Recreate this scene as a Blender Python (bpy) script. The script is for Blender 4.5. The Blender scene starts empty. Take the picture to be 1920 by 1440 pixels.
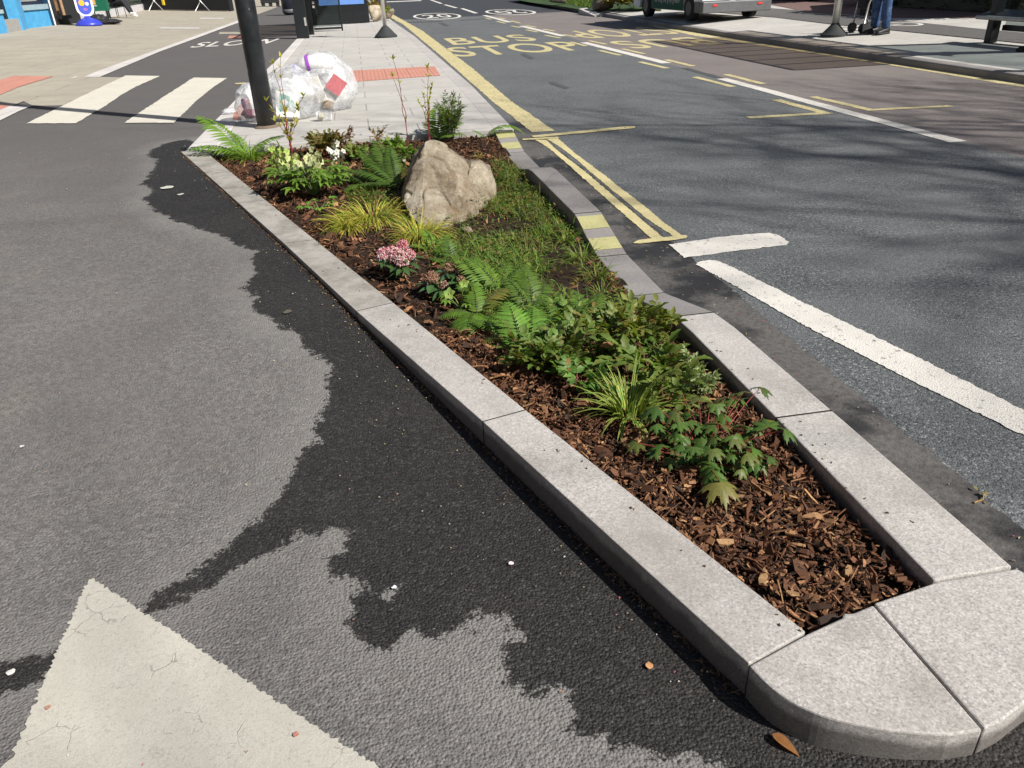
import bpy, bmesh, math, random
import numpy as np
from mathutils import Vector, Matrix, noise

random.seed(7)
RNG = np.random.default_rng(7)
SC = bpy.context.scene
COL = SC.collection
PI = math.pi

# ------------------------------------------------------------------ camera, sky, sun, exposure
CAM_H, CAM_F, CAM_PITCH, CAM_ROLL, CAM_YAW = 1.6, 1442.0, 28.095, -2.36, 9.39


def camera_axes():
    p, r, y = map(math.radians, (CAM_PITCH, CAM_ROLL, CAM_YAW))
    F = np.array([0, math.cos(p), -math.sin(p)])
    U = np.array([0, math.sin(p), math.cos(p)])
    R = np.array([1.0, 0, 0])
    R2 = math.cos(r) * R + math.sin(r) * U
    U2 = -math.sin(r) * R + math.cos(r) * U
    Z = np.array([[math.cos(y), math.sin(y), 0], [-math.sin(y), math.cos(y), 0], [0, 0, 1]])
    return Z @ R2, Z @ U2, Z @ F


AR, AU, AF = camera_axes()
cam_data = bpy.data.cameras.new('camera')
cam = bpy.data.objects.new('camera', cam_data)
COL.objects.link(cam)
cam.matrix_world = Matrix(((AR[0], AU[0], -AF[0], 0), (AR[1], AU[1], -AF[1], 0), (AR[2], AU[2], -AF[2], CAM_H), (0, 0, 0, 1)))
cam_data.sensor_width = 36.0
cam_data.lens = CAM_F / 1920 * 36.0
cam_data.clip_start = 0.02
cam_data.clip_end = 1000
SC.camera = cam

SUN_EL = math.radians(42)
SUN_AZ = math.radians(132)          # clockwise from +Y
sun_dir = Vector((math.sin(SUN_AZ) * math.cos(SUN_EL), math.cos(SUN_AZ) * math.cos(SUN_EL), math.sin(SUN_EL)))
world = bpy.data.worlds.new('World')
SC.world = world
world.use_nodes = True
wn = world.node_tree
sky = wn.nodes.new('ShaderNodeTexSky')
sky.sky_type = 'NISHITA'
sky.sun_disc = False
sky.sun_elevation = SUN_EL
sky.sun_rotation = SUN_AZ
sky.dust_density = 1.6
sky.ozone_density = 0.3
wn.links.new(sky.outputs[0], wn.nodes['Background'].inputs[0])
wn.nodes['Background'].inputs[1].default_value = 0.05
sun_data = bpy.data.lights.new('sun', 'SUN')
sun_data.energy = 4.9
sun_data.angle = math.radians(0.55)
sun_data.color = (1.0, 0.965, 0.905)
sun = bpy.data.objects.new('sun', sun_data)
COL.objects.link(sun)
sun.rotation_euler = sun_dir.to_track_quat('Z', 'Y').to_euler()
SC.view_settings.view_transform = 'Standard'
SC.view_settings.look = 'None'
SC.view_settings.exposure = 0.56
SC.view_settings.gamma = 1.0


# ------------------------------------------------------------------ places: a ray of the camera cut with the ground that is there
def ray(px, py):
    return AF * CAM_F + AR * (px - 960) + AU * (720 - py)


def at(px, py, z=0.0):
    d = ray(px, py)
    t = (z - CAM_H) / d[2]
    return Vector((d[0] * t, d[1] * t, z))


def aty(px, py, Y):
    d = ray(px, py)
    t = Y / d[1]
    return Vector((d[0] * t, Y, CAM_H + d[2] * t))


def sstep(a, b, x):
    t = min(1, max(0, (x - a) / (b - a)))
    return t * t * (3 - 2 * t)


def track_z(y):
    return 0.078 * sstep(2.0, 4.4, y) + 0.029 * sstep(4.4, 9.0, y)


def at_track(px, py):
    z = 0.0
    for _ in range(12):
        p = at(px, py, z)
        z = 0.5 * z + 0.5 * track_z(p.y)
    p = at(px, py, z)
    return Vector((p.x, p.y, track_z(p.y)))


LF_X, LF_S = -5.25, 0.04       # the left footway rises away from the cycle track


def left_z(x):
    return 0.11 + LF_S * max(0, LF_X - x)


def at_left(px, py):
    d = ray(px, py)
    # z = CAM_H + t*dz = .11 + S*(LF_X - t*dx)
    t = (0.11 + LF_S * LF_X - CAM_H) / (d[2] + LF_S * d[0])
    return Vector((d[0] * t, d[1] * t, CAM_H + d[2] * t))


RF_X, RF_S = 8.9, 0.05         # the right footway rises away from the road


def at_right(px, py):
    d = ray(px, py)
    t = (0.11 - RF_S * RF_X - CAM_H) / (d[2] - RF_S * d[0])
    return Vector((d[0] * t, d[1] * t, CAM_H + d[2] * t))


def right_z(x):
    return 0.11 + RF_S * max(0, x - RF_X)


# ------------------------------------------------------------------ mesh collecting
class MB:
    def __init__(s):
        s.v, s.f, s.c, s.m = [], [], [], []

    def add(s, verts, faces, col=(1, 1, 1), mat=0, cols=None):
        o = len(s.v)
        s.v.extend([tuple(p) for p in verts])
        s.c.extend(cols if cols is not None else [col] * len(verts))
        s.f.extend([tuple(i + o for i in f) for f in faces])
        s.m.extend([mat] * len(faces))
        return s

    def box(s, c, size, rz=0.0, col=(1, 1, 1), mat=0, rot=None):
        hx, hy, hz = size[0] / 2, size[1] / 2, size[2] / 2
        M = rot if rot is not None else Matrix.Rotation(rz, 3, 'Z')
        C = Vector(c)
        vs = [C + M @ Vector((x, y, z)) for z in (-hz, hz) for x, y in ((-hx, -hy), (hx, -hy), (hx, hy), (-hx, hy))]
        return s.add(vs, [(3, 2, 1, 0), (4, 5, 6, 7), (0, 1, 5, 4), (1, 2, 6, 5), (2, 3, 7, 6), (3, 0, 4, 7)], col, mat)

    def tube(s, path, radii, n=8, col=(1, 1, 1), mat=0, cap=True, cols=None):
        path = [Vector(p) for p in path]
        if not hasattr(radii, '__len__'):
            radii = [radii] * len(path)
        vs, fs, cc = [], [], []
        ref = Vector((0.3, 0.2, 1)).normalized()
        for i, p in enumerate(path):
            d = (path[min(i + 1, len(path) - 1)] - path[max(i - 1, 0)]).normalized()
            r_ = ref if abs(d.dot(ref)) < 0.95 else Vector((1, 0, 0))
            a = d.cross(r_).normalized()
            b = d.cross(a)
            for k in range(n):
                t = 2 * PI * k / n
                vs.append(p + (a * math.cos(t) + b * math.sin(t)) * radii[i])
                cc.append(cols[i] if cols else col)
        for i in range(len(path) - 1):
            for k in range(n):
                fs.append((i * n + k, i * n + (k + 1) % n, (i + 1) * n + (k + 1) % n, (i + 1) * n + k))
        if cap:
            fs.append(tuple(range(n)))
            fs.append(tuple((len(path) - 1) * n + k for k in reversed(range(n))))
        return s.add(vs, fs, col, mat, cc)

    def lathe(s, prof, c=(0, 0, 0), n=24, col=(1, 1, 1), mat=0):
        C = Vector(c)
        vs = [C + Vector((r * math.cos(2 * PI * k / n), r * math.sin(2 * PI * k / n), z)) for r, z in prof for k in range(n)]
        fs = [(i * n + k, i * n + (k + 1) % n, (i + 1) * n + (k + 1) % n, (i + 1) * n + k) for i in range(len(prof) - 1) for k in range(n)]
        fs.append(tuple(reversed(range(n))))
        fs.append(tuple((len(prof) - 1) * n + k for k in range(n)))
        return s.add(vs, fs, col, mat)

    def prism(s, top, bottom, col=(1, 1, 1), mat=0):
        """top: list of 3-D points counter-clockwise, bottom: the same count below"""
        n = len(top)
        vs = list(top) + list(bottom)
        fs = [tuple(range(n)), tuple(reversed(range(n, 2 * n)))]
        fs += [(k, n + k, n + (k + 1) % n, (k + 1) % n) for k in range(n)]
        return s.add(vs, fs, col, mat)

    def build(s, name, mats, parent=None, smooth=False, bevel=0.0):
        me = bpy.data.meshes.new(name)
        me.from_pydata(s.v, [], s.f)
        if not isinstance(mats, (list, tuple)):
            mats = [mats]
        for m in mats:
            me.materials.append(m)
        if any(s.m):
            me.polygons.foreach_set('material_index', s.m)
        at_ = me.color_attributes.new('Col', 'FLOAT_COLOR', 'POINT')
        arr = np.ones((len(s.v), 4), np.float32)
        arr[:, :3] = np.array(s.c, np.float32).reshape(-1, 3)
        at_.data.foreach_set('color', arr.ravel())
        if smooth:
            me.polygons.foreach_set('use_smooth', [True] * len(me.polygons))
        me.update()
        ob = bpy.data.objects.new(name, me)
        COL.objects.link(ob)
        if parent is not None:
            ob.parent = parent
        if bevel:
            b = ob.modifiers.new('bevel', 'BEVEL')
            b.width = bevel
            b.segments = 2
            b.limit_method = 'ANGLE'
            b.angle_limit = math.radians(40)
        return ob


def tag(o, label=None, cat=None, group=None, kind=None):
    if label: o['label'] = label
    if cat: o['category'] = cat
    if group: o['group'] = group
    if kind: o['kind'] = kind
    return o


def empty(name, label, cat, group=None, loc=(0, 0, 0)):
    o = bpy.data.objects.new(name, None)
    COL.objects.link(o)
    o.location = loc
    return tag(o, label, cat, group)


# ------------------------------------------------------------------ materials
class NT:
    def __init__(s, name, rough=0.8, spec=0.3):
        s.mat = bpy.data.materials.new(name)
        s.mat.use_nodes = True
        s.t = s.mat.node_tree
        s.b = s.t.nodes['Principled BSDF']
        s.out = s.t.nodes['Material Output']
        s.b.inputs['Roughness'].default_value = rough
        s.b.inputs['Specular IOR Level'].default_value = spec
        s.tc = s.t.nodes.new('ShaderNodeTexCoord').outputs['Object']

    def n(s, kind, **kw):
        nd = s.t.nodes.new(kind)
        for k, v in kw.items():
            setattr(nd, k, v)
        return nd

    def link(s, a, b):
        s.t.links.new(a, b)

    def put(s, sock, v):
        if hasattr(v, 'links') or isinstance(v, bpy.types.NodeSocket):
            s.link(v, sock)
        else:
            sock.default_value = v if not isinstance(v, tuple) or len(v) != 3 or sock.type != 'RGBA' else (*v, 1)

    def noise(s, scale, detail=4, rough=0.55, vec=None, dist=0.0, out='Fac'):
        nd = s.n('ShaderNodeTexNoise')
        nd.inputs['Scale'].default_value = scale
        nd.inputs['Detail'].default_value = detail
        nd.inputs['Roughness'].default_value = rough
        nd.inputs['Distortion'].default_value = dist
        s.link(vec or s.tc, nd.inputs['Vector'])
        return nd.outputs[out]

    def voro(s, scale, feature='F1', vec=None, out='Distance', rand=1.0):
        nd = s.n('ShaderNodeTexVoronoi', feature=feature)
        nd.inputs['Scale'].default_value = scale
        nd.inputs['Randomness'].default_value = rand
        s.link(vec or s.tc, nd.inputs['Vector'])
        return nd.outputs[out]

    def ramp(s, fac, stops, interp='LINEAR'):
        nd = s.n('ShaderNodeValToRGB')
        cr = nd.color_ramp
        cr.interpolation = interp
        while len(cr.elements) < len(stops):
            cr.elements.new(0.5)
        for e, (p, c) in zip(cr.elements, stops):
            e.position = p
            e.color = (*c, 1) if hasattr(c, '__len__') else (c, c, c, 1)
        s.link(fac, nd.inputs[0])
        return nd.outputs[0]

    def mix(s, fac, a, b, mode='MIX'):
        nd = s.n('ShaderNodeMix', data_type='RGBA', blend_type=mode)
        s.put(nd.inputs[0], fac)
        s.put(nd.inputs[6], a)
        s.put(nd.inputs[7], b)
        return nd.outputs[2]

    def math(s, op, a, b=0.0, c=None):
        nd = s.n('ShaderNodeMath', operation=op)
        s.put(nd.inputs[0], a)
        s.put(nd.inputs[1], b)
        if c is not None:
            s.put(nd.inputs[2], c)
        return nd.outputs[0]

    def sep(s):
        nd = s.n('ShaderNodeSeparateXYZ')
        s.link(s.tc, nd.inputs[0])
        return nd.outputs

    def attr(s, name, out='Color'):
        nd = s.n('ShaderNodeAttribute', attribute_name=name)
        return nd.outputs[out]

    def bump(s, h, strength=0.5, dist=0.01, prev=None):
        nd = s.n('ShaderNodeBump')
        nd.inputs['Strength'].default_value = strength
        nd.inputs['Distance'].default_value = dist
        s.link(h, nd.inputs['Height'])
        if prev is not None:
            s.link(prev, nd.inputs['Normal'])
        return nd.outputs[0]

    def set(s, **kw):
        names = {'col': 'Base Color', 'rough': 'Roughness', 'normal': 'Normal', 'metal': 'Metallic', 'alpha': 'Alpha', 'spec': 'Specular IOR Level'}
        for k, v in kw.items():
            s.put(s.b.inputs[names[k]], v)
        return s


def plain(name, col, rough=0.6, metal=0.0, var=0.12, scale=9.0, spec=0.4, bump=0.0):
    m = NT(name, rough, spec)
    nz = m.noise(scale, 5)
    lo = tuple(c * (1 - var) for c in col)
    hi = tuple(min(1, c * (1 + var)) for c in col)
    m.set(col=m.ramp(nz, [(0.3, lo), (0.7, hi)]), metal=metal)
    if bump:
        m.set(normal=m.bump(m.noise(scale * 6, 4), bump, 0.004))
    return m.mat


def m_cycle_track():
    m = NT('track_asphalt', 0.88, 0.25)
    X, Y, Z = m.sep()
    big = m.noise(0.9, 4)
    grain = m.noise(170, 4, 0.75)
    stone = m.voro(120, 'F1')
    sc_ = m.n('ShaderNodeSeparateColor')
    m.link(m.voro(120, 'F1', out='Color'), sc_.inputs[0])
    cell = sc_.outputs[0]
    mott = m.noise(32, 7, 0.8)
    dry = m.mix(m.ramp(big, [(0.3, 0), (0.7, 1)]), (0.150, 0.145, 0.143), (0.192, 0.184, 0.178))
    dry = m.mix(m.ramp(grain, [(0.34, 0.9), (0.50, 0)]), dry, (0.050, 0.046, 0.045))
    dry = m.mix(m.ramp(m.noise(210, 2, 0.6), [(0.60, 0), (0.74, 0.75)]), dry, (0.26, 0.24, 0.205))
    dry = m.mix(m.ramp(cell, [(0.0, 0.62), (0.45, 0.0)]), dry, (0.072, 0.066, 0.062))
    dry = m.mix(m.ramp(cell, [(0.72, 0.0), (1.0, 0.55)]), dry, (0.27, 0.255, 0.235))
    dry = m.mix(m.ramp(mott, [(0.36, 0.55), (0.52, 0.0)]), dry, (0.085, 0.079, 0.075))
    dry = m.mix(m.ramp(mott, [(0.52, 0.0), (0.68, 0.5)]), dry, (0.235, 0.222, 0.205))
    # dried mud smears
    mud = m.math('MULTIPLY', m.ramp(m.noise(2.6, 5, 0.65), [(0.54, 0), (0.70, 0.5)]), m.ramp(m.noise(30, 4), [(0.45, 0), (0.6, 1)]))
    dry = m.mix(mud, dry, (0.24, 0.215, 0.165))
    far = m.ramp(m.math('DIVIDE', Y, 20.0), [(0.25, 0), (0.6, 1)])
    dry = m.mix(far, dry, m.mix(m.noise(3, 4), (0.098, 0.093, 0.091), (0.125, 0.118, 0.115)))
    wetc = m.mix(m.ramp(grain, [(0.32, 0), (0.62, 1)]), (0.0095, 0.0088, 0.0086), (0.038, 0.0355, 0.034))
    wetc = m.mix(m.ramp(m.noise(230, 2), [(0.60, 0), (0.72, 0.9)]), wetc, (0.135, 0.13, 0.125))
    wetc = m.mix(m.ramp(m.noise(1.7, 4), [(0.4, 0), (0.7, 0.5)]), wetc, (0.040, 0.036, 0.033))
    w0 = m.math('ADD', m.attr('wet', 'Fac'), m.math('MULTIPLY', m.math('SUBTRACT', m.noise(2.2, 5, 0.7), 0.5), 0.5))
    tide = m.ramp(m.math('ADD', w0, 0.3), [(0.05, 0.0), (0.3, 0.42)])
    dry = m.mix(tide, dry, (0.25, 0.238, 0.222))
    blot = m.ramp(m.noise(0.55, 4, 0.6, dist=0.5), [(0.40, 0.35), (0.55, 0.0)])
    dry = m.mix(blot, dry, (0.105, 0.098, 0.098))
    wetc = m.mix(m.ramp(cell, [(0.0, 0.7), (0.4, 0.0)]), wetc, (0.012, 0.011, 0.011))
    wetc = m.mix(m.ramp(cell, [(0.82, 0.0), (1.0, 0.6)]), wetc, (0.085, 0.080, 0.076))
    w = m.attr('wet', 'Fac')
    edge = m.math('ADD', w, m.math('MULTIPLY', m.math('SUBTRACT', m.noise(17, 7, 0.78), 0.5), 0.20))
    edge = m.math('ADD', edge, m.math('MULTIPLY', m.math('SUBTRACT', m.noise(5.5, 4, 0.65), 0.5), 0.17))
    edge = m.math('ADD', edge, m.math('MULTIPLY', m.math('SUBTRACT', stone, 0.4), 0.03))
    wet = m.ramp(m.math('ADD', m.math('MULTIPLY', edge, 22.0), 0.5), [(0.34, 0), (0.48, 0.8), (0.72, 1)])
    m.set(col=m.mix(wet, dry, wetc))
    m.set(rough=m.math('SUBTRACT', 0.9, m.math('MULTIPLY', wet, 0.30)))
    h = m.math('ADD', m.math('MULTIPLY', stone, -1.1), m.math('MULTIPLY', grain, 0.5))
    m.set(normal=m.bump(h, 0.8, 0.006), spec=m.math('SUBTRACT', 0.25, m.math('MULTIPLY', wet, 0.08)))
    return m.mat


def m_road():
    m = NT('road_asphalt', 0.85, 0.3)
    X, Y, Z = m.sep()
    chip = m.voro(120, 'F1')
    chipc = m.voro(120, 'F1', out='Color')
    g = m.noise(60, 4, 0.7)
    big = m.noise(0.55, 4)
    sepc = m.n('ShaderNodeSeparateColor')
    m.link(chipc, sepc.inputs[0])
    rnd = sepc.outputs[0]
    blue = m.mix(m.ramp(big, [(0.3, 0), (0.7, 1)]), (0.108, 0.116, 0.122), (0.150, 0.159, 0.164))
    blue = m.mix(m.ramp(g, [(0.35, 1), (0.55, 0)]), blue, (0.034, 0.037, 0.040))
    blue = m.mix(m.ramp(rnd, [(0.90, 0), (0.95, 1)]), blue, (0.26, 0.26, 0.25))
    brown = m.mix(m.ramp(m.noise(0.8, 5), [(0.3, 0), (0.7, 1)]), (0.185, 0.163, 0.154), (0.24, 0.21, 0.199))
    brown = m.mix(m.ramp(g, [(0.35, 0.7), (0.55, 0)]), brown, (0.075, 0.066, 0.066))
    lane = m.ramp(m.math('ADD', m.math('MULTIPLY', X, 0.1), m.math('MULTIPLY', m.math('SUBTRACT', m.noise(3.0, 3), 0.5), 0.008)), [(0.558, 0), (0.566, 1)])
    c = m.mix(lane, blue, brown)
    tyre = m.ramp(m.noise(1.4, 3), [(0.4, 0), (0.65, 0.55)])
    c = m.mix(tyre, c, m.mix(lane, (0.128, 0.134, 0.137), (0.185, 0.165, 0.156)))
    # tarred older surface beyond the crossing line
    far = m.ramp(m.math('DIVIDE', Y, 100.0), [(0.365, 0), (0.372, 1)])
    c = m.mix(far, c, (0.043, 0.046, 0.053))
    # smooth gutter band along the planter kerb, damp in places
    gx = m.math('ADD', X, m.math('MULTIPLY', m.math('SUBTRACT', m.noise(5, 6, 0.7), 0.5), 0.12))
    gut = m.ramp(m.math('MULTIPLY', gx, 0.1), [(0.1845, 1), (0.1855, 0)], 'CONSTANT')
    near = m.ramp(m.math('DIVIDE', Y, 20.0), [(0.47, 1), (0.5, 0)])
    gut = m.math('MULTIPLY', gut, near)
    damp = m.ramp(m.noise(1.2, 6, 0.65), [(0.46, 0), (0.56, 1)])
    gcol = m.mix(damp, (0.115, 0.108, 0.102), (0.030, 0.029, 0.029))
    gcol = m.mix(m.ramp(m.noise(40, 3), [(0.3, 0.5), (0.6, 0)]), gcol, (0.022, 0.021, 0.021))
    c = m.mix(gut, c, gcol)
    m.set(col=c)
    m.set(rough=m.math('SUBTRACT', 0.86, m.math('MULTIPLY', m.math('MULTIPLY', gut, damp), 0.3)))
    rough_h = m.math('MULTIPLY', m.math('ADD', m.math('MULTIPLY', chip, -0.7), g), m.math('SUBTRACT', 1.0, m.math('MULTIPLY', gut, 0.7)))
    h2 = m.math('SUBTRACT', rough_h, m.math('MULTIPLY', gut, 1.6))
    m.set(normal=m.bump(h2, 0.75, 0.008))
    return m.mat


def m_granite(name, a=(0.42, 0.395, 0.372), stain=0.6, scale=1.0, wet=0.72):  # wet: how strongly damp and painted shade darken the lower faces
    m = NT(name, 0.75, 0.35)
    v = m.voro(185 * scale, 'F1', out='Color')
    sc = m.n('ShaderNodeSeparateColor')
    m.link(v, sc.inputs[0])
    c = m.ramp(sc.outputs[0], [(0.0, tuple(x * 0.55 for x in a)), (0.22, tuple(x * 0.86 for x in a)), (0.6, a), (0.86, tuple(min(0.8, x * 1.35) for x in a))], 'CONSTANT')
    c = m.mix(0.5, c, m.ramp(m.noise(150 * scale, 3, 0.7), [(0.35, tuple(x * 0.5 for x in a)), (0.62, tuple(x * 1.3 for x in a))]))
    st = m.ramp(m.noise(3.2, 6, 0.7), [(0.46, 0), (0.7, stain)])
    c = m.mix(st, c, (0.17, 0.155, 0.135))
    c = m.mix(m.ramp(m.noise(1.1, 3), [(0.35, 0.0), (0.65, 0.28)]), c, (0.50, 0.475, 0.45))
    c = m.mix(m.ramp(m.noise(1.9, 6, 0.72, dist=0.5), [(0.50, 0), (0.72, 0.55)]), c, (0.26, 0.235, 0.21))
    c = m.mix(m.ramp(m.noise(70, 4, 0.7), [(0.63, 0), (0.72, 0.7)]), c, (0.12, 0.105, 0.09))
    X, Y, Z = m.sep()
    damp_shade = m.ramp(m.math('ADD', Z, m.math('MULTIPLY', m.math('SUBTRACT', m.noise(9, 6, 0.75), 0.5), 0.07)), [(0.062, wet), (0.086, 0.0)])  # ragged low band: damp stain plus face shade put into the colour
    c = m.mix(damp_shade, c, (0.050, 0.043, 0.036))
    m.set(col=c, normal=m.bump(m.noise(260, 4, 0.7), 0.45, 0.002))
    return m.mat


def m_granite_aged():
    m = NT('kerb_granite_aged', 0.8, 0.3)
    X, Y, Z = m.sep()
    a = (0.345, 0.325, 0.295)
    c = m.ramp(m.noise(190, 4, 0.75), [(0.33, tuple(x * 0.6 for x in a)), (0.64, tuple(x * 1.3 for x in a))])
    st = m.ramp(m.noise(5.0, 6, 0.72), [(0.42, 0), (0.66, 0.75)])
    c = m.mix(st, c, (0.15, 0.137, 0.112))
    damp_shade = m.ramp(m.math('ADD', Z, m.math('MULTIPLY', m.math('SUBTRACT', m.noise(9, 6, 0.75), 0.5), 0.07)), [(0.062, 0.72), (0.086, 0.0)])  # lower faces darkened by damp and by painted shade together
    c = m.mix(damp_shade, c, (0.050, 0.043, 0.036))
    m.set(col=c, normal=m.bump(m.noise(200, 4, 0.7), 0.4, 0.002))
    return m.mat


def m_paving(name, a, b, w=0.9, h=0.6, gap=0.006, rot=0.0):
    m = NT(name, 0.85, 0.25)
    mp = m.n('ShaderNodeMapping')
    mp.inputs['Rotation'].default_value = (0, 0, rot)
    m.link(m.tc, mp.inputs[0])
    br = m.n('ShaderNodeTexBrick', offset=0.42)
    for i, v in (('Scale', 1.0), ('Mortar Size', gap), ('Mortar Smooth', 0.1), ('Brick Width', w), ('Row Height', h), ('Bias', -0.2)):
        br.inputs[i].default_value = v
    br.inputs['Color1'].default_value = (*a, 1)
    br.inputs['Color2'].default_value = (*b, 1)
    br.inputs['Mortar'].default_value = (*(x * 0.38 for x in a), 1)
    m.link(mp.outputs[0], br.inputs['Vector'])
    c = m.mix(m.ramp(m.noise(7, 6, 0.7), [(0.35, 0.35), (0.65, 0)]), br.outputs['Color'], tuple(x * 0.72 for x in a))
    c = m.mix(m.ramp(m.noise(75, 4, 0.7), [(0.3, 0.3), (0.6, 0)]), c, tuple(x * 0.6 for x in a))
    c = m.mix(m.ramp(m.noise(1.3, 3), [(0.4, 0), (0.7, 0.25)]), c, tuple(min(0.8, x * 1.25) for x in b))
    gum = m.math('MULTIPLY', m.ramp(m.voro(3.1, 'F1'), [(0.055, 0.75), (0.075, 0)]), 1.0)
    c = m.mix(gum, c, tuple(x * 0.45 for x in a))
    c = m.mix(m.ramp(m.noise(0.6, 5, 0.7), [(0.45, 0), (0.7, 0.4)]), c, tuple(x * 0.7 for x in a))
    m.set(col=c, normal=m.bump(m.math('SUBTRACT', m.math('MULTIPLY', m.noise(60, 4), 0.15), br.outputs['Fac']), 0.4, 0.004))
    return m.mat


def m_tactile():
    m = NT('tactile_paving', 0.8, 0.25)
    br = m.n('ShaderNodeTexBrick', offset=0.0)
    for i, v in (('Scale', 1.0), ('Mortar Size', 0.006), ('Brick Width', 0.4), ('Row Height', 0.4)):
        br.inputs[i].default_value = v
    br.inputs['Color1'].default_value = (0.52, 0.235, 0.175, 1)
    br.inputs['Color2'].default_value = (0.46, 0.20, 0.15, 1)
    br.inputs['Mortar'].default_value = (0.22, 0.12, 0.10, 1)
    m.link(m.tc, br.inputs['Vector'])
    wv = m.n('ShaderNodeTexWave', wave_type='BANDS', bands_direction='X')
    wv.inputs['Scale'].default_value = 4.7
    m.link(m.tc, wv.inputs['Vector'])
    c = m.mix(m.ramp(wv.outputs['Fac'], [(0.1, 0.35), (0.4, 0)]), br.outputs['Color'], (0.33, 0.15, 0.115))
    m.set(col=m.mix(m.ramp(m.noise(14, 4), [(0.4, 0), (0.7, 0.3)]), c, (0.50, 0.33, 0.27)), normal=m.bump(wv.outputs['Fac'], 0.4, 0.005))
    return m.mat


def m_paint(name, col, wear=0.5, dirt=0.3, edge=0.56):
    m = NT(name, 0.7, 0.3)
    nz = m.noise(24, 6, 0.75)
    fine = m.voro(120, 'F1')
    c = m.mix(m.ramp(m.noise(3, 6, 0.7), [(0.4, 0), (0.75, dirt)]), tuple(col), tuple(x * 0.55 for x in col))
    c = m.mix(m.ramp(m.noise(140, 3), [(0.28, 0.5), (0.48, 0)]), c, tuple(x * 0.55 for x in col))
    hole = m.ramp(m.math('ADD', nz, m.math('MULTIPLY', m.noise(110, 4, 0.8), 0.35)), [(edge + 0.22, 0), (edge + 0.26, wear)])
    c = m.mix(hole, c, (0.075, 0.076, 0.076))
    m.set(col=c, normal=m.bump(m.math('ADD', m.noise(140, 3), m.math('MULTIPLY', fine, -0.5)), 0.6, 0.005))
    return m.mat


def m_triangle():
    m = NT('thermoplastic_white', 0.75, 0.3)
    base = m.mix(m.ramp(m.noise(2.2, 5), [(0.35, 0), (0.7, 1)]), (0.44, 0.42, 0.365), (0.52, 0.495, 0.435))
    vec = m.n('ShaderNodeMix', data_type='VECTOR')
    vec.inputs[0].default_value = 0.06
    m.link(m.tc, vec.inputs[4])
    m.link(m.noise(9, 5, 0.6, out='Color'), vec.inputs[5])
    crack = m.voro(15, 'DISTANCE_TO_EDGE', vec=vec.outputs[1])
    crack = m.ramp(crack, [(0.0, 1), (0.012, 0.5), (0.026, 0)])
    where = m.ramp(m.noise(4.5, 5, 0.65), [(0.56, 0), (0.62, 1)])
    crack = m.math('MULTIPLY', crack, where)
    pit = m.ramp(m.noise(95, 5, 0.8), [(0.30, 0.75), (0.47, 0)])
    c = m.mix(pit, base, (0.24, 0.23, 0.20))
    c = m.mix(m.ramp(m.noise(260, 3, 0.7), [(0.3, 0.55), (0.5, 0)]), c, (0.27, 0.255, 0.215))
    wearn = m.ramp(m.math('ADD', m.noise(13, 7, 0.8), m.math('MULTIPLY', m.noise(150, 3), 0.25)), [(0.76, 0), (0.84, 0.8)])
    c = m.mix(wearn, c, (0.13, 0.122, 0.112))
    c = m.mix(m.ramp(m.noise(7, 5, 0.7), [(0.45, 0), (0.72, 0.5)]), c, (0.42, 0.40, 0.34))
    ridge = m.ramp(m.noise(38, 5, 0.75, dist=1.2), [(0.46, 0), (0.50, 0.35), (0.54, 0)])
    c = m.mix(ridge, c, (0.30, 0.285, 0.25))
    c = m.mix(m.math('MULTIPLY', crack, 0.6), c, (0.17, 0.16, 0.145))
    m.set(col=c, normal=m.bump(m.math('SUBTRACT', m.noise(190, 4, 0.7), m.math('MULTIPLY', crack, 1.2)), 0.45, 0.004))
    return m.mat


def m_soil():
    m = NT('bed_soil', 0.95, 0.1)
    c = m.ramp(m.noise(28, 6, 0.75), [(0.3, (0.016, 0.011, 0.008)), (0.6, (0.048, 0.032, 0.023)), (0.8, (0.095, 0.066, 0.045))])
    m.set(col=c, normal=m.bump(m.noise(70, 6, 0.75), 0.9, 0.02))
    return m.mat


def m_chips():
    m = NT('bark_chip', 0.75, 0.25)
    mp = m.n('ShaderNodeMapping')
    m.link(m.tc, mp.inputs[0])
    c = m.mix(m.ramp(m.noise(260, 4, 0.7), [(0.35, 0.55), (0.6, 0)]), m.attr('Col'), (0.02, 0.012, 0.008))
    m.set(col=c, normal=m.bump(m.noise(300, 3), 0.5, 0.002))
    return m.mat


def m_leaf(name, trans=0.35, rough=0.5, spec=0.36, gain=1.0):
    m = NT(name, rough, spec)
    c = m.mix(1.0, m.attr('Col'), (1.75 * gain, 1.5 * gain, 1.05 * gain), 'MULTIPLY')
    c = m.mix(m.ramp(m.noise(70, 4, 0.65), [(0.35, 0.28), (0.65, 0.0)]), c, (0.02, 0.045, 0.012))
    m.set(col=c, normal=m.bump(m.noise(120, 3), 0.25, 0.002))
    tr = m.n('ShaderNodeBsdfTranslucent')
    hs = m.mix(1.0, c, (1.25, 1.30, 0.55), 'MULTIPLY')
    m.link(hs, tr.inputs[0])
    ms = m.n('ShaderNodeMixShader')
    ms.inputs[0].default_value = trans
    m.link(m.b.outputs[0], ms.inputs[1])
    m.link(tr.outputs[0], ms.inputs[2])
    m.link(ms.outputs[0], m.out.inputs[0])
    return m.mat


def m_vcol(name, rough=0.6, spec=0.4, bump=0.0, bs=40):
    m = NT(name, rough, spec)
    c = m.mix(m.ramp(m.noise(25, 4), [(0.35, 0.22), (0.65, 0)]), m.attr('Col'), (0.02, 0.02, 0.02))
    m.set(col=c)
    if bump:
        m.set(normal=m.bump(m.noise(bs, 4), bump, 0.004))
    return m.mat


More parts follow.
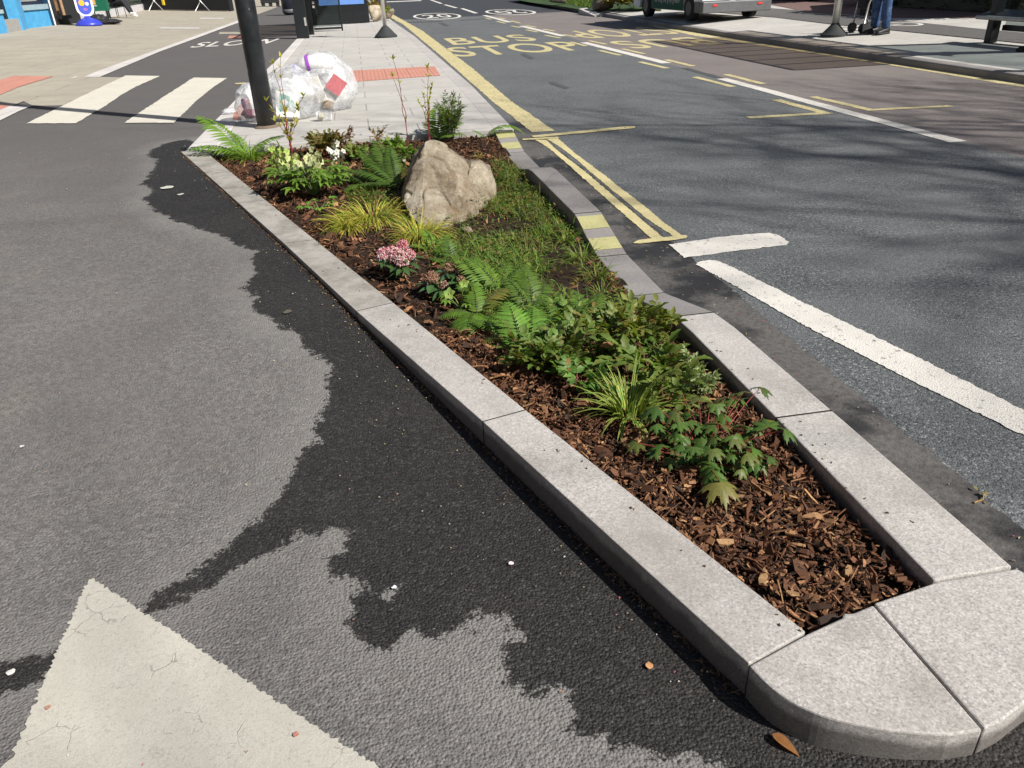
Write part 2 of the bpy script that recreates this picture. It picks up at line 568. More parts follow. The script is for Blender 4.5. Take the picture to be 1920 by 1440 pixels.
def m_boulder():
    m = NT('boulder_stone', 0.85, 0.25)
    c = m.ramp(m.noise(3.0, 7, 0.7), [(0.34, (0.150, 0.112, 0.070)), (0.5, (0.33, 0.275, 0.20)), (0.64, (0.50, 0.445, 0.35))])
    c = m.mix(m.ramp(m.noise(9, 6, 0.75, dist=0.6), [(0.54, 0), (0.68, 0.75)]), c, (0.50, 0.44, 0.34))
    c = m.mix(m.ramp(m.noise(5, 5, 0.7), [(0.55, 0), (0.72, 0.7)]), c, (0.21, 0.125, 0.060))
    c = m.mix(m.ramp(m.noise(40, 5, 0.7), [(0.28, 0.65), (0.46, 0)]), c, (0.085, 0.070, 0.052))
    m.set(col=c, normal=m.bump(m.noise(14, 8, 0.78), 0.9, 0.035, m.bump(m.noise(80, 5, 0.75), 0.7, 0.010)))
    return m.mat


def m_bag():
    m = NT('clear_plastic', 0.22, 0.6)
    nz = m.noise(7, 4, 0.6, dist=0.8)
    m.set(col=(0.70, 0.71, 0.73), normal=m.bump(nz, 0.6, 0.05))
    tr = m.n('ShaderNodeBsdfTransparent')
    ms = m.n('ShaderNodeMixShader')
    m.link(m.ramp(nz, [(0.32, 0.20), (0.62, 0.58)]), ms.inputs[0])
    m.link(tr.outputs[0], ms.inputs[1])
    m.link(m.b.outputs[0], ms.inputs[2])
    m.link(ms.outputs[0], m.out.inputs[0])
    return m.mat


def m_glass(name, tint=(0.75, 0.8, 0.8), a=0.22):
    m = NT(name, 0.06, 0.6)
    m.set(col=(0.04, 0.05, 0.05))
    tr = m.n('ShaderNodeBsdfTransparent')
    tr.inputs[0].default_value = (*tint, 1)
    ms = m.n('ShaderNodeMixShader')
    ms.inputs[0].default_value = a
    m.link(tr.outputs[0], ms.inputs[1])
    m.link(m.b.outputs[0], ms.inputs[2])
    m.link(ms.outputs[0], m.out.inputs[0])
    return m.mat


def m_scuffed_black():
    m = NT('black_pole_paint', 0.38, 0.45)
    mp = m.n('ShaderNodeMapping')
    mp.inputs['Scale'].default_value = (1, 1, 0.35)
    m.link(m.tc, mp.inputs[0])
    sc = m.ramp(m.noise(26, 5, 0.7, vec=mp.outputs[0]), [(0.68, 0), (0.72, 0.8)])
    X, Y, Z = m.sep()
    base = m.mix(m.ramp(m.noise(8, 5), [(0.4, 0), (0.7, 1)]), (0.011, 0.013, 0.016), (0.022, 0.026, 0.030))
    low = m.ramp(m.math('ADD', Z, m.math('MULTIPLY', m.noise(14, 5), 0.14)), [(0.17, 0.6), (0.36, 0)])
    c = m.mix(low, base, (0.075, 0.070, 0.062))
    m.set(col=m.mix(sc, c, (0.32, 0.33, 0.33)), rough=m.ramp(m.noise(20, 4), [(0.3, 0.3), (0.7, 0.55)]))
    return m.mat


def m_blue_shop():
    m = NT('blue_shop_paint', 0.6, 0.35)
    X, Y, Z = m.sep()
    c = m.ramp(m.noise(4, 5), [(0.3, (0.055, 0.27, 0.50)), (0.7, (0.085, 0.36, 0.62))])
    fl = m.ramp(m.math('SUBTRACT', m.noise(3.5, 6, 0.75), m.math('MULTIPLY', Z, 0.35)), [(0.42, 0), (0.47, 0.85)])
    m.set(col=m.mix(fl, c, (0.50, 0.47, 0.32)))
    return m.mat


def m_emit(name, col, strength=1.0):
    m = NT(name, 0.2, 0.5)
    c = m.ramp(m.noise(2.2, 3), [(0.3, tuple(x * 0.8 for x in col)), (0.7, col)])
    m.set(col=(0.02, 0.03, 0.05))
    m.link(c, m.b.inputs['Emission Color'])
    m.b.inputs['Emission Strength'].default_value = strength
    return m.mat


M = dict(
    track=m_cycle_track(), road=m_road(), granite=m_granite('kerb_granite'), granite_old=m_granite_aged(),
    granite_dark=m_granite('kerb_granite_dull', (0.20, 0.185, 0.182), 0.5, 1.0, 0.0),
    plaza=m_paving('plaza_slabs', (0.45, 0.435, 0.40), (0.49, 0.46, 0.44), 0.95, 0.62, 0.008),
    footway=m_paving('footway_slabs', (0.36, 0.325, 0.265), (0.385, 0.35, 0.287), 1.3, 0.8, 0.008),
    rfoot=m_paving('pale_footway_slabs', (0.47, 0.45, 0.42), (0.52, 0.50, 0.465), 0.9, 0.6, 0.006),
    whitekerb=m_paving('pale_kerb_blocks', (0.56, 0.53, 0.51), (0.62, 0.60, 0.57), 0.9, 5.0, 0.008, PI / 2),
    plazakerb=m_paving('plaza_kerb_blocks', (0.43, 0.405, 0.385), (0.48, 0.45, 0.43), 0.92, 5.0, 0.008, PI / 2),
    tactile=m_tactile(),
    white=m_paint('white_road_paint', (0.64, 0.61, 0.56), 0.85, 0.35), yellow=m_paint('yellow_road_paint', (0.56, 0.485, 0.26), 0.85, 0.45, 0.52),
    yellow_worn=m_paint('worn_yellow_paint', (0.60, 0.52, 0.275), 0.8, 0.35, 0.57), faded=m_paint('faded_paint', (0.40, 0.38, 0.28), 1.0, 0.4, 0.16),
    yellow_kerb=m_paint('yellow_kerb_paint', (0.44, 0.415, 0.20), 0.5, 0.6, 0.56),
    zebra=m_paint('cream_zebra_paint', (0.62, 0.585, 0.50), 0.4, 0.3, 0.6), tri=m_triangle(),
    soil=m_soil(), chips=m_chips(), leaf=m_leaf('leaf'), fernleaf=m_leaf('fern_leaf', 0.4, 0.5), grassleaf=m_leaf('grass_blade', 0.3, 0.5, 0.3),
    gloss_leaf=m_leaf('glossy_leaf', 0.15, 0.36, 0.4), lobe_leaf=m_leaf('lobed_leaf', 0.18, 0.48, 0.32, 0.66), joint=plain('joint_dirt', (0.030, 0.026, 0.022), 0.95), petal=m_vcol('petal', 0.6, 0.2), stem=m_vcol('stem', 0.5, 0.35),
    vcol=m_vcol('coloured_surface', 0.6, 0.35), boulder=m_boulder(), bag=m_bag(), glass=m_glass('shelter_glass'),
    tint=m_glass('tinted_roof_glazing', (0.70, 0.655, 0.60), 0.05), black=plain('black_metal', (0.012, 0.014, 0.016), 0.35),
    pole=m_scuffed_black(), steel=plain('galvanised_steel', (0.62, 0.61, 0.58), 0.38, 0.7, 0.15), rubber=plain('dark_rubber', (0.030, 0.032, 0.034), 0.8, bump=0.3),
    dark=plain('dark_charcoal', (0.018, 0.019, 0.021), 0.6), hedge=m_leaf('dark_hedge_leaf', 0.2, 0.6, 0.2),
    blue=m_blue_shop(), ground=plain('distant_ground', (0.10, 0.095, 0.09), 0.9),
)


# ------------------------------------------------------------------ sheets and painted marks
def tess(pts2):
    from mathutils.geometry import tessellate_polygon
    return tessellate_polygon([[Vector((p[0], p[1], 0)) for p in pts2]])


def densify(pts, step, jit):
    out = []
    n = len(pts)
    for i in range(n):
        a, b = Vector(pts[i][:2]), Vector(pts[(i + 1) % n][:2])
        L = (b - a).length
        k = max(1, int(L / step))
        d = (b - a) / max(L, 1e-6)
        nrm = Vector((-d.y, d.x))
        for j in range(k):
            p = a + (b - a) * (j / k)
            if j:
                p = p + nrm * random.gauss(0, jit)
            else:
                p = p + Vector((random.gauss(0, jit), random.gauss(0, jit)))
            out.append(p)
    return out


def sheet(name, pts, zf, mat, parent=None, kind=None, step=None, jit=0.0, thick=0.0):
    """flat polygon laid on a ground whose height is zf(x, y)"""
    p2 = densify(pts, step, jit) if step else [Vector(p[:2]) for p in pts]
    tri = tess(p2)
    vs = [(p.x, p.y, zf(p.x, p.y)) for p in p2]
    mb = MB()
    fs = []
    for t in tri:
        a, b, c = (Vector(vs[i]) for i in t)
        fs.append(tuple(t) if (b - a).cross(c - a).z > 0 else tuple(reversed(t)))
    mb.add(vs, fs)
    if thick:
        n = len(vs)
        area = sum(p2[i].x * p2[(i + 1) % n].y - p2[(i + 1) % n].x * p2[i].y for i in range(n))
        lo = [(x, y, z - thick) for x, y, z in vs]
        side = [(i, (i + 1) % n, n + (i + 1) % n, n + i) for i in range(n)]
        if area > 0:
            side = [tuple(reversed(f)) for f in side]
        mb.add(vs + lo, side)
    o = mb.build(name, mat, parent)
    if kind: o['kind'] = kind
    return o

# ------------------------------------------------------------------ the setting
def interp(y, tab):
    ys = [t[0] for t in tab]
    return float(np.interp(y, ys, [t[1] for t in tab]))


KT = 0.11
KL_OUT = [(at(*p, KT).y, at(*p, KT).x) for p in [(1405, 1245), (905, 790), (668, 583), (532, 456), (339, 284)]]
KL_IN = [(at(*p, KT).y, at(*p, KT).x) for p in [(1512, 1185), (985, 768), (737, 567), (590, 449), (381, 281)]]
# road-side kerb of the planter: (y, inner x, outer x, top height)
KR = [(1.36, 1.36, 1.60, KT), (2.2, 1.36, 1.585, KT), (3.05, 1.355, 1.565, KT), (3.24, 1.345, 1.545, KT), (3.78, 1.31, 1.50, 0.012),
      (4.44, 1.315, 1.505, 0.012), (4.60, 1.315, 1.51, 0.03), (5.12, 1.335, 1.525, KT), (6.50, 1.32, 1.53, KT), (6.62, 1.315, 1.525, 0.10), (7.02, 1.31, 1.505, 0.015),
      (7.75, 1.31, 1.505, 0.018), (8.50, 1.32, 1.525, KT)]
KR_IN = [(r[0], r[1]) for r in KR]
KR_OUT = [(r[0], r[2]) for r in KR]
BACK_Y0, BACK_Y1 = 8.42, 8.50      # plaza edge behind the bed


def back_y(x):
    return 8.47 + 0.10 * sstep(-1.5, -0.5, x) - 0.05 * sstep(0.6, 1.3, x)


# distant ground under everything
mb = MB()
mb.add([(-400, -60, -0.06), (400, -60, -0.06), (400, 600, -0.06), (-400, 600, -0.06)], [(0, 1, 2, 3)])
tag(mb.build('ground', M['ground']), kind='structure')

# cycle track with its damp patch (the patch is a stain on the asphalt, kept as a signed distance on the vertices)
WET = [(352, 262), (330, 264), (300, 272), (275, 290), (296, 300), (288, 320), (268, 345), (292, 356), (266, 374), (290, 394), (330, 412), (390, 435),
       (420, 444), (442, 460), (486, 470), (468, 490), (480, 515), (453, 545), (480, 560), (488, 588), (520, 605), (555, 625), (590, 660), (626, 685),
       (618, 720), (614, 760), (588, 830), (560, 860), (540, 900), (490, 965), (430, 1030), (395, 1060), (330, 1092), (262, 1132), (276, 1152), (310, 1140),
       (350, 1118), (410, 1088), (455, 1058), (485, 1038), (540, 1010), (580, 1000), (640, 985), (662, 1000), (650, 1030), (616, 1046), (625, 1070),
       (680, 1090), (690, 1110), (658, 1140), (655, 1170), (680, 1200), (735, 1215), (770, 1190), (830, 1195), (870, 1175), (900, 1150), (958, 1150),
       (975, 1180), (958, 1220), (944, 1250), (950, 1280), (1000, 1295), (1060, 1310), (1080, 1340), (1075, 1375), (1130, 1390), (1200, 1400),
       (1290, 1425), (1400, 1436), (1560, 1500), (2300, 1600), (2300, 1200), (1840, 1250), (1600, 1250), (1480, 1180), (960, 770), (700, 570), (560, 450), (400, 280)]
WET2 = [(-120, 1235), (0, 1252), (60, 1240), (104, 1226), (100, 1250), (60, 1285), (20, 1300), (-120, 1330)]
WET_ISLE = [(702, 1108), (722, 1104), (742, 1112), (730, 1124), (712, 1124)]


def sdist(P, poly):
    """signed distance (inside positive) of the points P (n,2) to a polygon"""
    Q = np.array([(p.x, p.y) for p in poly])
    A, B = Q, np.roll(Q, -1, 0)
    best = np.full(len(P), 1e9)
    inside = np.zeros(len(P), bool)
    for a, b in zip(A, B):
        ab = b - a
        t = np.clip(((P - a) @ ab) / max(ab @ ab, 1e-9), 0, 1)
        d = np.linalg.norm(P - (a + t[:, None] * ab), axis=1)
        best = np.minimum(best, d)
        c = ((a[1] > P[:, 1]) != (b[1] > P[:, 1])) & (P[:, 0] < (b[0] - a[0]) * (P[:, 1] - a[1]) / (b[1] - a[1] + 1e-12) + a[0])
        inside ^= c
    return np.where(inside, best, -best)


def ground_z(x, y):
    return track_z(y) + 0.026 * sstep(0.72, 1.15, x) * (1 - sstep(1.35, 1.75, x)) * (1 - sstep(1.25, 1.6, y)) * sstep(0.2, 0.8, y)


def track_xmax(y):
    if y < 0.6:
        return 2.12
    if y < 1.12:
        return 2.02 - (y - 0.6) / 0.52 * 0.34
    if y < 1.2:
        return 1.68 - (y - 1.12) / 0.08 * 0.8
    if y < 8.54:
        return interp(y, KL_OUT) + 0.07
    return -1.72


ys = [-6, -4, -2.5, -1.5, -0.8, -0.3, 0.1, 0.4]
y = 0.55
while y < 10.2:
    ys.append(y)
    y += 0.016 + 0.0045 * max(0, y - 1)
ys += [10.6, 11.2, 12, 13, 14, 16, 18, 20, 24, 28, 34, 40, 48, 60, 90]
NX = 190
rows = []
for y in ys:
    x1 = track_xmax(y)
    rows.append([(LF_X + 0.02) + (x1 - LF_X - 0.02) * (k / (NX - 1)) ** 0.62 for k in range(NX)])
mb = MB()
P2 = np.array([(x, ys[i]) for i, r in enumerate(rows) for x in r])
verts = [(x, y, ground_z(x, y)) for x, y in P2]
faces = [(i * NX + k, i * NX + k + 1, (i + 1) * NX + k + 1, (i + 1) * NX + k) for i in range(len(ys) - 1) for k in range(NX - 1)]
mb.add(verts, faces)
track = mb.build('cycle_track', M['track'], smooth=True)
sd = sdist(P2, [at_track(*p) for p in WET])
sd = np.minimum(sd, -sdist(P2, [at_track(*p) for p in WET_ISLE]))
sd = np.maximum(sd, sdist(P2, [at_track(*p) for p in WET2]))
a_ = track.data.attributes.new('wet', 'FLOAT', 'POINT')
a_.data.foreach_set('value', np.clip(sd, -0.3, 0.3).astype(np.float32))
tag(track, kind='structure')

# carriageway
mb = MB()
mb.add([(1.40, 0.2, -0.001), (9.2, -30, -0.001), (9.2, 34, -0.001), (9.9, 40, -0.001), (13, 90, -0.001), (1.2, 90, -0.001), (1.30, 24, -0.001), (1.40, 9, -0.001), (1.45, 0.9, -0.001), (2.0, 0.2, -0.001), (2.0, -30, -0.001)], [])
road_pts = [(1.46, 1.22), (1.66, 1.15), (1.95, 0.6), (2.1, -30), (9.2, -30), (9.2, 34), (9.9, 40), (13, 90), (1.2, 90), (1.3, 24), (1.4, 9)]
road = sheet('road', road_pts, lambda x, y: 0.003, M['road'])
tag(road, kind='structure')

# plaza between the road and the cycle track, its pale kerbs and red tactile strip
mb = MB()
top = [(-1.58, back_y(-1.5) + 0.02), (-0.9, back_y(-0.9)), (-0.4, back_y(-0.4)), (0.3, back_y(0.3)), (0.9, back_y(0.9)), (1.33, back_y(1.33)), (1.345, 8.53), (1.45, 8.53), (1.45, 24), (1.30, 33), (1.0, 90), (-1.58, 90)]
mb.prism([(x, y, KT) for x, y in top], [(x, y, -0.08) for x, y in top])
plaza = tag(mb.build('plaza_pavement', M['plaza']), kind='structure')


def kerb_run(name, pts_l, pts_r, z, mat, parent, bevel=0.01):
    mb = MB()
    n = len(pts_l)
    tops = list(pts_r) + list(reversed(pts_l))
    mb.prism([(x, y, z) for x, y in tops], [(x, y, -0.08) for x, y in tops])
    return mb.build(name, mat, parent, bevel=bevel)


kerb_run('kerb', [(1.336, 8.53), (1.40, 12.4), (1.40, 24), (1.22, 33), (0.9, 90)], [(1.545, 8.53), (1.62, 12.4), (1.60, 24), (1.42, 33), (1.1, 90)], KT + 0.002, M['plazakerb'], plaza)
kerb_run('kerb', [(-1.885, 8.62), (-1.87, 14), (-1.80, 20), (-1.80, 90)], [(-1.585, 8.50), (-1.59, 14), (-1.585, 20), (-1.585, 90)], KT + 0.002, M['whitekerb'], plaza)
sheet('tactile_strip', [at(*p, KT) for p in [(655, 133), (815, 124.5), (826, 142), (660, 154)]], lambda x, y: KT + 0.004, M['tactile'], plaza)
sheet('tactile_strip', [at(*p, KT) for p in [(440, 206), (466, 185), (476, 222), (436, 226)]], lambda x, y: KT + 0.004, M['tactile'], plaza)

# left footway, with the apron that meets the zebra crossing
mb = MB()
Yr = [-6, 4, 8, 12, 13.4, 17.2, 22, 30, 40, 60, 90]
vs = []
for y in Yr:
    for x in (-60, -30, -14, -9, -6.5, LF_X):
        vs.append((x, y, left_z(x) + 0.002))
mb.add(vs, [(i * 6 + k, i * 6 + k + 1, (i + 1) * 6 + k + 1, (i + 1) * 6 + k) for i in range(len(Yr) - 1) for k in range(5)])
lfoot = tag(mb.build('footway', M['footway']), kind='structure')
sheet('footway_apron', [at(*p, KT) for p in [(62, 199), (122, 198), (162, 180), (236, 145.5), (160, 144), (104, 143.5), (20, 178)]] , lambda x, y: KT + 0.004, M['footway'], lfoot)
sheet('white_kerb', [at(*p, KT) for p in [(157, 145), (187, 145), (300, 97), (352, 78), (408, 57), (455, 40), (440, 38), (395, 53), (330, 76), (270, 98)]], lambda x, y: KT + 0.008, M['whitekerb'], lfoot)
sheet('white_kerb', [at(*p, KT) for p in [(-140, 276), (0, 227), (38, 208), (61, 199), (20, 199), (0, 207), (-140, 235)]], lambda x, y: KT + 0.008, M['whitekerb'], lfoot)
sheet('tactile_strip', [at_left(*p) for p in [(-60, 215), (0, 179), (35, 164), (101, 144), (26, 143), (0, 151), (-60, 170)]], lambda x, y: max(left_z(x), KT) + 0.010, M['tactile'], lfoot)
sheet('tactile_strip', [at(*p, KT) for p in [(-60, 220), (0, 207.5), (20, 199), (0, 198), (-60, 200)]], lambda x, y: KT + 0.010, M['tactile'], lfoot)
for px, py, r in ((117, 147.5, 0.30),):
    c = at(px, py, KT)
    sheet('access_cover', [(c.x + r * 0.9 * math.cos(2 * PI * k / 20), c.y + r * math.sin(2 * PI * k / 20)) for k in range(20)], lambda x, y: KT + 0.014, M['whitekerb'], lfoot)
sheet('pale_slab', [at_left(*p) for p in [(297, 51), (375, 52), (372, 55), (300, 54)]], lambda x, y: left_z(x) + 0.008, M['rfoot'], lfoot)
sheet('pale_slab', [at_left(*p) for p in [(374, 33), (420, 33.5), (420, 36), (376, 36)]], lambda x, y: left_z(x) + 0.008, M['rfoot'], lfoot)
# covers let into the cycle track
sheet('access_cover', [at(*p, KT) for p in [(412, 60), (447, 60), (455, 64), (410, 64)]], lambda x, y: KT + 0.003, M['footway'], track)
sheet('access_cover', [at(*p, KT) for p in [(430, 67), (462, 67), (466, 72), (426, 72)]], lambda x, y: KT + 0.003, M['tactile'], track)

# right footway: kerb, pale slabs, cycle track with a bicycle mark, pale strip beyond
RK = [(8.90, -20), (8.90, 17), (9.05, 24), (9.45, 34), (10.2, 48), (13.2, 90)]


def rk(y):
    return float(np.interp(y, [p[1] for p in RK], [p[0] for p in RK]))


mb = MB()
Yr = [-20, -8, 0, 6, 10, 13, 17, 20, 24, 28, 34, 41, 48, 70, 90]
nx = [0.18, 1, 2.4, 5, 9, 16, 60]
for y in Yr:
    pass
vs = [(rk(y) + dx, y, right_z(rk(y) + dx)) for y in Yr for dx in nx]
mb.add(vs, [(i * 7 + k, i * 7 + k + 1, (i + 1) * 7 + k + 1, (i + 1) * 7 + k) for i in range(len(Yr) - 1) for k in range(6)])
rfoot = tag(mb.build('pavement', M['rfoot']), kind='structure')
mb = MB()
prof = [(-0.005, -0.05), (0.0, 0.085), (0.012, 0.108), (0.04, 0.119), (0.2, 0.122), (0.2, 0.05)]
vs = [(rk(y) + dx, y, z) for y in Yr for dx, z in prof]
mb.add(vs, [(i * 6 + k, i * 6 + k + 1, (i + 1) * 6 + k + 1, (i + 1) * 6 + k) for i in range(len(Yr) - 1) for k in range(5)])
mb.build('kerb', M['granite_dark'], rfoot)
asph = plain('far_track_asphalt', (0.105, 0.10, 0.098), 0.88, bump=0.3)
sheet('asphalt_strip', [at_right(*p) for p in [(1200, 12), (1453, 33), (1560, 46), (1700, 60), (1920, 82), (2200, 108), (2300, 95), (1857, 57), (1669, 37.5), (1500, 20), (1300, 5)]], lambda x, y: right_z(x) + 0.012, asph, rfoot)
shaded_red = plain('shaded_red_paving', (0.16, 0.10, 0.09), 0.88, bump=0.3)
sheet('shaded_strip', [at_right(*p) for p in [(1500, 20), (1669, 34), (1857, 34), (2150, 50), (2150, 10), (1800, 0), (1400, 0)]], lambda x, y: right_z(x) + 0.008, shaded_red, rfoot)  # begins at the shade line; its dark colour holds that shade
# bicycle mark
bm_ = MB()
c0, c1 = at_right(1600, 46), at_right(1692, 46.5)


def ring(mb, c, rx, ry, w, zf, n=28):
    vs = []
    for k in range(n):
        t = 2 * PI * k / n
        for q in (1, 0):
            x, y = c[0] + (rx - w * q) * math.cos(t), c[1] + (ry - w * q * ry / rx) * math.sin(t)
            vs.append((x, y, zf(x, y)))
    mb.add(vs, [(2 * k, 2 * ((k + 1) % n), 2 * ((k + 1) % n) + 1, 2 * k + 1)[::-1] for k in range(n)])


rz_ = lambda x, y: right_z(x) + 0.016
ring(bm_, c1, 0.30, 0.60, 0.07, rz_)
ring(bm_, (c1.x - 1.05, c1.y + 0.35), 0.30, 0.60, 0.07, rz_)
for a, b in (((0, 0), (-0.5, 0.75)), ((-0.5, 0.75), (-1.05, 0.35)), ((0, 0), (-0.45, 0.0)), ((-0.45, 0), (-0.5, 0.75))):
    A, B = Vector((c1.x + a[0], c1.y + a[1])), Vector((c1.x + b[0], c1.y + b[1]))
    d = (B - A).normalized()
    nn = Vector((-d.y, d.x)) * 0.035
    bm_.add([(p.x, p.y, rz_(p.x, p.y) + 0.001) for p in (A - nn, B - nn, B + nn, A + nn)], [(0, 1, 2, 3)])
bm_.build('bicycle_marking', M['white'], rfoot)


# ------------------------------------------------------------------ road markings
ZM = 0.007
zr = lambda x, y: ZM


def mark(name, px, mat, step=0.05, jit=0.004, parent=None, z=None):
    return sheet(name, [at(*p, 0) for p in px], z or zr, mat, parent or road, step=step, jit=jit)


def bar(name, x0, x1, w, y0, y1, mat, jit=0.004, z=None):
    return sheet(name, [(x0 - w / 2, y0), (x0 + w / 2, y0), (x1 + w / 2, y1), (x1 - w / 2, y1)], z or zr, mat, road, step=0.12, jit=jit)


mark('bus_stop_line', [(998, 249), (1040, 246), (960, 192), (880, 124), (792, 58), (738, 28), (724, 17), (722, 28), (756, 46), (830, 108), (920, 188)], M['yellow'], 0.1, 0.006)
mark('double_yellow_line', [(1004, 263), (1024, 263), (1042, 281), (1072, 304), (1102, 327), (1147, 366), (1185, 398), (1243, 447), (1222, 449), (1162, 397), (1110, 350), (1072, 316), (1031, 280)], M['yellow_worn'], 0.03, 0.003)
mark('double_yellow_line', [(1026, 262), (1043, 258), (1080, 290), (1121, 320), (1166, 356), (1204, 384), (1241, 416), (1280, 444), (1265, 446), (1209, 409), (1174, 379), (1148, 358), (1111, 327), (1082, 301), (1050, 277)], M['yellow_worn'], 0.03, 0.003)
mark('end_bar', [(1187, 458), (1196, 453), (1284, 443), (1291, 446), (1286, 450), (1200, 459)], M['yellow_worn'], 0.03, 0.003, z=lambda x, y: 0.011)
mark('end_bar', [(979, 262), (1045, 258), (1048, 260.5), (981, 264.5)], M['yellow'], 0.04, 0.003, z=lambda x, y: 0.011)
mark('transverse_line', [(997, 256), (1180, 238), (1191, 238.5), (1190, 242), (1010, 259), (1000, 259)], M['yellow'], 0.05, 0.003, z=lambda x, y: 0.011)
mark('give_way_bar', [(1254, 460), (1284, 485), (1380, 472), (1474, 461), (1477, 455), (1462, 444), (1442, 438), (1350, 446)], M['white'], 0.03, 0.004)
p_a = at(1345, 490, 0)
mark('edge_line', [(1304, 497), (1312, 492), (1330, 489), (1346, 491), (1368, 500), (1500, 566), (1700, 662), (1920, 772), (2300, 965), (2300, 1050), (1920, 819), (1700, 712), (1500, 608), (1390, 545)], M['white'], 0.014, 0.0032)
for a, b in (((908, 29), (956, 42)), ((977, 49), (1056, 68)), ((1094, 80), (1250, 119)), ((1353, 148), (1797, 267))):
    A, B = at(*a), at(*b)
    w = 0.175 if b[0] > 1500 else 0.2
    bar('centre_line_dash', A.x, B.x, w, A.y, B.y, M['white'])
A, B = at(1283, 128), at(1351, 147)
bar('centre_line_dash', A.x, B.x, 0.13, A.y, B.y, M['faded'], 0.012)
Z3 = lambda x, y: (x / 3.692 + 880, y / 3.692)
Lh = [((110, 125), (150, 135)), ((190, 148), (250, 163)), ((290, 180), (355, 193)), ((395, 207), (475, 224)), ((525, 245), (630, 265)), ((700, 292), (810, 320)), ((900, 350), (1045, 385)), ((1180, 430), (1370, 475)), ((1560, 535), (1825, 603))]
Rh = [((205, 123), (250, 133)), ((290, 145), (350, 160)), ((390, 177), (460, 190)), ((510, 203), (590, 217)), ((650, 240), (750, 258)), ((830, 283), (945, 308)), ((1060, 340), (1210, 375)), ((1360, 415), (1550, 460)), ((1775, 517), (2035, 584))]
for a, b in Lh + Rh:
    A, B = at(*Z3(*a)), at(*Z3(*b))
    bar('bus_stop_dash', A.x, B.x, 0.115, A.y, B.y, M['yellow'])


def stroke(name, px, w, mat, z=None):
    """angled line of two legs with a mitred corner"""
    a, b, c = (at(*p).xy for p in px)
    out = []
    d1, d2 = (b - a).normalized(), (c - b).normalized()
    n1, n2 = Vector((-d1.y, d1.x)), Vector((-d2.y, d2.x))
    m_ = (n1 + n2).normalized()
    k = (w / 2) / max(0.35, m_.dot(n1))
    return sheet(name, [a + n1 * w / 2, b + m_ * k, c + n2 * w / 2, c - n2 * w / 2, b - m_ * k, a - n1 * w / 2], z or zr, mat, road, step=0.1, jit=0.004)


stroke('bay_corner', [(1402, 221.5), (1548, 213), (1455, 188)], 0.12, M['yellow'])
stroke('bay_corner', [(1782, 199.5), (1632, 207), (1524, 182)], 0.12, M['yellow'])
mark('kerb_line', [(1210, 47), (1235, 49), (1320, 62), (1400, 76), (1500, 92), (1600, 107), (1735, 129), (1920, 157), (2200, 202), (2200, 212), (1920, 164.5), (1735, 134), (1640, 118), (1560, 106), (1460, 91), (1380, 79), (1300, 67)], M['yellow'], 0.15, 0.01)
for px in ([(975, 102), (995, 112), (1002, 110), (984, 100)], [(1028, 156), (1060, 168), (1068, 165), (1036, 153)], [(822, 44), (836, 50), (842, 48), (830, 43)]):
    mark('faded_dash', px, M['faded'], 0.1, 0.01)
mark('crossing_line', [(762, 41), (830, 39.5), (830, 41), (764, 43)], M['faded'], 0.3, 0.01)
mark('crossing_line', [(863, 37.5), (912, 34.5), (912, 35.6), (864, 39)], M['faded'], 0.3, 0.01)
# far lane dashes
for a, b in (((866, 16), (893, 25)), ((834, 9), (856, 15)), ((808, 0), (828, 7))):
    A, B = at(*a), at(*b)
    bar('far_lane_dash', A.x, B.x, 0.2, A.y, B.y, M['white'])
mark('far_line', [(725, 3), (790, 0.5), (790, 1.8), (725, 4.4)], M['white'], 0.5, 0.01)


def lettering(name, text, quad_lo, quad_hi, x0, x1, y0, y1, mat, z, flip=False, parent=None):
    cu = bpy.data.curves.new(name, 'FONT')
    cu.body = text
    cu.size = 1.0
    cu.offset = 0.012
    cu.space_character = 1.08
    ob = bpy.data.objects.new(name + '_curve', cu)
    COL.objects.link(ob)
    dg = bpy.context.evaluated_depsgraph_get()
    me = bpy.data.meshes.new_from_object(ob.evaluated_get(dg))
    bpy.data.objects.remove(ob)
    co = np.array([v.co[:] for v in me.vertices])
    lo, hi = co.min(0), co.max(0)
    u = (co[:, 0] - lo[0]) / (hi[0] - lo[0])
    v = (co[:, 1] - lo[1]) / (hi[1] - lo[1])
    if flip:
        u, v = 1 - u, 1 - v
    zc = z(x0, y0) if callable(z) else z
    for i, vt in enumerate(me.vertices):
        x = x0 + (x1 - x0) * u[i]
        y = y0 + (y1 - y0) * v[i]
        vt.co = (x, y, z(x, y) if callable(z) else zc)
    me.materials.clear()
    me.materials.append(mat)
    ob = bpy.data.objects.new(name, me)
    COL.objects.link(ob)
    ob.parent = parent or road
    return ob


lettering('bus_stop_lettering', 'BUS', 0, 0, 2.42, 4.72, 21.7, 24.3, M['yellow'], ZM)
lettering('bus_stop_lettering', 'STOP', 0, 0, 2.10, 5.22, 18.35, 21.0, M['yellow'], ZM)
lettering('bus_stop_lettering', 'BUS', 0, 0, 6.05, 8.25, 17.9, 20.2, M['yellow'], ZM, True)
lettering('bus_stop_lettering', 'STOP', 0, 0, 5.95, 8.6, 21.4, 24.6, M['yellow'], ZM, True)
lettering('slow_lettering', 'SLOW', 0, 0, -4.62, -2.30, 24.3, 26.4, M['white'], track_z(30) + 0.004, parent=track)
for cx, cy, flip in ((3.62, 38.6, False), (7.1, 39.2, True)):
    mb = MB()
    ring(mb, (cx, cy), 1.05, 3.3, 0.13, lambda x, y: ZM + 0.002, 40)
    ro = mb.build('speed_roundel', M['white'], road)
    lettering('speed_figures', '20', 0, 0, cx - 0.6, cx + 0.6, cy - 1.7, cy + 1.7, M['white'], ZM + 0.002, flip, ro)

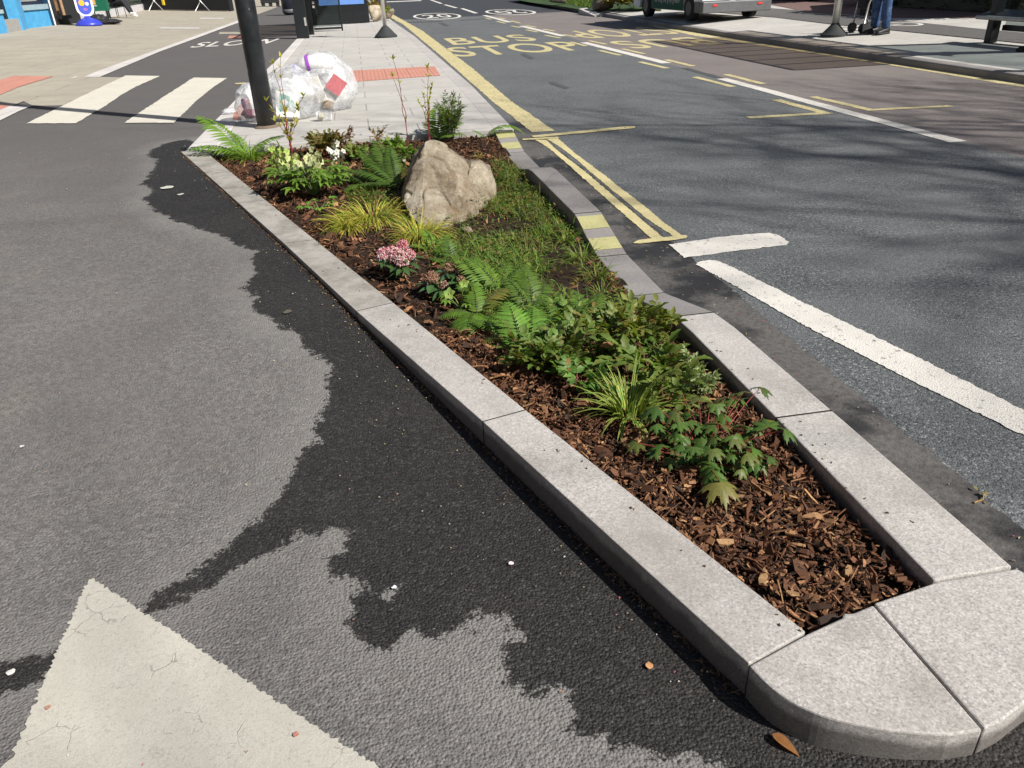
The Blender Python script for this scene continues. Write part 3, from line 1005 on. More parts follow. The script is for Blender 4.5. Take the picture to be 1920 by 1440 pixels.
# zebra stripes on the raised crossing and the white triangle near the camera
zt = lambda x, y: max(track_z(y), 0.0) + 0.009
for px in ([(50, 232), (142, 232), (200, 198), (225, 180), (255, 163), (300, 143), (236, 142), (160, 178)], [(233, 231), (326, 231), (368, 190), (400, 164), (426, 147), (363, 146), (310, 180)]):
    sheet('zebra_stripe', [at(*p, KT) for p in px], zt, M['zebra'], track, step=0.06, jit=0.006)
sheet('give_way_triangle', [at(*p, 0) for p in [(166, 1088), (174, 1085), (186, 1094), (684, 1424), (1000, 1640), (-160, 1640), (22, 1420)]], lambda x, y: 0.004, M['tri'], track, step=0.006, jit=0.0032)
mark_ = sheet('orange_line', [at(*p, KT) for p in [(440, 156), (460, 155), (460, 158), (441, 158)]], lambda x, y: KT + 0.003, M['yellow'], track)

# ------------------------------------------------------------------ planter kerb, stone by stone
planter = empty('planter_kerb', 'pale granite kerb edging the long wedge-shaped planting bed', 'kerb')


def stone(name, top, zt_, mat, parent, bevel=0.0035, zb=-0.06):
    mb = MB()
    zz = zt_ if hasattr(zt_, '__len__') else [zt_] * len(top)
    mb.prism([(x, y, z) for (x, y), z in zip(top, zz)], [(x, y, zb) for x, y in top])
    return mb.build(name, mat, parent, bevel=bevel)


LO = [(p[1], p[0]) for p in KL_OUT]
LI = [(p[1], p[0]) for p in KL_IN]
g_ = 0.0022


def lerp2(a, b, t):
    return (a[0] + (b[0] - a[0]) * t, a[1] + (b[1] - a[1]) * t)


stn = []


def spline(P, k):
    out = []
    for i in range(len(P) - 1):
        p0, p1, p2, p3 = (Vector(P[max(0, min(len(P) - 1, j))]) for j in (i - 1, i, i + 1, i + 2))
        for q in range(k):
            t = q / k
            out.append(tuple(0.5 * ((2 * p1) + (p2 - p0) * t + (2 * p0 - 5 * p1 + 4 * p2 - p3) * t * t + (3 * p1 - p0 - 3 * p2 + p3) * t ** 3)))
    return out + [tuple(P[-1])]


for i in range(4):
    cuts = 3 if i == 3 else 1
    for k in range(cuts):
        t0, t1 = k / cuts, (k + 1) / cuts
        L = (Vector(LO[i + 1]) - Vector(LO[i])).length
        e = g_ / L
        q = [lerp2(LO[i], LO[i + 1], t0 + e), lerp2(LI[i], LI[i + 1], t0 + e), lerp2(LI[i], LI[i + 1], t1 - e), lerp2(LO[i], LO[i + 1], t1 - e)]
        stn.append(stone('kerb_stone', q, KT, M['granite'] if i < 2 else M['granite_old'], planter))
for t_, i in ((0.0, 0), (0.0, 1), (0.0, 2), (0.0, 3), (0.333, 3), (0.667, 3)):
    if i == 0:
        continue
    a, b = lerp2(LO[i], LO[i + 1], t_), lerp2(LI[i], LI[i + 1], t_)
    d = (Vector(LO[i + 1]) - Vector(LO[i])).normalized() * 0.0035
    mb = MB()
    tp = [(a[0] - d.x, a[1] - d.y), (b[0] - d.x, b[1] - d.y), (b[0] + d.x, b[1] + d.y), (a[0] + d.x, a[1] + d.y)]
    mb.prism([(x, y, KT - 0.0005) for x, y in tp], [(x, y, -0.05) for x, y in tp])
    mb.build('mortar_joint', M['joint'], planter)
# the mitred corner stone at the far left
q = [(-1.86, 8.56), (-1.545, 8.46), (-1.565, 8.60), (-1.89, 8.63)]

# nose: two big stones with a rounded front
J0, J1 = (1.152, 1.315), (1.163, 0.925)
nose_l = [at(*p, KT).xy for p in [(1405, 1247), (1428, 1272), (1455, 1296), (1490, 1318), (1540, 1340), (1600, 1356), (1660, 1367), (1720, 1374), (1780, 1377)]]
ol = spline([tuple(p) for p in nose_l], 4) + [(J1[0] - g_, J1[1] + 0.002), (J0[0] - g_, J0[1])]
# chipped inner edge towards the bed
ol += [(1.085, 1.300), (1.06, 1.305), (1.048, 1.291), tuple(at(1513, 1188, KT).xy)]
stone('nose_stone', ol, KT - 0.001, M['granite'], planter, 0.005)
arc = [(J1[0] + g_, J1[1] + 0.003)]
for p in ((1.23, 0.943), (1.31, 0.972), (1.40, 1.005), (1.49, 1.052), (1.57, 1.12), (1.622, 1.21), (1.626, 1.29), (1.604, 1.352)):
    arc.append(p)
arc = [arc[0]] + spline(arc[1:], 5)
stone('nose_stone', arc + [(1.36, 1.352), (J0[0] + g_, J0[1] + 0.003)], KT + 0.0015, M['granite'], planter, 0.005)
# road side: high stones, dropped inlets, ramps between them
cutset = [1.36, 2.25, 3.24, 3.78, 4.46, 5.12, 5.9, 6.56, 7.02, 7.75, 8.50]


def kr(y, j):
    return float(np.interp(y, [r[0] for r in KR], [r[j] for r in KR]))


for i in range(len(cutset) - 1):
    y0, y1 = cutset[i] + g_, cutset[i + 1] - g_
    if i and cutset[i] not in (5.9, 6.56):
        mb = MB()
        yj = cutset[i]
        tp = [(kr(yj, 1) - 0.0005, yj - 0.003), (kr(yj, 2) + 0.0005, yj - 0.003), (kr(yj, 2) + 0.0005, yj + 0.003), (kr(yj, 1) - 0.0005, yj + 0.003)]
        mb.prism([(x, y, kr(yj, 3) + 0.0006) for x, y in tp], [(x, y, -0.05) for x, y in tp])
        mb.build('mortar_joint', M['joint'], planter)
    yy = sorted({y0, y1} | {r[0] for r in KR if y0 < r[0] < y1})
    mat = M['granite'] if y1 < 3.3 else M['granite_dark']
    mb = MB()
    n = len(yy)
    vs = []
    for y in yy:
        xi, xo, z = kr(y, 1), kr(y, 2), kr(y, 3)
        vs += [(xi, y, z), (xo, y, z), (xo, y, -0.06), (xi, y, -0.06)]
    fs = []
    for k in range(n - 1):
        a, b = 4 * k, 4 * k + 4
        fs += [(a, a + 1, b + 1, b), (a + 1, a + 2, b + 2, b + 1), (a + 3, a, b, b + 3)]
    fs += [(3, 2, 1, 0), tuple(4 * (n - 1) + q for q in (0, 1, 2, 3))]
    mb.add(vs, fs)
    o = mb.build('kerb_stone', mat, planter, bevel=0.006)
    for ya, yb in ((4.55, 4.72), (4.86, 5.06), (7.86, 8.06), (8.22, 8.42)):
        if ya > y0 - 0.05 and yb < y1 + 0.05:
            sheet('yellow_stripe', [(kr(ya, 1) + 0.004, ya), (kr(ya, 2) - 0.004, ya), (kr(yb, 2) - 0.004, yb), (kr(yb, 1) + 0.004, yb)], lambda x, y: kr(y, 3) + 0.003, M['yellow_kerb'], o)


# ------------------------------------------------------------------ bed soil and bark mulch
def bed_u(x, y):
    xl, xr = interp(y, KL_IN), interp(y, KR_IN)
    return (x - xl) / max(1e-3, xr - xl)


def soil_z(x, y):
    u = min(1, max(0, bed_u(x, y)))
    base = 0.075 - 0.065 * sstep(0.1, 0.85, u)
    near = 0.062 - 0.018 * u
    t = sstep(2.2, 3.6, y)
    z = near * (1 - t) + base * t
    z = z * (1 - sstep(7.2, 8.4, y)) + 0.055 * sstep(7.2, 8.4, y)
    return z + 0.016 * (noise.noise(Vector((x * 4, y * 4, 0.3))) + 0.5 * noise.noise(Vector((x * 11, y * 11, 1.3))))


mb = MB()
ny, nx_ = 170, 36
vs = []
for i in range(ny + 1):
    y = 1.24 + (8.62 - 1.24) * i / ny
    xl, xr = interp(y, KL_IN) - 0.03, interp(y, KR_IN) + 0.03
    for k in range(nx_ + 1):
        x = xl + (xr - xl) * k / nx_
        vs.append((x, y, soil_z(x, y) - 0.004))
mb.add(vs, [(i * (nx_ + 1) + k, i * (nx_ + 1) + k + 1, (i + 1) * (nx_ + 1) + k + 1, (i + 1) * (nx_ + 1) + k) for i in range(ny) for k in range(nx_)])
tag(mb.build('planting_soil', M['soil'], smooth=True), kind='structure')

# patches without bark: weeds and bare earth right of and in front of the boulder
WEED = [at(*p, 0.03) for p in [(935, 305), (985, 320), (1010, 345), (1060, 400), (1095, 440), (1120, 500), (1175, 560), (1200, 590), (1130, 610), (1020, 600), (950, 560),
                               (880, 520), (820, 470), (780, 440), (820, 415), (905, 390), (930, 360)]]


def weedness(P):
    return sdist(np.asarray(P, float), WEED)


def in_bed(n, ylo, yhi):
    out = []
    while len(out) < n:
        y = random.uniform(ylo, yhi)
        xl, xr = interp(y, KL_IN), interp(y, KR_IN)
        x = random.uniform(-1.6, 1.4)
        if xl + 0.012 < x < xr - 0.012 and y > 1.33 + 0.05 * (x > 1.2) - 0.02 and y < back_y(x) - 0.02:
            out.append((x, y))
    return out


def chip_colour():
    r = random.random()
    if r < 0.38: c = (0.090, 0.038, 0.019)
    elif r < 0.68: c = (0.155, 0.066, 0.031)
    elif r < 0.79: c = (0.035, 0.019, 0.012)
    elif r < 0.94: c = (0.28, 0.140, 0.066)
    else: c = (0.38, 0.21, 0.095)
    k = random.uniform(0.7, 1.35)
    return tuple(x * k for x in c)


def chip(mb, x, y, z, L, W, T, tilt, col):
    R = Matrix.Rotation(random.uniform(0, 2 * PI), 3, 'Z') @ Matrix.Rotation(random.gauss(0, tilt), 3, 'Y') @ Matrix.Rotation(random.gauss(0, tilt * 1.5), 3, 'X')
    bend = random.gauss(0, 0.12) * L
    taper = random.uniform(0.25, 1.0)
    C = Vector((x, y, z))
    vs = []
    for s, w in ((-1, random.uniform(0.4, 1)), (0, 1), (1, taper)):
        for a, b in ((-1, -1), (1, -1), (1, 1), (-1, 1)):
            p = Vector((s * L / 2 * random.uniform(0.85, 1.1), a * W / 2 * w * random.uniform(0.75, 1.15), b * T / 2 + (bend if s == 0 else 0)))
            vs.append(C + R @ p)
    fs = [(0, 1, 2, 3), (11, 10, 9, 8)]
    for r in (0, 4):
        for k in range(4):
            fs.append((r + k, r + 4 + k, r + 4 + (k + 1) % 4, r + (k + 1) % 4))
    mb.add(vs, fs, col)


mb = MB()
pts = in_bed(10000, 1.3, 3.4) + in_bed(10500, 3.2, 8.62)
wd = weedness(pts)
for (x, y), w in zip(pts, wd):
    if w > 0.0 and random.random() < min(0.93, 0.55 + w * 6):
        continue
    far = y > 3.3
    r = random.random()
    L = random.lognormvariate(math.log(0.019 if not far else 0.026), 0.62)
    W = L * random.uniform(0.14, 0.5)
    if r < 0.12:
        L, W = random.uniform(0.04, 0.10), random.uniform(0.0018, 0.0045)
    L = min(L, 0.07 if r >= 0.12 else 0.11)
    chip(mb, x, y, soil_z(x, y) + random.uniform(0.0, 0.024), L, W, random.uniform(0.002, 0.006), 0.42, chip_colour())
# the few big pale pieces of the near corner
for px, py, L, W in ((1430, 1090, 0.075, 0.026), (1360, 1022, 0.05, 0.022), (1375, 935, 0.06, 0.02), (1590, 1070, 0.05, 0.02), (1484, 1120, 0.035, 0.02)):
    p = at(px, py, 0.07)
    chip(mb, p.x, p.y, soil_z(p.x, p.y) + 0.028, L, W, 0.007, 0.15, (0.42, 0.25, 0.12))
mulch = tag(mb.build('bark_mulch', M['chips']), label='brown bark chip mulch spread over the planting bed', cat='mulch', kind='stuff')

# ------------------------------------------------------------------ boulder
def hull_rock(pts, cuts=5, amp=0.02, seed=0.0, sharp=0.5):
    bm = bmesh.new()
    for p in pts:
        bm.verts.new(p)
    bmesh.ops.convex_hull(bm, input=bm.verts)
    loose = [v for v in bm.verts if not v.link_faces]
    bmesh.ops.delete(bm, geom=loose, context='VERTS')
    bmesh.ops.triangulate(bm, faces=bm.faces)
    for it in range(cuts):
        bmesh.ops.subdivide_edges(bm, edges=[e for e in bm.edges if e.calc_length() > 0.022], cuts=1)
        bmesh.ops.triangulate(bm, faces=bm.faces)
        if sharp and it in (1, 3):
            bmesh.ops.smooth_vert(bm, verts=bm.verts, factor=sharp, use_axis_x=True, use_axis_y=True, use_axis_z=True)
    bm.normal_update()
    S = Vector((seed, seed * 2, 0))
    for v in bm.verts:
        p = v.co + S
        d = amp * (noise.noise(p * 4) * 1.2 + noise.noise(p * 9) * 0.7 + noise.noise(p * 22) * 0.3)
        r = abs(noise.noise(p * 5 + Vector((3, 1, 7))))
        d -= amp * 1.0 * max(0, 0.10 - r) / 0.10
        v.co += v.normal * d
    vs = [tuple(v.co) for v in bm.verts]
    bm.verts.index_update()
    fs = [tuple(v.index for v in f.verts) for f in bm.faces]
    bm.free()
    return vs, fs


mb = MB()
main = [aty(*p) for p in [(790, 424, 5.28), (838, 416, 5.32), (755, 378, 5.60), (768, 403, 5.42), (884, 398, 5.55), (774, 318, 5.86), (782, 303, 5.95), (796, 264, 6.05), (806, 261, 6.08), (822, 261, 6.12), (832, 266, 6.16), (862, 288, 6.28),
                          (842, 274, 6.22), (878, 303, 6.35), (800, 338, 5.74), (860, 335, 5.70), (890, 345, 5.9), (895, 385, 5.65), (761, 350, 5.74), (880, 318, 6.2)]]
main += [Vector((0.2, 6.4, 0.03)), Vector((0.25, 6.75, 0.03)), Vector((0.85, 6.7, 0.03)), Vector((0.5, 6.7, 0.34)), Vector((0.32, 6.45, 0.30)), Vector((0.75, 6.5, 0.25))]
low = [Vector((p.x, p.y, -0.03)) for p in main if p.z < 0.1]
v_, f_ = hull_rock(main + low, 5, 0.016, 0.0, 0.0)
mb.add(v_, f_)
side = [aty(*p) for p in [(884, 304, 6.18), (899, 300, 6.2), (925, 330, 6.12), (930, 345, 6.12), (926, 372, 6.02), (902, 385, 5.80), (880, 322, 6.0), (892, 352, 5.85), (872, 360, 5.85), (870, 392, 5.72)]]
side += [Vector((1.0, 6.45, 0.02)), Vector((0.8, 6.6, 0.02)), Vector((0.95, 6.4, 0.2)), Vector((0.7, 6.5, 0.25))]
low = [Vector((p.x, p.y, -0.03)) for p in side if p.z < 0.12]
v_, f_ = hull_rock(side + low, 5, 0.009, 5.0, 0.0)
mb.add(v_, f_)
tag(mb.build('boulder', M['boulder'], smooth=False), 'big rough tan sandstone boulder with a pointed top, sitting in the planting bed', 'boulder')
for px, py, s in ((875, 425, 0.05), (895, 447, 0.045), (990, 482, 0.035), (757, 300, 0.05)):
    p = at(px, py, 0.05)
    mb = MB()
    v_, f_ = hull_rock([Vector((p.x + random.uniform(-s, s), p.y + random.uniform(-s, s) * 0.8, soil_z(p.x, p.y) + random.uniform(-0.01, s * 0.7))) for _ in range(14)], 2, 0.004, px)
    mb.add(v_, f_)
    lab = {875: 'small flat tan stone lying just in front of the boulder', 895: 'small buff stone on bare soil below the boulder', 990: 'little pinkish stone among the weeds in the middle of the bed', 757: 'pale pebble on the mulch by the back left of the boulder'}[px]
    tag(mb.build('small_stone', M['boulder'], smooth=True), lab, 'stone', 'small loose stones in the bed')


# ------------------------------------------------------------------ plant pieces
def vary(c, k=0.18):
    f = random.uniform(1 - k, 1 + k)
    return (c[0] * f * random.uniform(0.92, 1.08), c[1] * f, c[2] * f * random.uniform(0.9, 1.1))


def lerpc(a, b, t):
    return tuple(x + (y - x) * t for x, y in zip(a, b))


def rand_dir(az, el):
    return Vector((math.sin(az) * math.cos(el), math.cos(az) * math.cos(el), math.sin(el)))


def leaf(mb, base, d, L, W, col, n=4, fold=0.22, droop=0.35, kind='ovate', up=None, serr=0.0, tip=None, edge=None):
    """one leaf: a folded, drooping blade of n rows of (left, midrib, right)"""
    d = Vector(d).normalized()
    up = Vector(up) if up is not None else Vector((0, 0, 1))
    side = d.cross(up)
    if side.length < 1e-3:
        side = Vector((1, 0, 0))
    side.normalize()
    nrm = side.cross(d).normalized()
    vs, cc = [], []
    p = Vector(base)
    dd = d.copy()
    for i in range(n + 1):
        t = i / n
        if kind == 'ovate':
            w = math.sin(PI * min(1, t ** 0.75)) ** 0.85
        elif kind == 'lance':
            w = math.sin(PI * (0.12 + 0.88 * t ** 0.8)) if t < 1 else 0
        else:
            w = (1 - t) ** 0.5 if t > 0.1 else 0.8
        if i in (0, n):
            w = 0.02
        if serr and 0 < i < n:
            w *= 1 + (serr if i % 2 else -serr)
        hw = w * W / 2
        c = col if tip is None else lerpc(col, tip, t)
        vs += [p - side * hw + nrm * hw * fold * 2, p, p + side * hw + nrm * hw * fold * 2]
        ce = edge if edge is not None else c
        cc += [ce, lerpc(c, (0.12, 0.16, 0.06), 0.18) if edge is None else c, ce]
        p = p + dd * (L / n)
        dd = (dd - nrm * droop / n).normalized()
        nrm = side.cross(dd).normalized()
    fs = []
    for i in range(n):
        a = i * 3
        fs += [(a, a + 1, a + 4, a + 3), (a + 1, a + 2, a + 5, a + 4)]
    mb.add(vs, fs, cols=cc)
    return p


def frond(mb, sb, base, az, el, L, col, N=16, wid=0.34, droop=1.0, lobed=False, dark=None, curl=0.0, stemcol=(0.06, 0.075, 0.025), bare=0.12):
    """a fern frond: arching rachis with two rows of leaflets"""
    p = Vector(base)
    d = rand_dir(az, el)
    if random.random() < 0.07:
        col, dark = (0.125, 0.12, 0.035), (0.09, 0.12, 0.03)
    pts, dirs = [p.copy()], [d.copy()]
    n = N + 3
    side0 = Vector((math.cos(az), -math.sin(az), 0))
    for i in range(n):
        p = p + d * (L / n)
        ang = droop / n
        d = (Matrix.Rotation(-ang if True else ang, 3, side0) @ d).normalized()
        d = (Matrix.Rotation(curl / n, 3, 'Z') @ d).normalized()
        pts.append(p.copy())
        dirs.append(d.copy())
    sb.tube(pts, [max(0.0008, 0.0032 * (1 - 0.8 * i / n)) for i in range(n + 1)], 5, stemcol)
    for i in range(1, n + 1):
        t = i / n
        if t < bare:
            continue
        tt = (t - bare) / (1 - bare)
        ll = L * wid * (math.sin(PI * (0.16 + 0.80 * tt ** 0.9)) ** 0.8) * random.uniform(0.92, 1.06)
        if ll < 0.004:
            continue
        dd = dirs[i]
        sd = Vector((dd.y, -dd.x, 0))
        sd = sd.normalized() if sd.length > 0.01 else side0
        nn = sd.cross(dd).normalized()
        for s in (-1, 1):
            ld = (sd * s * 0.92 + dd * (0.30 + 0.3 * tt) - nn * 0.10 + Vector((0, 0, random.gauss(0, 0.05)))).normalized()
            c = vary(lerpc(col, dark or col, random.random()), 0.15)
            w = max(ll * 0.26, L / n * 0.82)
            leaf(mb, pts[i], ld, ll, min(w, L / n * 1.0), c, 6 if lobed else 4, 0.12, 0.45, 'lance', nn if nn.z > 0 else -nn, serr=0.16 if lobed else 0.0)


def fern(label, px, py, fronds, col, dark, group=None, lobed=False, N=17, z=None, wid=0.32):
    b = at(px, py, 0.05)
    b.y = min(b.y, 8.38)
    b.z = soil_z(b.x, b.y) if z is None else z
    root = empty('fern', label, 'fern', group, b)
    mb, sb = MB(), MB()
    for az, el, L, droop in fronds:
        o = Vector((random.uniform(-0.02, 0.02), random.uniform(-0.02, 0.02), 0))
        frond(mb, sb, o, math.radians(az) + random.gauss(0, 0.05), math.radians(el), L, col, N, wid, droop, lobed, dark, random.gauss(0, 0.25))
    mb.build('fronds', M['fernleaf'], root, smooth=True)
    sb.build('stalks', M['stem'], root, smooth=True)
    return root


def blades(mb, base, n, L, W, cols, spread=0.05, el=(35, 85), droop=(0.9, 2.0), az=None, edge=None, seg=6):
    for _ in range(n):
        a = random.uniform(0, 2 * PI) if az is None else random.gauss(math.radians(az), 0.9)
        e = math.radians(random.uniform(*el))
        r = random.random() ** 0.5 * spread
        p = Vector(base) + Vector((math.sin(a) * r, math.cos(a) * r, 0))
        d = rand_dir(a, e)
        l = L * random.uniform(0.55, 1.15)
        w = W * random.uniform(0.7, 1.2)
        dr = random.uniform(*droop)
        sd = Vector((math.cos(a), -math.sin(a), 0))
        tw = random.gauss(0, 0.25)
        c = vary(random.choice(cols), 0.2)
        vs, cc = [], []
        for i in range(seg + 1):
            t = i / seg
            hw = w / 2 * (1 - t ** 2.2) + 0.0003
            s2 = (sd + d.cross(sd) * tw).normalized()
            if edge is not None:
                vs += [p - s2 * hw, p - s2 * hw * 0.5, p + s2 * hw * 0.5, p + s2 * hw]
                cc += [edge, c, c, edge]
            else:
                vs += [p - s2 * hw, p + s2 * hw]
                k = lerpc(lerpc(c, (0.10, 0.10, 0.03), 0.3), c, min(1, t * 2))
                cc += [k, k]
            p = p + d * (l / seg)
            if p.z < 0.012 - 0.0 and d.z < 0:
                d.z = 0
                d.normalize()
            d = (Matrix.Rotation(-dr / seg, 3, sd) @ d).normalized()
        fs = []
        m = 4 if edge is not None else 2
        for i in range(seg):
            for q in range(m - 1):
                a_ = i * m + q
                fs.append((a_, a_ + 1, a_ + m + 1, a_ + m))
        mb.add(vs, fs, cols=cc)


def grass(name, label, cat, px, py, n, L, W, cols, spread=0.06, group=None, el=(35, 85), droop=(0.9, 2.0), az=None, edge=None):
    b = at(px, py, 0.05)
    b.z = soil_z(b.x, b.y) - 0.005
    mb = MB()
    blades(mb, (0, 0, 0), n, L, W, cols, spread, el, droop, az, edge)
    o = mb.build(name, M['grassleaf'], smooth=False)
    o.location = b
    tag(o, label, cat, group)
    return o


def compound(mb, sb, p, d, L, lsize, col, tip, nl=5, scol=(0.20, 0.05, 0.03), droop=0.6, serr=0.14, wr=0.52):
    """petiole with a terminal leaflet and pairs along it"""
    d = Vector(d).normalized()
    sd = d.cross(Vector((0, 0, 1)))
    sd = sd.normalized() if sd.length > 0.01 else Vector((1, 0, 0))
    pts = [Vector(p)]
    dd = d.copy()
    for i in range(4):
        pts.append(pts[-1] + dd * L / 4)
        dd = (dd - Vector((0, 0, 1)) * 0.08).normalized()
    sb.tube(pts, [0.0016, 0.0014, 0.0012, 0.001, 0.0008], 4, scol, cap=False)
    up = sd.cross(dd)
    up = up if up.z > 0 else -up
    K = (nl - 1) // 2
    for k in range(K):
        q = pts[2 + k] if 2 + k < 5 else pts[4]
        for s in (-1, 1):
            c = vary(lerpc(col, tip, random.random() ** 1.5), 0.28)
            if random.random() < 0.035:
                c = vary((0.17, 0.095, 0.04), 0.3)
            ls = lsize * random.uniform(0.75, 1.05)
            leaf(mb, q, sd * s + dd * 0.75 + Vector((0, 0, random.gauss(-0.05, 0.2))), ls, ls * wr, c, 5, random.uniform(0.1, 0.3), droop * random.uniform(0.4, 1.5), 'ovate', up, serr)
    c = vary(lerpc(col, tip, random.random() ** 1.5), 0.2)
    ls = lsize * random.uniform(0.95, 1.25)
    leaf(mb, pts[-1], dd + Vector((0, 0, random.gauss(0, 0.15))), ls, ls * wr, c, 6, random.uniform(0.1, 0.3), droop * random.uniform(0.4, 1.5), 'ovate', up, serr)


def leafy(name, label, cat, px, py, nst, H, R, col, tip, lsize=0.05, nl=5, scol=(0.20, 0.06, 0.04), group=None, per=6, lean=(0, 0), mat='leaf', z=None, el=(20, 75), wr=0.52, serr=0.14, droop=0.6):
    b = at(px, py, 0.05)
    if z is None:
        b.y = min(b.y, 8.36)
    b.z = soil_z(b.x, b.y) if z is None else z
    root = empty(name, label, cat, group, b)
    mb, sb = MB(), MB()
    for k in range(nst):
        a = 2 * PI * k / nst + random.uniform(-0.4, 0.4)
        rr = R * random.uniform(0.35, 1.05)
        hh = H * random.uniform(0.55, 1.05) * (1 - 0.3 * rr / R)
        end = Vector((math.sin(a) * rr + lean[0], math.cos(a) * rr + lean[1], hh))
        mid = end * 0.5 + Vector((random.gauss(0, 0.015), random.gauss(0, 0.015), hh * 0.12))
        pts = [Vector((0, 0, 0)) * (1 - t) ** 2 + mid * 2 * t * (1 - t) + end * t * t for t in [i / 6 for i in range(7)]]
        sb.tube(pts, [0.0026 - 0.0015 * i / 6 for i in range(7)], 5, vary(scol, 0.2))
        for j in range(per):
            t = 0.35 + 0.65 * (j + random.random() * 0.5) / per
            i = min(5, int(t * 6))
            q = pts[i].lerp(pts[i + 1], t * 6 - i) if t < 1 else pts[6]
            az = a + random.uniform(-1.6, 1.6)
            d = rand_dir(az, math.radians(random.uniform(*el)))
            compound(mb, sb, q, d, lsize * random.uniform(0.8, 1.6), lsize, col, tip, nl, scol, droop, serr, wr)
    mb.build('leaves', M[mat], root, smooth=True)
    sb.build('stems', M['stem'], root, smooth=True)
    return root


def lobed_leaf(mb, base, d, R, col, up=None, droop=0.5, lobes=5):
    """palmate toothed leaf on the end of a stalk"""
    d = Vector(d).normalized()
    up = Vector(up) if up is not None else Vector((0, 0, 1))
    sd = d.cross(up)
    sd = sd.normalized() if sd.length > 0.01 else Vector((1, 0, 0))
    nn = sd.cross(d).normalized()
    A0 = math.radians(118)
    n = lobes * 8
    vs, cc = [Vector(base)], [lerpc(col, (0.2, 0.22, 0.1), 0.2)]
    for ringi in (0.5, 1.0):
        for i in range(n + 1):
            a = -A0 + 2 * A0 * i / n
            ph = (i / n) * lobes
            fr = abs((ph % 1) - 0.5) * 2                # 0 in the lobe, 1 in the notch
            r = R * (1 - 0.46 * fr ** 1.2) * (1 - 0.22 * (abs(a) / A0) ** 2)
            if i % 2 and ringi == 1.0:
                r *= 0.80
            r *= ringi * (0.85 if ringi == 0.5 else 1)
            q = d * math.cos(a) * r + sd * math.sin(a) * r
            q += nn * (-droop * r * r / R * 0.6 + 0.10 * r * (fr - 0.5) * -1.0)
            vs.append(Vector(base) + q)
            cc.append(col if ringi == 1.0 else lerpc(col, (0.15, 0.20, 0.07), 0.22 if fr < 0.3 else 0.0))
    fs = []
    m = n + 1
    for i in range(n):
        fs.append((0, 1 + i + 1, 1 + i))
        fs.append((1 + i, 1 + i + 1, 1 + m + i + 1, 1 + m + i))
    mb.add(vs, fs, cols=cc)


def blob(mb, c, r, col, n=0):
    """tiny eight-sided bud"""
    C = Vector(c)
    R = Matrix.Rotation(random.uniform(0, 3), 3, 'X') @ Matrix.Rotation(random.uniform(0, 3), 3, 'Z')
    vs = [C + R @ Vector(v) * r for v in ((1, 0, 0), (-1, 0, 0), (0, 1, 0), (0, -1, 0), (0, 0, 1), (0, 0, -1))]
    mb.add(vs, [(0, 2, 4), (2, 1, 4), (1, 3, 4), (3, 0, 4), (2, 0, 5), (1, 2, 5), (3, 1, 5), (0, 3, 5)], col)


# ------------------------------------------------------------------ ferns
G1, G2, G3 = (0.060, 0.135, 0.022), (0.085, 0.185, 0.026), (0.028, 0.072, 0.018)
GB = (0.10, 0.215, 0.035)
fern('pale green fern spreading three fronds over the far left corner of the kerb', 462, 296,
     [(-62, 62, 0.62, 0.8), (-95, 40, 0.55, 1.0), (75, 48, 0.45, 0.9), (-30, 70, 0.30, 0.9), (120, 35, 0.25, 1.0), (-75, 30, 0.38, 0.8)], GB, G2, N=19, z=0.06)
fern('upright fern beside the dark narrow leaved bush at the back of the bed', 815, 252,
     [(30, 72, 0.42, 1.1), (5, 78, 0.48, 1.2), (70, 60, 0.36, 1.2), (-40, 65, 0.30, 1.0), (100, 45, 0.3, 1.2), (150, 50, 0.25, 1.1)], GB, G2, N=16)
fern('thin fern frond hanging over the yellow painted kerb end', 902, 248, [(78, 55, 0.50, 1.9), (-60, 55, 0.18, 1.0)], GB, G2, N=18, wid=0.24)
fern('dark fern leaning on the left side of the boulder', 748, 352,
     [(-20, 62, 0.52, 0.7), (-50, 52, 0.55, 0.8), (-78, 42, 0.48, 0.8), (-8, 70, 0.42, 0.8), (-100, 30, 0.36, 0.6), (-65, 60, 0.4, 0.9), (-120, 40, 0.3, 0.8)], G1, (0.035, 0.085, 0.02), N=20, wid=0.24)
fern('fern with long thin fronds between the cream hellebore and the boulder', 688, 352,
     [(-70, 45, 0.36, 0.8), (20, 60, 0.40, 0.9), (60, 40, 0.34, 1.0), (-10, 30, 0.30, 0.7), (-140, 30, 0.32, 0.8), (110, 35, 0.30, 0.9)], (0.075, 0.17, 0.035), G1, N=16, wid=0.24)
fern('large fern arching right of the pink skimmia flowers', 935, 560,
     [(-62, 62, 0.34, 0.8), (-40, 70, 0.30, 0.9), (-15, 66, 0.27, 0.9), (15, 60, 0.26, 1.1), (-85, 48, 0.28, 0.9), (45, 48, 0.29, 1.1), (80, 40, 0.28, 1.0), (130, 40, 0.25, 1.2), (-120, 42, 0.26, 1.3), (-150, 38, 0.24, 1.4), (170, 40, 0.25, 1.3), (-30, 48, 0.33, 0.8), (-100, 60, 0.24, 1.4), (60, 65, 0.26, 1.2)], (0.085, 0.175, 0.028), G1, N=17, wid=0.26)
fern('dark fern tangled with grass above the bright frond, left of the bare soil', 1000, 590,
     [(-40, 60, 0.28, 0.9), (0, 66, 0.30, 0.9), (40, 55, 0.28, 1.1), (90, 45, 0.26, 1.2), (-90, 50, 0.24, 1.2), (150, 42, 0.22, 1.4), (-150, 40, 0.22, 1.4), (20, 40, 0.26, 1.0)], (0.060, 0.13, 0.024), (0.045, 0.095, 0.02), N=16, wid=0.27)
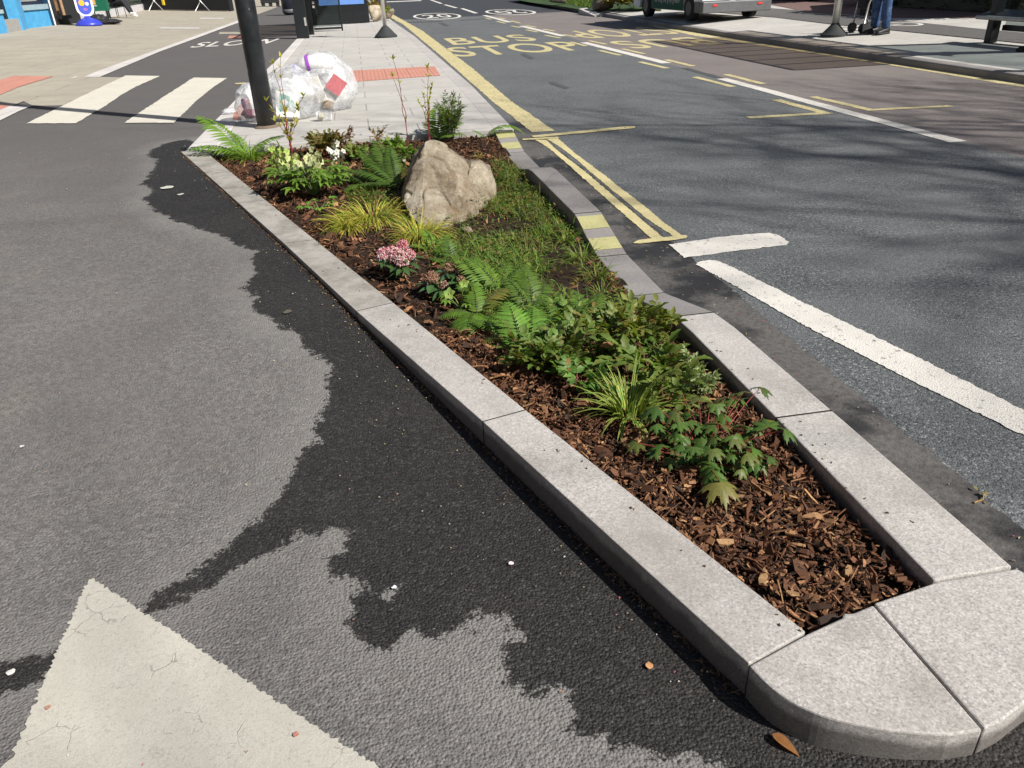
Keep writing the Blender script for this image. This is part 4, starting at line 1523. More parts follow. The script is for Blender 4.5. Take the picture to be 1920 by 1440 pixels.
fern('mid green fern between the budded skimmia and the large fern', 880, 545,
     [(-50, 58, 0.24, 1.0), (10, 62, 0.26, 1.0), (60, 50, 0.24, 1.2), (-110, 45, 0.20, 1.3), (130, 40, 0.22, 1.3), (-10, 45, 0.24, 1.0)], (0.070, 0.15, 0.026), G1, N=14, wid=0.28)
fern('fern half buried in the leafy perennials, below the bare soil patch', 1052, 640,
     [(-60, 58, 0.26, 1.0), (-10, 60, 0.28, 1.0), (35, 55, 0.28, 1.1), (85, 45, 0.24, 1.2), (-120, 42, 0.22, 1.3)], (0.060, 0.135, 0.024), (0.045, 0.10, 0.02), N=15, wid=0.28)
fern('small fern low on the mulch in front of the leafy perennial, near the left kerb', 962, 640,
     [(-150, 50, 0.20, 1.6), (-100, 48, 0.18, 1.4), (-50, 55, 0.20, 1.1), (160, 42, 0.18, 1.6), (20, 60, 0.2, 1.0)], (0.070, 0.16, 0.026), G1, N=13, wid=0.32, lobed=True)
fern('fern standing between the bare soil patch and the tall leafy perennial', 1105, 606,
     [(-70, 55, 0.24, 1.0), (-20, 62, 0.26, 1.0), (30, 58, 0.24, 1.1), (80, 45, 0.22, 1.2), (-120, 42, 0.2, 1.3), (150, 42, 0.2, 1.3)], (0.060, 0.135, 0.024), (0.05, 0.11, 0.02), N=14, wid=0.28)
fern('small light fern at the right of the golden grass under the boulder', 815, 470,
     [(-20, 60, 0.20, 1.0), (50, 50, 0.20, 1.1), (110, 42, 0.18, 1.2), (-80, 48, 0.17, 1.2), (160, 40, 0.17, 1.3)], GB, G2, N=12, wid=0.3)
fern('fern with drooping fronds on the mulch below the budded skimmia', 902, 604,
     [(-160, 50, 0.30, 1.9), (-130, 48, 0.26, 1.7), (165, 40, 0.30, 1.7), (130, 38, 0.26, 1.4), (-90, 42, 0.22, 1.3), (60, 55, 0.26, 1.2), (0, 60, 0.24, 1.0)], (0.075, 0.17, 0.025), G1, N=15, lobed=True)
fern('bright fern frond standing in front of the bronze leaved shrub', 985, 664,
     [(-12, 66, 0.27, 0.75), (18, 58, 0.26, 0.9), (55, 50, 0.28, 1.0), (-60, 35, 0.16, 1.0), (95, 40, 0.24, 1.1)], (0.095, 0.235, 0.045), (0.07, 0.17, 0.03), N=13, lobed=True, wid=0.40)
fern('small dark fern alone on bare soil below the yellow grass', 848, 500, [(0, 70, 0.20, 0.7), (50, 50, 0.16, 1.0), (-60, 45, 0.15, 1.0), (140, 40, 0.13, 1.0)], G1, G3, N=11)

# ------------------------------------------------------------------ grasses and sedges
YG = [(0.27, 0.31, 0.05), (0.34, 0.36, 0.085), (0.20, 0.27, 0.04), (0.13, 0.21, 0.03), (0.36, 0.30, 0.12)]
grass('sedge_tuft', 'bright green sedge tuft under the fern at the far left corner', 'grass', 470, 302, 190, 0.30, 0.006, [(0.10, 0.22, 0.025), (0.16, 0.27, 0.035), (0.07, 0.16, 0.02)], 0.06, el=(30, 80))
grass('yellow_sedge', 'large golden yellow grass clump left of the boulder', 'grass', 700, 415, 680, 0.29, 0.0055, YG, 0.17, 'golden grass clumps', el=(10, 70), droop=(1.4, 3.0))
grass('yellow_sedge', 'golden grass clump below the foot of the boulder, behind the pink flowers', 'grass', 788, 452, 330, 0.25, 0.0052, YG, 0.09, 'golden grass clumps', el=(30, 85), droop=(1.3, 2.6))
grass('yellow_sedge', 'smaller golden grass tuft spilling onto the mulch beside the left kerb', 'grass', 655, 432, 220, 0.23, 0.005, YG, 0.07, 'golden grass clumps', el=(15, 75), droop=(1.0, 2.0), az=-150)
grass('variegated_sedge', 'green and cream striped sedge fountain in the near half of the bed', 'grass', 1178, 782, 115, 0.25, 0.0145, [(0.045, 0.12, 0.020), (0.06, 0.145, 0.025)], 0.05, el=(40, 88), droop=(0.6, 1.8), edge=(0.46, 0.50, 0.20))
GT = [(0.085, 0.17, 0.03), (0.11, 0.20, 0.035), (0.06, 0.13, 0.025), (0.16, 0.19, 0.06)]
for px, py, n, L, lab in ((1092, 470, 80, 0.15, 'wild grass tuft against the lower yellow kerb stripe'), (1118, 508, 70, 0.14, 'wild grass tuft beside the first dropped kerb stone'), (1128, 535, 45, 0.11, 'short grass tuft at the edge of the bare soil patch'),
                          (1060, 440, 90, 0.16, 'wild grass tuft below the raised kerb run'), (1196, 592, 60, 0.13, 'grass tuft hiding the ramped kerb joint'), (1020, 425, 70, 0.14, 'loose grass tuft right of the boulder in the weeds'), (950, 330, 60, 0.13, 'grass tuft behind the right end of the boulder'), (930, 372, 50, 0.12, 'grass tuft leaning on the boulder foot at its right')):
    grass('grass_tuft', lab, 'grass', px, py, n, L, 0.0045, GT, 0.06, 'wild grass tufts by the road kerb', el=(15, 80), droop=(0.8, 2.2))
grass('sedge_tuft', 'thin yellowish seedling tuft on the mulch behind the boulder', 'grass', 897, 290, 26, 0.10, 0.005, [(0.28, 0.28, 0.06), (0.2, 0.24, 0.05)], 0.02)

# ------------------------------------------------------------------ hellebores
def hellebore(label, px, py, n, H, R, leafcol, flowercol, nfl, group='hellebores in the bed', fh=1.0, droopf=True):
    b = at(px, py, 0.05)
    b.z = soil_z(b.x, b.y)
    root = empty('hellebore', label, 'hellebore', group, b)
    mb, sb = MB(), MB()
    for k in range(n):
        a = 2 * PI * k / n + random.uniform(-0.5, 0.5)
        rr, hh = R * random.uniform(0.3, 1.0), H * random.uniform(0.35, 0.8)
        e = Vector((math.sin(a) * rr, math.cos(a) * rr, hh))
        sb.tube([(0, 0, 0), e * 0.5 + Vector((0, 0, hh * 0.15)), e], [0.003, 0.0026, 0.002], 5, (0.12, 0.18, 0.05))
        d = rand_dir(a, 0.25)
        for q in range(-2, 3):
            dd = Matrix.Rotation(q * 0.62, 3, 'Z') @ d
            ll = max(0.055, R * 0.42) * (1 - 0.12 * abs(q)) * random.uniform(0.85, 1.15)
            leaf(mb, e, dd, ll, ll * 0.38, vary(leafcol, 0.25), 6, 0.15, random.uniform(0.5, 1.3), 'lance', None, 0.13)
    for k in range(nfl):
        fb = MB()
        a = random.uniform(0, 2 * PI)
        rr, hh = R * random.uniform(0.1, 0.75), H * fh * random.uniform(0.75, 1.15)
        e = Vector((math.sin(a) * rr, math.cos(a) * rr, hh))
        sb.tube([(0, 0, 0), e * 0.5 + Vector((0, 0, hh * 0.15)), e], [0.0035, 0.003, 0.0022], 5, (0.20, 0.26, 0.08))
        ax = rand_dir(random.uniform(PI * 0.6, PI * 1.4), random.uniform(-0.4, 0.7))
        t1 = ax.cross(Vector((0.3, 0.1, 1))).normalized()
        t2 = ax.cross(t1)
        s = random.uniform(0.026, 0.037)
        for q in range(5):
            g = 2 * PI * q / 5
            pd = (t1 * math.cos(g) + t2 * math.sin(g)) * 0.9 + ax * 0.45
            leaf(fb, e, pd, s, s * 0.85, vary(flowercol, 0.1), 4, 0.1, 0.6, 'ovate', ax)
        for q in range(5):
            blob(fb, e + ax * 0.008 + Vector((random.gauss(0, 0.004), random.gauss(0, 0.004), random.gauss(0, 0.003))), 0.003, (0.45, 0.42, 0.10))
        fb.build('flower', M['petal'], root, smooth=True)
    mb.build('leaves', M['leaf'], root, smooth=True)
    sb.build('stems', M['stem'], root, smooth=True)


HL = (0.10, 0.205, 0.04)
hellebore('cream flowered hellebore clump in the middle of the left mulch', 590, 372, 44, 0.29, 0.27, HL, (0.54, 0.55, 0.28), 34)
hellebore('bushy hellebore with pale green flowers just left of the cream clump', 556, 362, 22, 0.26, 0.18, (0.12, 0.235, 0.05), (0.44, 0.52, 0.18), 14)
hellebore('lime green hellebore with flowers standing tall near the red stems', 532, 345, 16, 0.24, 0.14, (0.12, 0.24, 0.04), (0.36, 0.50, 0.11), 12, fh=1.15)
hellebore('white flowered hellebore on tall stalks between the cream one and the boulder', 640, 352, 14, 0.26, 0.14, HL, (0.74, 0.72, 0.64), 12, fh=1.2)
hellebore('low hellebore with fresh green leaves and no tall flowers at the mulch edge', 600, 402, 9, 0.10, 0.14, (0.11, 0.25, 0.05), (0.5, 0.5, 0.3), 0)
hellebore('small hellebore with two big pale lime flowers under the dark skimmia', 866, 588, 5, 0.12, 0.10, HL, (0.30, 0.42, 0.10), 3, fh=1.1)

# ------------------------------------------------------------------ skimmias
def skimmia(label, px, py, heads, leafcol, n=16, k=0.82):
    heads = [(a * k, b_ * k, c_ * k, r_ * k, d_, int(e_ * 0.8)) for a, b_, c_, r_, d_, e_ in heads]
    b = at(px, py, 0.05)
    b.z = soil_z(b.x, b.y)
    root = empty('skimmia', label, 'shrub', 'skimmias in the bed', b)
    mb, sb = MB(), MB()
    for (hx, hy, hz, r, cols, nb) in heads:
        fb = MB()
        c = Vector((hx, hy, hz))
        sb.tube([(hx * 0.2, hy * 0.2, 0), c * 0.6, c - Vector((0, 0, r * 0.2))], [0.005, 0.004, 0.003], 6, (0.10, 0.09, 0.04))
        for k in range(nb):
            v = Vector((random.gauss(0, 1), random.gauss(0, 1), abs(random.gauss(0, 0.9)) - 0.25)).normalized()
            lump = 1 + 0.25 * noise.noise(v * 3 + c * 20)
            p = c + Vector((v.x * r, v.y * r, v.z * r * 1.05)) * lump * random.uniform(0.8, 1.05)
            blob(fb, p, random.uniform(0.0032, 0.0055), vary(random.choice(cols), 0.2))
        fb.build('flower_head', M['petal'], root)
        for k in range(n):
            a = 2 * PI * k / n + random.uniform(-0.2, 0.2)
            e = random.uniform(-0.25, 0.35)
            leaf(mb, c - Vector((0, 0, r * random.uniform(0.4, 1.3))), rand_dir(a, e), random.uniform(0.075, 0.11), random.uniform(0.032, 0.042), vary(leafcol, 0.25), 5, 0.12, random.uniform(0.2, 0.8), 'ovate')
    mb.build('leaves', M['gloss_leaf'], root, smooth=True)
    sb.build('stems', M['stem'], root, smooth=True)


PK = [(0.48, 0.08, 0.13), (0.55, 0.17, 0.21), (0.62, 0.38, 0.38), (0.66, 0.54, 0.50), (0.36, 0.05, 0.09)]
PW = [(0.62, 0.42, 0.40), (0.68, 0.56, 0.51), (0.54, 0.19, 0.22), (0.58, 0.30, 0.30)]
BR = [(0.22, 0.11, 0.065), (0.30, 0.17, 0.10), (0.34, 0.20, 0.15), (0.15, 0.075, 0.045)]
DKL = (0.022, 0.062, 0.030)
skimmia('dark leaved skimmia with fluffy pink flower heads beside the left kerb', 750, 528,
        [(-0.09, 0.01, 0.17, 0.055, PK + PW, 520), (0.0, -0.02, 0.17, 0.058, PW, 560), (0.045, 0.06, 0.215, 0.042, PK[:3], 380), (0.085, 0.0, 0.16, 0.042, PK + PW, 340), (0.03, -0.06, 0.13, 0.04, PW, 300), (-0.03, 0.04, 0.18, 0.045, PK, 300)], DKL, 7)
skimmia('dark leaved skimmia with brown closed buds right of the pink one', 832, 560,
        [(-0.07, 0.0, 0.13, 0.045, BR, 420), (0.06, 0.06, 0.17, 0.038, BR, 330), (0.0, -0.07, 0.10, 0.030, BR + PW[:1], 230), (0.13, 0.03, 0.16, 0.035, BR, 280), (0.12, -0.05, 0.12, 0.03, BR, 220)], (0.026, 0.075, 0.040), 11)

# ------------------------------------------------------------------ dogwoods with red stems
def dogwood(label, px, py, stems, leafcol=(0.30, 0.34, 0.06)):
    b = at(px, py, 0.05)
    b.y = min(b.y, 8.38)
    b.z = soil_z(b.x, b.y)
    root = empty('dogwood', label, 'shrub', 'red stemmed dogwoods', b)
    mb, sb = MB(), MB()
    for az, lean, L, tw in stems:
        a = math.radians(az)
        end = Vector((math.sin(a) * lean, math.cos(a) * lean, L))
        pts = []
        for i in range(9):
            t = i / 8
            pts.append(Vector((0, 0, 0)).lerp(end, t) + Vector((math.sin(a), math.cos(a), 0)) * (-lean * 0.35 * math.sin(PI * t)) + Vector((random.gauss(0, 0.006), random.gauss(0, 0.006), 0)) * (i > 0))
        sb.tube(pts, [0.0050 - 0.0032 * i / 8 for i in range(9)], 6, (0.26, 0.022, 0.035), cols=[lerpc((0.25, 0.02, 0.03), (0.16, 0.05, 0.03), i / 8) for i in range(9)])
        for j in range(tw):
            t = random.uniform(0.35, 1.0)
            i = min(7, int(t * 8))
            q = pts[i].lerp(pts[i + 1], t * 8 - i)
            for _ in range(3):
                ll = random.uniform(0.030, 0.062)
                leaf(mb, q, rand_dir(random.uniform(0, 2 * PI), random.uniform(0.2, 1.3)), ll, ll * 0.42, vary(leafcol, 0.25), 4, 0.15, 0.4, 'lance')
        for _ in range(5):
            ll = random.uniform(0.035, 0.07)
            leaf(mb, pts[-1], rand_dir(random.uniform(0, 2 * PI), random.uniform(0.7, 1.5)), ll, ll * 0.35, vary(leafcol, 0.25), 4, 0.15, 0.3, 'lance')
    mb.build('leaves', M['leaf'], root, smooth=True)
    sb.build('stems', M['stem'], root, smooth=True)


dogwood('red stemmed dogwood rising in front of the black pole', 548, 292, [(20, 0.10, 0.90, 6), (-60, 0.05, 0.86, 6), (-80, 0.16, 0.52, 10), (85, 0.20, 0.55, 8), (60, 0.14, 0.40, 6), (-110, 0.10, 0.34, 7), (100, 0.10, 0.30, 6), (0, 0.12, 0.42, 6)])
dogwood('thin red dogwood stems standing alone behind the tip of the boulder', 764, 268, [(-70, 0.07, 0.82, 2), (-85, 0.09, 0.66, 1)])
dogwood('red dogwood stems with leaf buds behind the boulder by the bush', 806, 268, [(-20, 0.04, 0.46, 4), (25, 0.10, 0.72, 8), (-55, 0.09, 0.40, 4), (60, 0.08, 0.55, 5), (35, 0.10, 0.50, 6)])

# ------------------------------------------------------------------ leafy shrubs and perennials
OL, OLT = (0.075, 0.105, 0.030), (0.13, 0.075, 0.035)
leafy('bronze_shrub', 'olive and bronze leaved shrub at the back next to the dogwood', 'shrub', 612, 296, 14, 0.26, 0.17, OL, OLT, 0.055, 5, per=7, group='bronze leaved shrubs at the back of the bed')
leafy('bronze_shrub', 'spindly shrub with dark red leaf sprays at the back of the bed', 'shrub', 650, 292, 6, 0.36, 0.10, (0.15, 0.055, 0.035), (0.10, 0.09, 0.035), 0.036, 5, per=7, group='bronze leaved shrubs at the back of the bed')
leafy('bronze_shrub', 'thin shrub with small brownish green tufts left of the boulder tip', 'shrub', 712, 280, 5, 0.27, 0.10, (0.12, 0.15, 0.05), (0.20, 0.09, 0.05), 0.03, 5, per=5, group='bronze leaved shrubs at the back of the bed')
leafy('low_perennial', 'low green broad leaved plant just behind the left shoulder of the boulder', 'plant', 772, 300, 10, 0.16, 0.15, (0.075, 0.17, 0.03), (0.11, 0.20, 0.035), 0.05, 5, (0.1, 0.12, 0.04), per=4)
leafy('low_perennial', 'patch of small green leaves on the mulch left of the dark fern', 'plant', 690, 305, 9, 0.11, 0.15, (0.07, 0.16, 0.03), (0.12, 0.19, 0.04), 0.04, 5, (0.1, 0.12, 0.04), per=3)
leafy('low_perennial', 'low leafy plant at the back of the bed below the spindly dark red shrub', 'plant', 668, 300, 9, 0.14, 0.15, (0.08, 0.16, 0.035), (0.14, 0.11, 0.045), 0.042, 5, (0.12, 0.08, 0.04), per=5)
leafy('low_perennial', 'light green leafy plant under the lone red stems behind the boulder', 'plant', 742, 288, 9, 0.15, 0.14, (0.09, 0.19, 0.035), (0.13, 0.21, 0.05), 0.042, 5, (0.1, 0.12, 0.04), per=5)
leafy('narrow_leaf_bush', 'dense bush with narrow dark green leaves behind the boulder', 'shrub', 842, 255, 24, 0.52, 0.15, (0.040, 0.100, 0.026), (0.13, 0.20, 0.045), 0.042, 5, (0.09, 0.10, 0.04), per=10, wr=0.24, serr=0.0, el=(20, 80), droop=0.3)
AS, AST = (0.060, 0.132, 0.032), (0.100, 0.122, 0.040)
GA = 'leafy perennials on red stems in the near half of the bed'
leafy('leafy_perennial', 'green leafy perennial with red stems next to the mulch and left kerb', 'plant', 1036, 692, 13, 0.17, 0.20, (0.065, 0.145, 0.036), AST, 0.046, 5, group=GA, per=6)
leafy('leafy_perennial', 'bronze tinted leafy perennial in the middle of the bed behind the striped sedge', 'plant', 1130, 655, 14, 0.20, 0.22, AS, (0.125, 0.105, 0.040), 0.047, 5, group=GA, per=6)
leafy('leafy_perennial', 'tall leafy perennial reaching up to the kerb ramp', 'plant', 1195, 640, 11, 0.22, 0.20, (0.080, 0.130, 0.032), (0.14, 0.16, 0.045), 0.050, 5, group=GA, per=5)
leafy('leafy_perennial', 'leafy perennial with large drooping leaves touching the shaded road kerb', 'plant', 1222, 708, 8, 0.19, 0.16, (0.065, 0.125, 0.030), (0.10, 0.15, 0.04), 0.062, 5, group=GA, per=4)
leafy('leafy_perennial', 'small green perennial left of the striped sedge', 'plant', 1095, 735, 8, 0.12, 0.13, (0.060, 0.155, 0.040), (0.085, 0.17, 0.045), 0.045, 5, group=GA, per=4)
leafy('leafy_perennial', 'low bushy perennial spilling toward the left kerb below the bright fern frond', 'plant', 1000, 700, 8, 0.13, 0.15, (0.070, 0.150, 0.036), AST, 0.042, 5, group=GA, per=5)
leafy('leafy_perennial', 'small leafy perennial between the striped sedge and the grey green herbs', 'plant', 1245, 765, 7, 0.15, 0.12, (0.070, 0.135, 0.034), (0.11, 0.14, 0.04), 0.05, 5, group=GA, per=4)
leafy('leafy_perennial', 'fresh green low perennial under the bronze shrub among the ferns', 'plant', 1045, 612, 11, 0.14, 0.20, (0.075, 0.165, 0.035), (0.11, 0.17, 0.045), 0.04, 5, group=GA, per=5)
for px, py, lab in ((1293, 712, 'grey green herb with tiny pale flower tips by the shaded kerb'), (1312, 748, 'grey green herb between the striped sedge and the road kerb')):
    o = leafy('grey_herb', lab, 'herb', px, py, 12, 0.15, 0.06, (0.12, 0.19, 0.12), (0.28, 0.36, 0.24), 0.022, 5, (0.12, 0.17, 0.08), per=9, group='grey green herbs', el=(30, 85), wr=0.4, serr=0.0)

# the big lobed plant with red stalks at the near end
b = at(1318, 872, 0.05)
b.z = soil_z(b.x, b.y)
root = empty('lobed_leaf_plant', 'plant with large toothed lobed leaves on red stalks at the near end', 'plant', None, b)
mb, sb = MB(), MB()
spec = []
for px, py, h, r, az in [(1425, 728, 0.17, 0.058, 70), (1395, 735, 0.17, 0.05, -10), (1360, 748, 0.15, 0.052, -40), (1470, 806, 0.15, 0.066, 95), (1440, 790, 0.14, 0.058, 20), (1415, 800, 0.13, 0.05, 150),
                          (1338, 842, 0.12, 0.060, 170), (1350, 905, 0.085, 0.068, 185), (1300, 838, 0.11, 0.05, -150), (1268, 772, 0.15, 0.060, -70), (1235, 765, 0.16, 0.055, -90), (1215, 775, 0.14, 0.05, -100),
                          (1290, 790, 0.12, 0.048, 170), (1268, 815, 0.10, 0.05, -160), (1330, 770, 0.14, 0.052, 30), (1375, 820, 0.12, 0.052, 120), (1400, 850, 0.10, 0.05, 130), (1440, 858, 0.07, 0.05, 100),
                          (1230, 845, 0.06, 0.045, -120), (1195, 830, 0.06, 0.045, -110), (1390, 880, 0.06, 0.045, 150), (1310, 750, 0.16, 0.05, 0), (1350, 795, 0.13, 0.055, 60), (1260, 860, 0.04, 0.05, -150), (1280, 740, 0.13, 0.045, -30), (1340, 820, 0.10, 0.05, -60)]:
    p = at(px, py, b.z + h) - b
    spec.append((p, r, az))
for k, (p, r, az) in enumerate(spec):
    a = math.radians(az)
    mid = Vector((p.x * 0.5, p.y * 0.5, p.z * 0.72))
    pts = [(mid * 2 * t * (1 - t) + p * t * t) for t in [i / 6 for i in range(7)]]
    sb.tube(pts, [0.0024 - 0.0012 * i / 6 for i in range(7)], 6, vary((0.23, 0.025, 0.018), 0.25))
    d = rand_dir(a, random.uniform(-0.35, 0.1))
    col = vary(lerpc((0.050, 0.125, 0.034), (0.12, 0.12, 0.045), random.random() ** 2), 0.3)
    if k == 4:
        col = (0.15, 0.17, 0.02)
    lobed_leaf(mb, p, d, r * random.uniform(0.8, 1.25), col, None, random.uniform(0.5, 1.3))
    for _ in range(3):
        q = pts[random.choice((3, 4, 5))] + Vector((random.gauss(0, 0.02), random.gauss(0, 0.02), random.gauss(0, 0.015)))
        sb.tube([pts[2], q], [0.0013, 0.001], 4, (0.2, 0.03, 0.02), cap=False)
        lobed_leaf(mb, q, rand_dir(a + random.uniform(-2.4, 2.4), random.uniform(-0.5, 0.2)), r * random.uniform(0.6, 1.1), vary((0.055, 0.13, 0.030), 0.25), None, random.uniform(0.5, 1.3))
mb.build('leaves', M['lobe_leaf'], root, smooth=True)
sb.build('stalks', M['stem'], root, smooth=True)

# ------------------------------------------------------------------ weeds: too many to count, one carpet
mb = MB()
pts = in_bed(17000, 2.9, 8.3)
CARPET = [at(*p, 0.03) for p in [(930, 300), (985, 318), (1010, 342), (1060, 398), (1097, 440), (1122, 500), (1178, 560), (1235, 620), (1262, 680), (1190, 740), (1100, 730), (1010, 690), (930, 620), (850, 540), (790, 470), (700, 420), (655, 380), (680, 330), (740, 300), (760, 310), (755, 380), (800, 425), (905, 395), (930, 360)]]
wd = sdist(np.asarray(pts, float), CARPET)
for (x, y), w in zip(pts, wd):
    if w < -0.02:
        continue
    # bare earth patches
    bare = noise.noise(Vector((x * 2.3, y * 1.6, 4.0)))
    p_ = Vector((x, y))
    if (p_ - at(1050, 535, 0.03).xy).length < 0.28 and random.random() < 0.93:
        continue
    if (p_ - at(880, 435, 0.03).xy).length < 0.22 and random.random() < 0.8:
        continue
    if bare > 0.10 and random.random() < 0.82:
        continue
    z = soil_z(x, y)
    if random.random() < 0.40:
        for _ in range(random.randint(2, 5)):
            ll = random.uniform(0.012, 0.030)
            leaf(mb, (x + random.gauss(0, 0.012), y + random.gauss(0, 0.012), z + random.uniform(0.002, 0.045)), rand_dir(random.uniform(0, 2 * PI), random.uniform(-0.2, 0.9)), ll, ll * random.uniform(0.45, 0.8),
                 vary(random.choice([(0.045, 0.105, 0.024), (0.065, 0.135, 0.028), (0.030, 0.078, 0.018), (0.10, 0.17, 0.04), (0.11, 0.10, 0.04)]), 0.3), 3, 0.15, 0.5, 'ovate')
    else:
        blades(mb, (x, y, z), random.randint(2, 4), random.uniform(0.04, 0.14), 0.0036, GT + [(0.05, 0.11, 0.025), (0.20, 0.17, 0.07)], 0.02, (10, 80), (0.6, 2.4), seg=3)
# taller grass and runners through the middle of the bed
THICK = [at(*p, 0.03) for p in [(850, 480), (960, 470), (1010, 500), (1000, 560), (1090, 575), (1180, 575), (1240, 640), (1250, 700), (1180, 740), (1080, 720), (1000, 680), (930, 620), (870, 560)]]
tx_ = [q for q, w in zip(pts, sdist(np.asarray(pts, float), THICK)) if w > 0]
for _ in range(620):
    x, y = random.choice(tx_)
    z = soil_z(x, y)
    blades(mb, (x, y, z), random.randint(2, 5), random.uniform(0.08, 0.20), 0.0042, GT + [(0.04, 0.095, 0.022), (0.07, 0.14, 0.03)], 0.025, (25, 85), (0.8, 2.6), seg=4)
for _ in range(260):
    x, y = random.choice(tx_)
    z = soil_z(x, y) + random.uniform(0.02, 0.10)
    for _k in range(random.randint(3, 6)):
        ll = random.uniform(0.018, 0.045)
        leaf(mb, (x + random.gauss(0, 0.02), y + random.gauss(0, 0.02), z + random.gauss(0, 0.015)), rand_dir(random.uniform(0, 2 * PI), random.uniform(-0.4, 0.8)), ll, ll * random.uniform(0.35, 0.6),
             vary(random.choice([(0.045, 0.105, 0.024), (0.07, 0.14, 0.03), (0.03, 0.08, 0.018), (0.10, 0.16, 0.04), (0.12, 0.09, 0.04)]), 0.3), 4, 0.2, 0.7, 'ovate', None, 0.12)
# straggling stems with little leaves lying over everything
for _ in range(420):
    x, y = random.choice(pts)
    if sdist(np.array([[x, y]]), CARPET)[0] < 0:
        continue
    z = soil_z(x, y)
    a = random.uniform(0, 2 * PI)
    d = rand_dir(a, random.uniform(0.3, 1.2))
    L = random.uniform(0.08, 0.24)
    p = Vector((x, y, z))
    path = [p.copy()]
    for i in range(5):
        p = p + d * L / 5
        d = (d + Vector((random.gauss(0, 0.15), random.gauss(0, 0.15), -0.22))).normalized()
        if p.z < z + 0.004:
            p.z = z + 0.004
        path.append(p.copy())
    mb.tube(path, [0.0014, 0.0013, 0.0012, 0.001, 0.0009, 0.0007], 4, vary(random.choice([(0.10, 0.11, 0.04), (0.16, 0.07, 0.04), (0.13, 0.10, 0.05)]), 0.2), cap=False)
    if random.random() < 0.8:
        cl = random.choice([(0.05, 0.115, 0.024), (0.075, 0.14, 0.03), (0.10, 0.16, 0.04), (0.12, 0.10, 0.035)])
        for q in path[2:]:
            for _k in range(2):
                ll = random.uniform(0.014, 0.034)
                leaf(mb, q, rand_dir(random.uniform(0, 2 * PI), random.uniform(-0.2, 0.8)), ll, ll * random.uniform(0.4, 0.65), vary(cl, 0.25), 3, 0.15, 0.5, 'ovate')
tag(mb.build('weed_carpet', M['leaf'], smooth=False), 'carpet of small green weeds and grass right of the boulder', 'weeds', kind='stuff')

# ------------------------------------------------------------------ black pole and the rubbish round it
pb = at(501, 238, KT)
pole = empty('street_pole', 'thick scuffed black pole standing by the rubbish bags at the end of the bed', 'pole', None, (pb.x, pb.y + 0.0, KT))
mb = MB()
mb.lathe([(0.108, 0), (0.108, 1.2), (0.106, 3.2), (0.098, 6.5)], n=32)
mb.build('shaft', M['pole'], pole, smooth=True)
mb = MB()
mb.lathe([(0.150, 0.0), (0.145, 0.010), (0.120, 0.020), (0.110, 0.028)], n=28)
mb.build('base_collar', plain('rusty_mortar', (0.17, 0.125, 0.095), 0.9, bump=0.5), pole)


def bag(label, c, rx, ry, rz, seed, stuff=None, lean=(0, 0)):
    mb = MB()
    nu, nv = 56, 34
    vs = []
    for i in range(nv + 1):
        th = PI * i / nv
        for k in range(nu):
            ph = 2 * PI * k / nu
            v = Vector((math.sin(th) * math.cos(ph), math.sin(th) * math.sin(ph), math.cos(th)))
            q = v * 1.6 + Vector((seed, seed * 1.7, 0))
            d = 1 + 0.16 * noise.noise(q * 1.2) + 0.09 * (0.5 - abs(noise.noise(q * 2.4))) + 0.06 * (0.5 - abs(noise.noise(q * 5.5))) + 0.02 * noise.noise(q * 14)
            z = v.z * rz * d
            p = Vector((v.x * rx * d, v.y * ry * d, z))
            flat = -rz * 0.72
            if p.z < flat:
                p.z = flat + (p.z - flat) * 0.08
                p.x *= 1.05
            p.x += lean[0] * (p.z + rz)
            p.y += lean[1] * (p.z + rz)
            vs.append(Vector(c) + p + Vector((0, 0, rz * 0.74)))
    fs = [(i * nu + k, i * nu + (k + 1) % nu, (i + 1) * nu + (k + 1) % nu, (i + 1) * nu + k) for i in range(nv) for k in range(nu)]
    mb.add(vs, fs)
    return tag(mb.build('rubbish_bag', M['bag'], smooth=True), label, 'rubbish bag', 'clear rubbish bags by the black pole')


def inside(name, label, cat, mb, mat=None, smooth=False, group='rubbish showing through the bags'):
    return tag(mb.build(name, mat or M['vcol'], smooth=smooth), label, cat, group)


def crumple(mb, c, r, col, seed, sq=(1, 1, 1), n=14):
    vs = []
    for i in range(n + 1):
        for k in range(n * 2):
            th, ph = PI * i / n, PI * k / n
            v = Vector((math.sin(th) * math.cos(ph), math.sin(th) * math.sin(ph), math.cos(th)))
            d = 1 + 0.3 * noise.noise(v * 2 + Vector((seed, 0, 0))) + 0.16 * noise.noise(v * 5 + Vector((0, seed, 0)))
            vs.append(Vector(c) + Vector((v.x * r * sq[0], v.y * r * sq[1], v.z * r * sq[2])) * d)
    m_ = n * 2
    mb.add(vs, [(i * m_ + k, i * m_ + (k + 1) % m_, (i + 1) * m_ + (k + 1) % m_, (i + 1) * m_ + k) for i in range(n) for k in range(m_)], col)


BG1 = at(612, 212, KT)
BG2 = at(548, 226, KT)
BG3 = at(475, 232, KT)
BG1.y += 0.32
BG2.y += 0.22
BG3.y += 0.22
bag('tall clear rubbish bag holding a white bottle and a pink card, right of the others', BG1, 0.39, 0.35, 0.39, 1.3, lean=(0.02, 0.05))
bag('clear rubbish bag with a green and white carton right behind the black pole', BG2, 0.37, 0.31, 0.33, 4.1)
bag('small clear rubbish bag stained purple, half hidden left of the black pole', BG3, 0.19, 0.22, 0.24, 8.2)


def slab(c, size, rx, ry, rz, col, mb=None):
    mb = mb or MB()
    R = Matrix.Rotation(math.radians(rz), 3, 'Z') @ Matrix.Rotation(math.radians(rx), 3, 'X') @ Matrix.Rotation(math.radians(ry), 3, 'Y')
    mb.box(c, size, rot=R, col=col)
    return mb


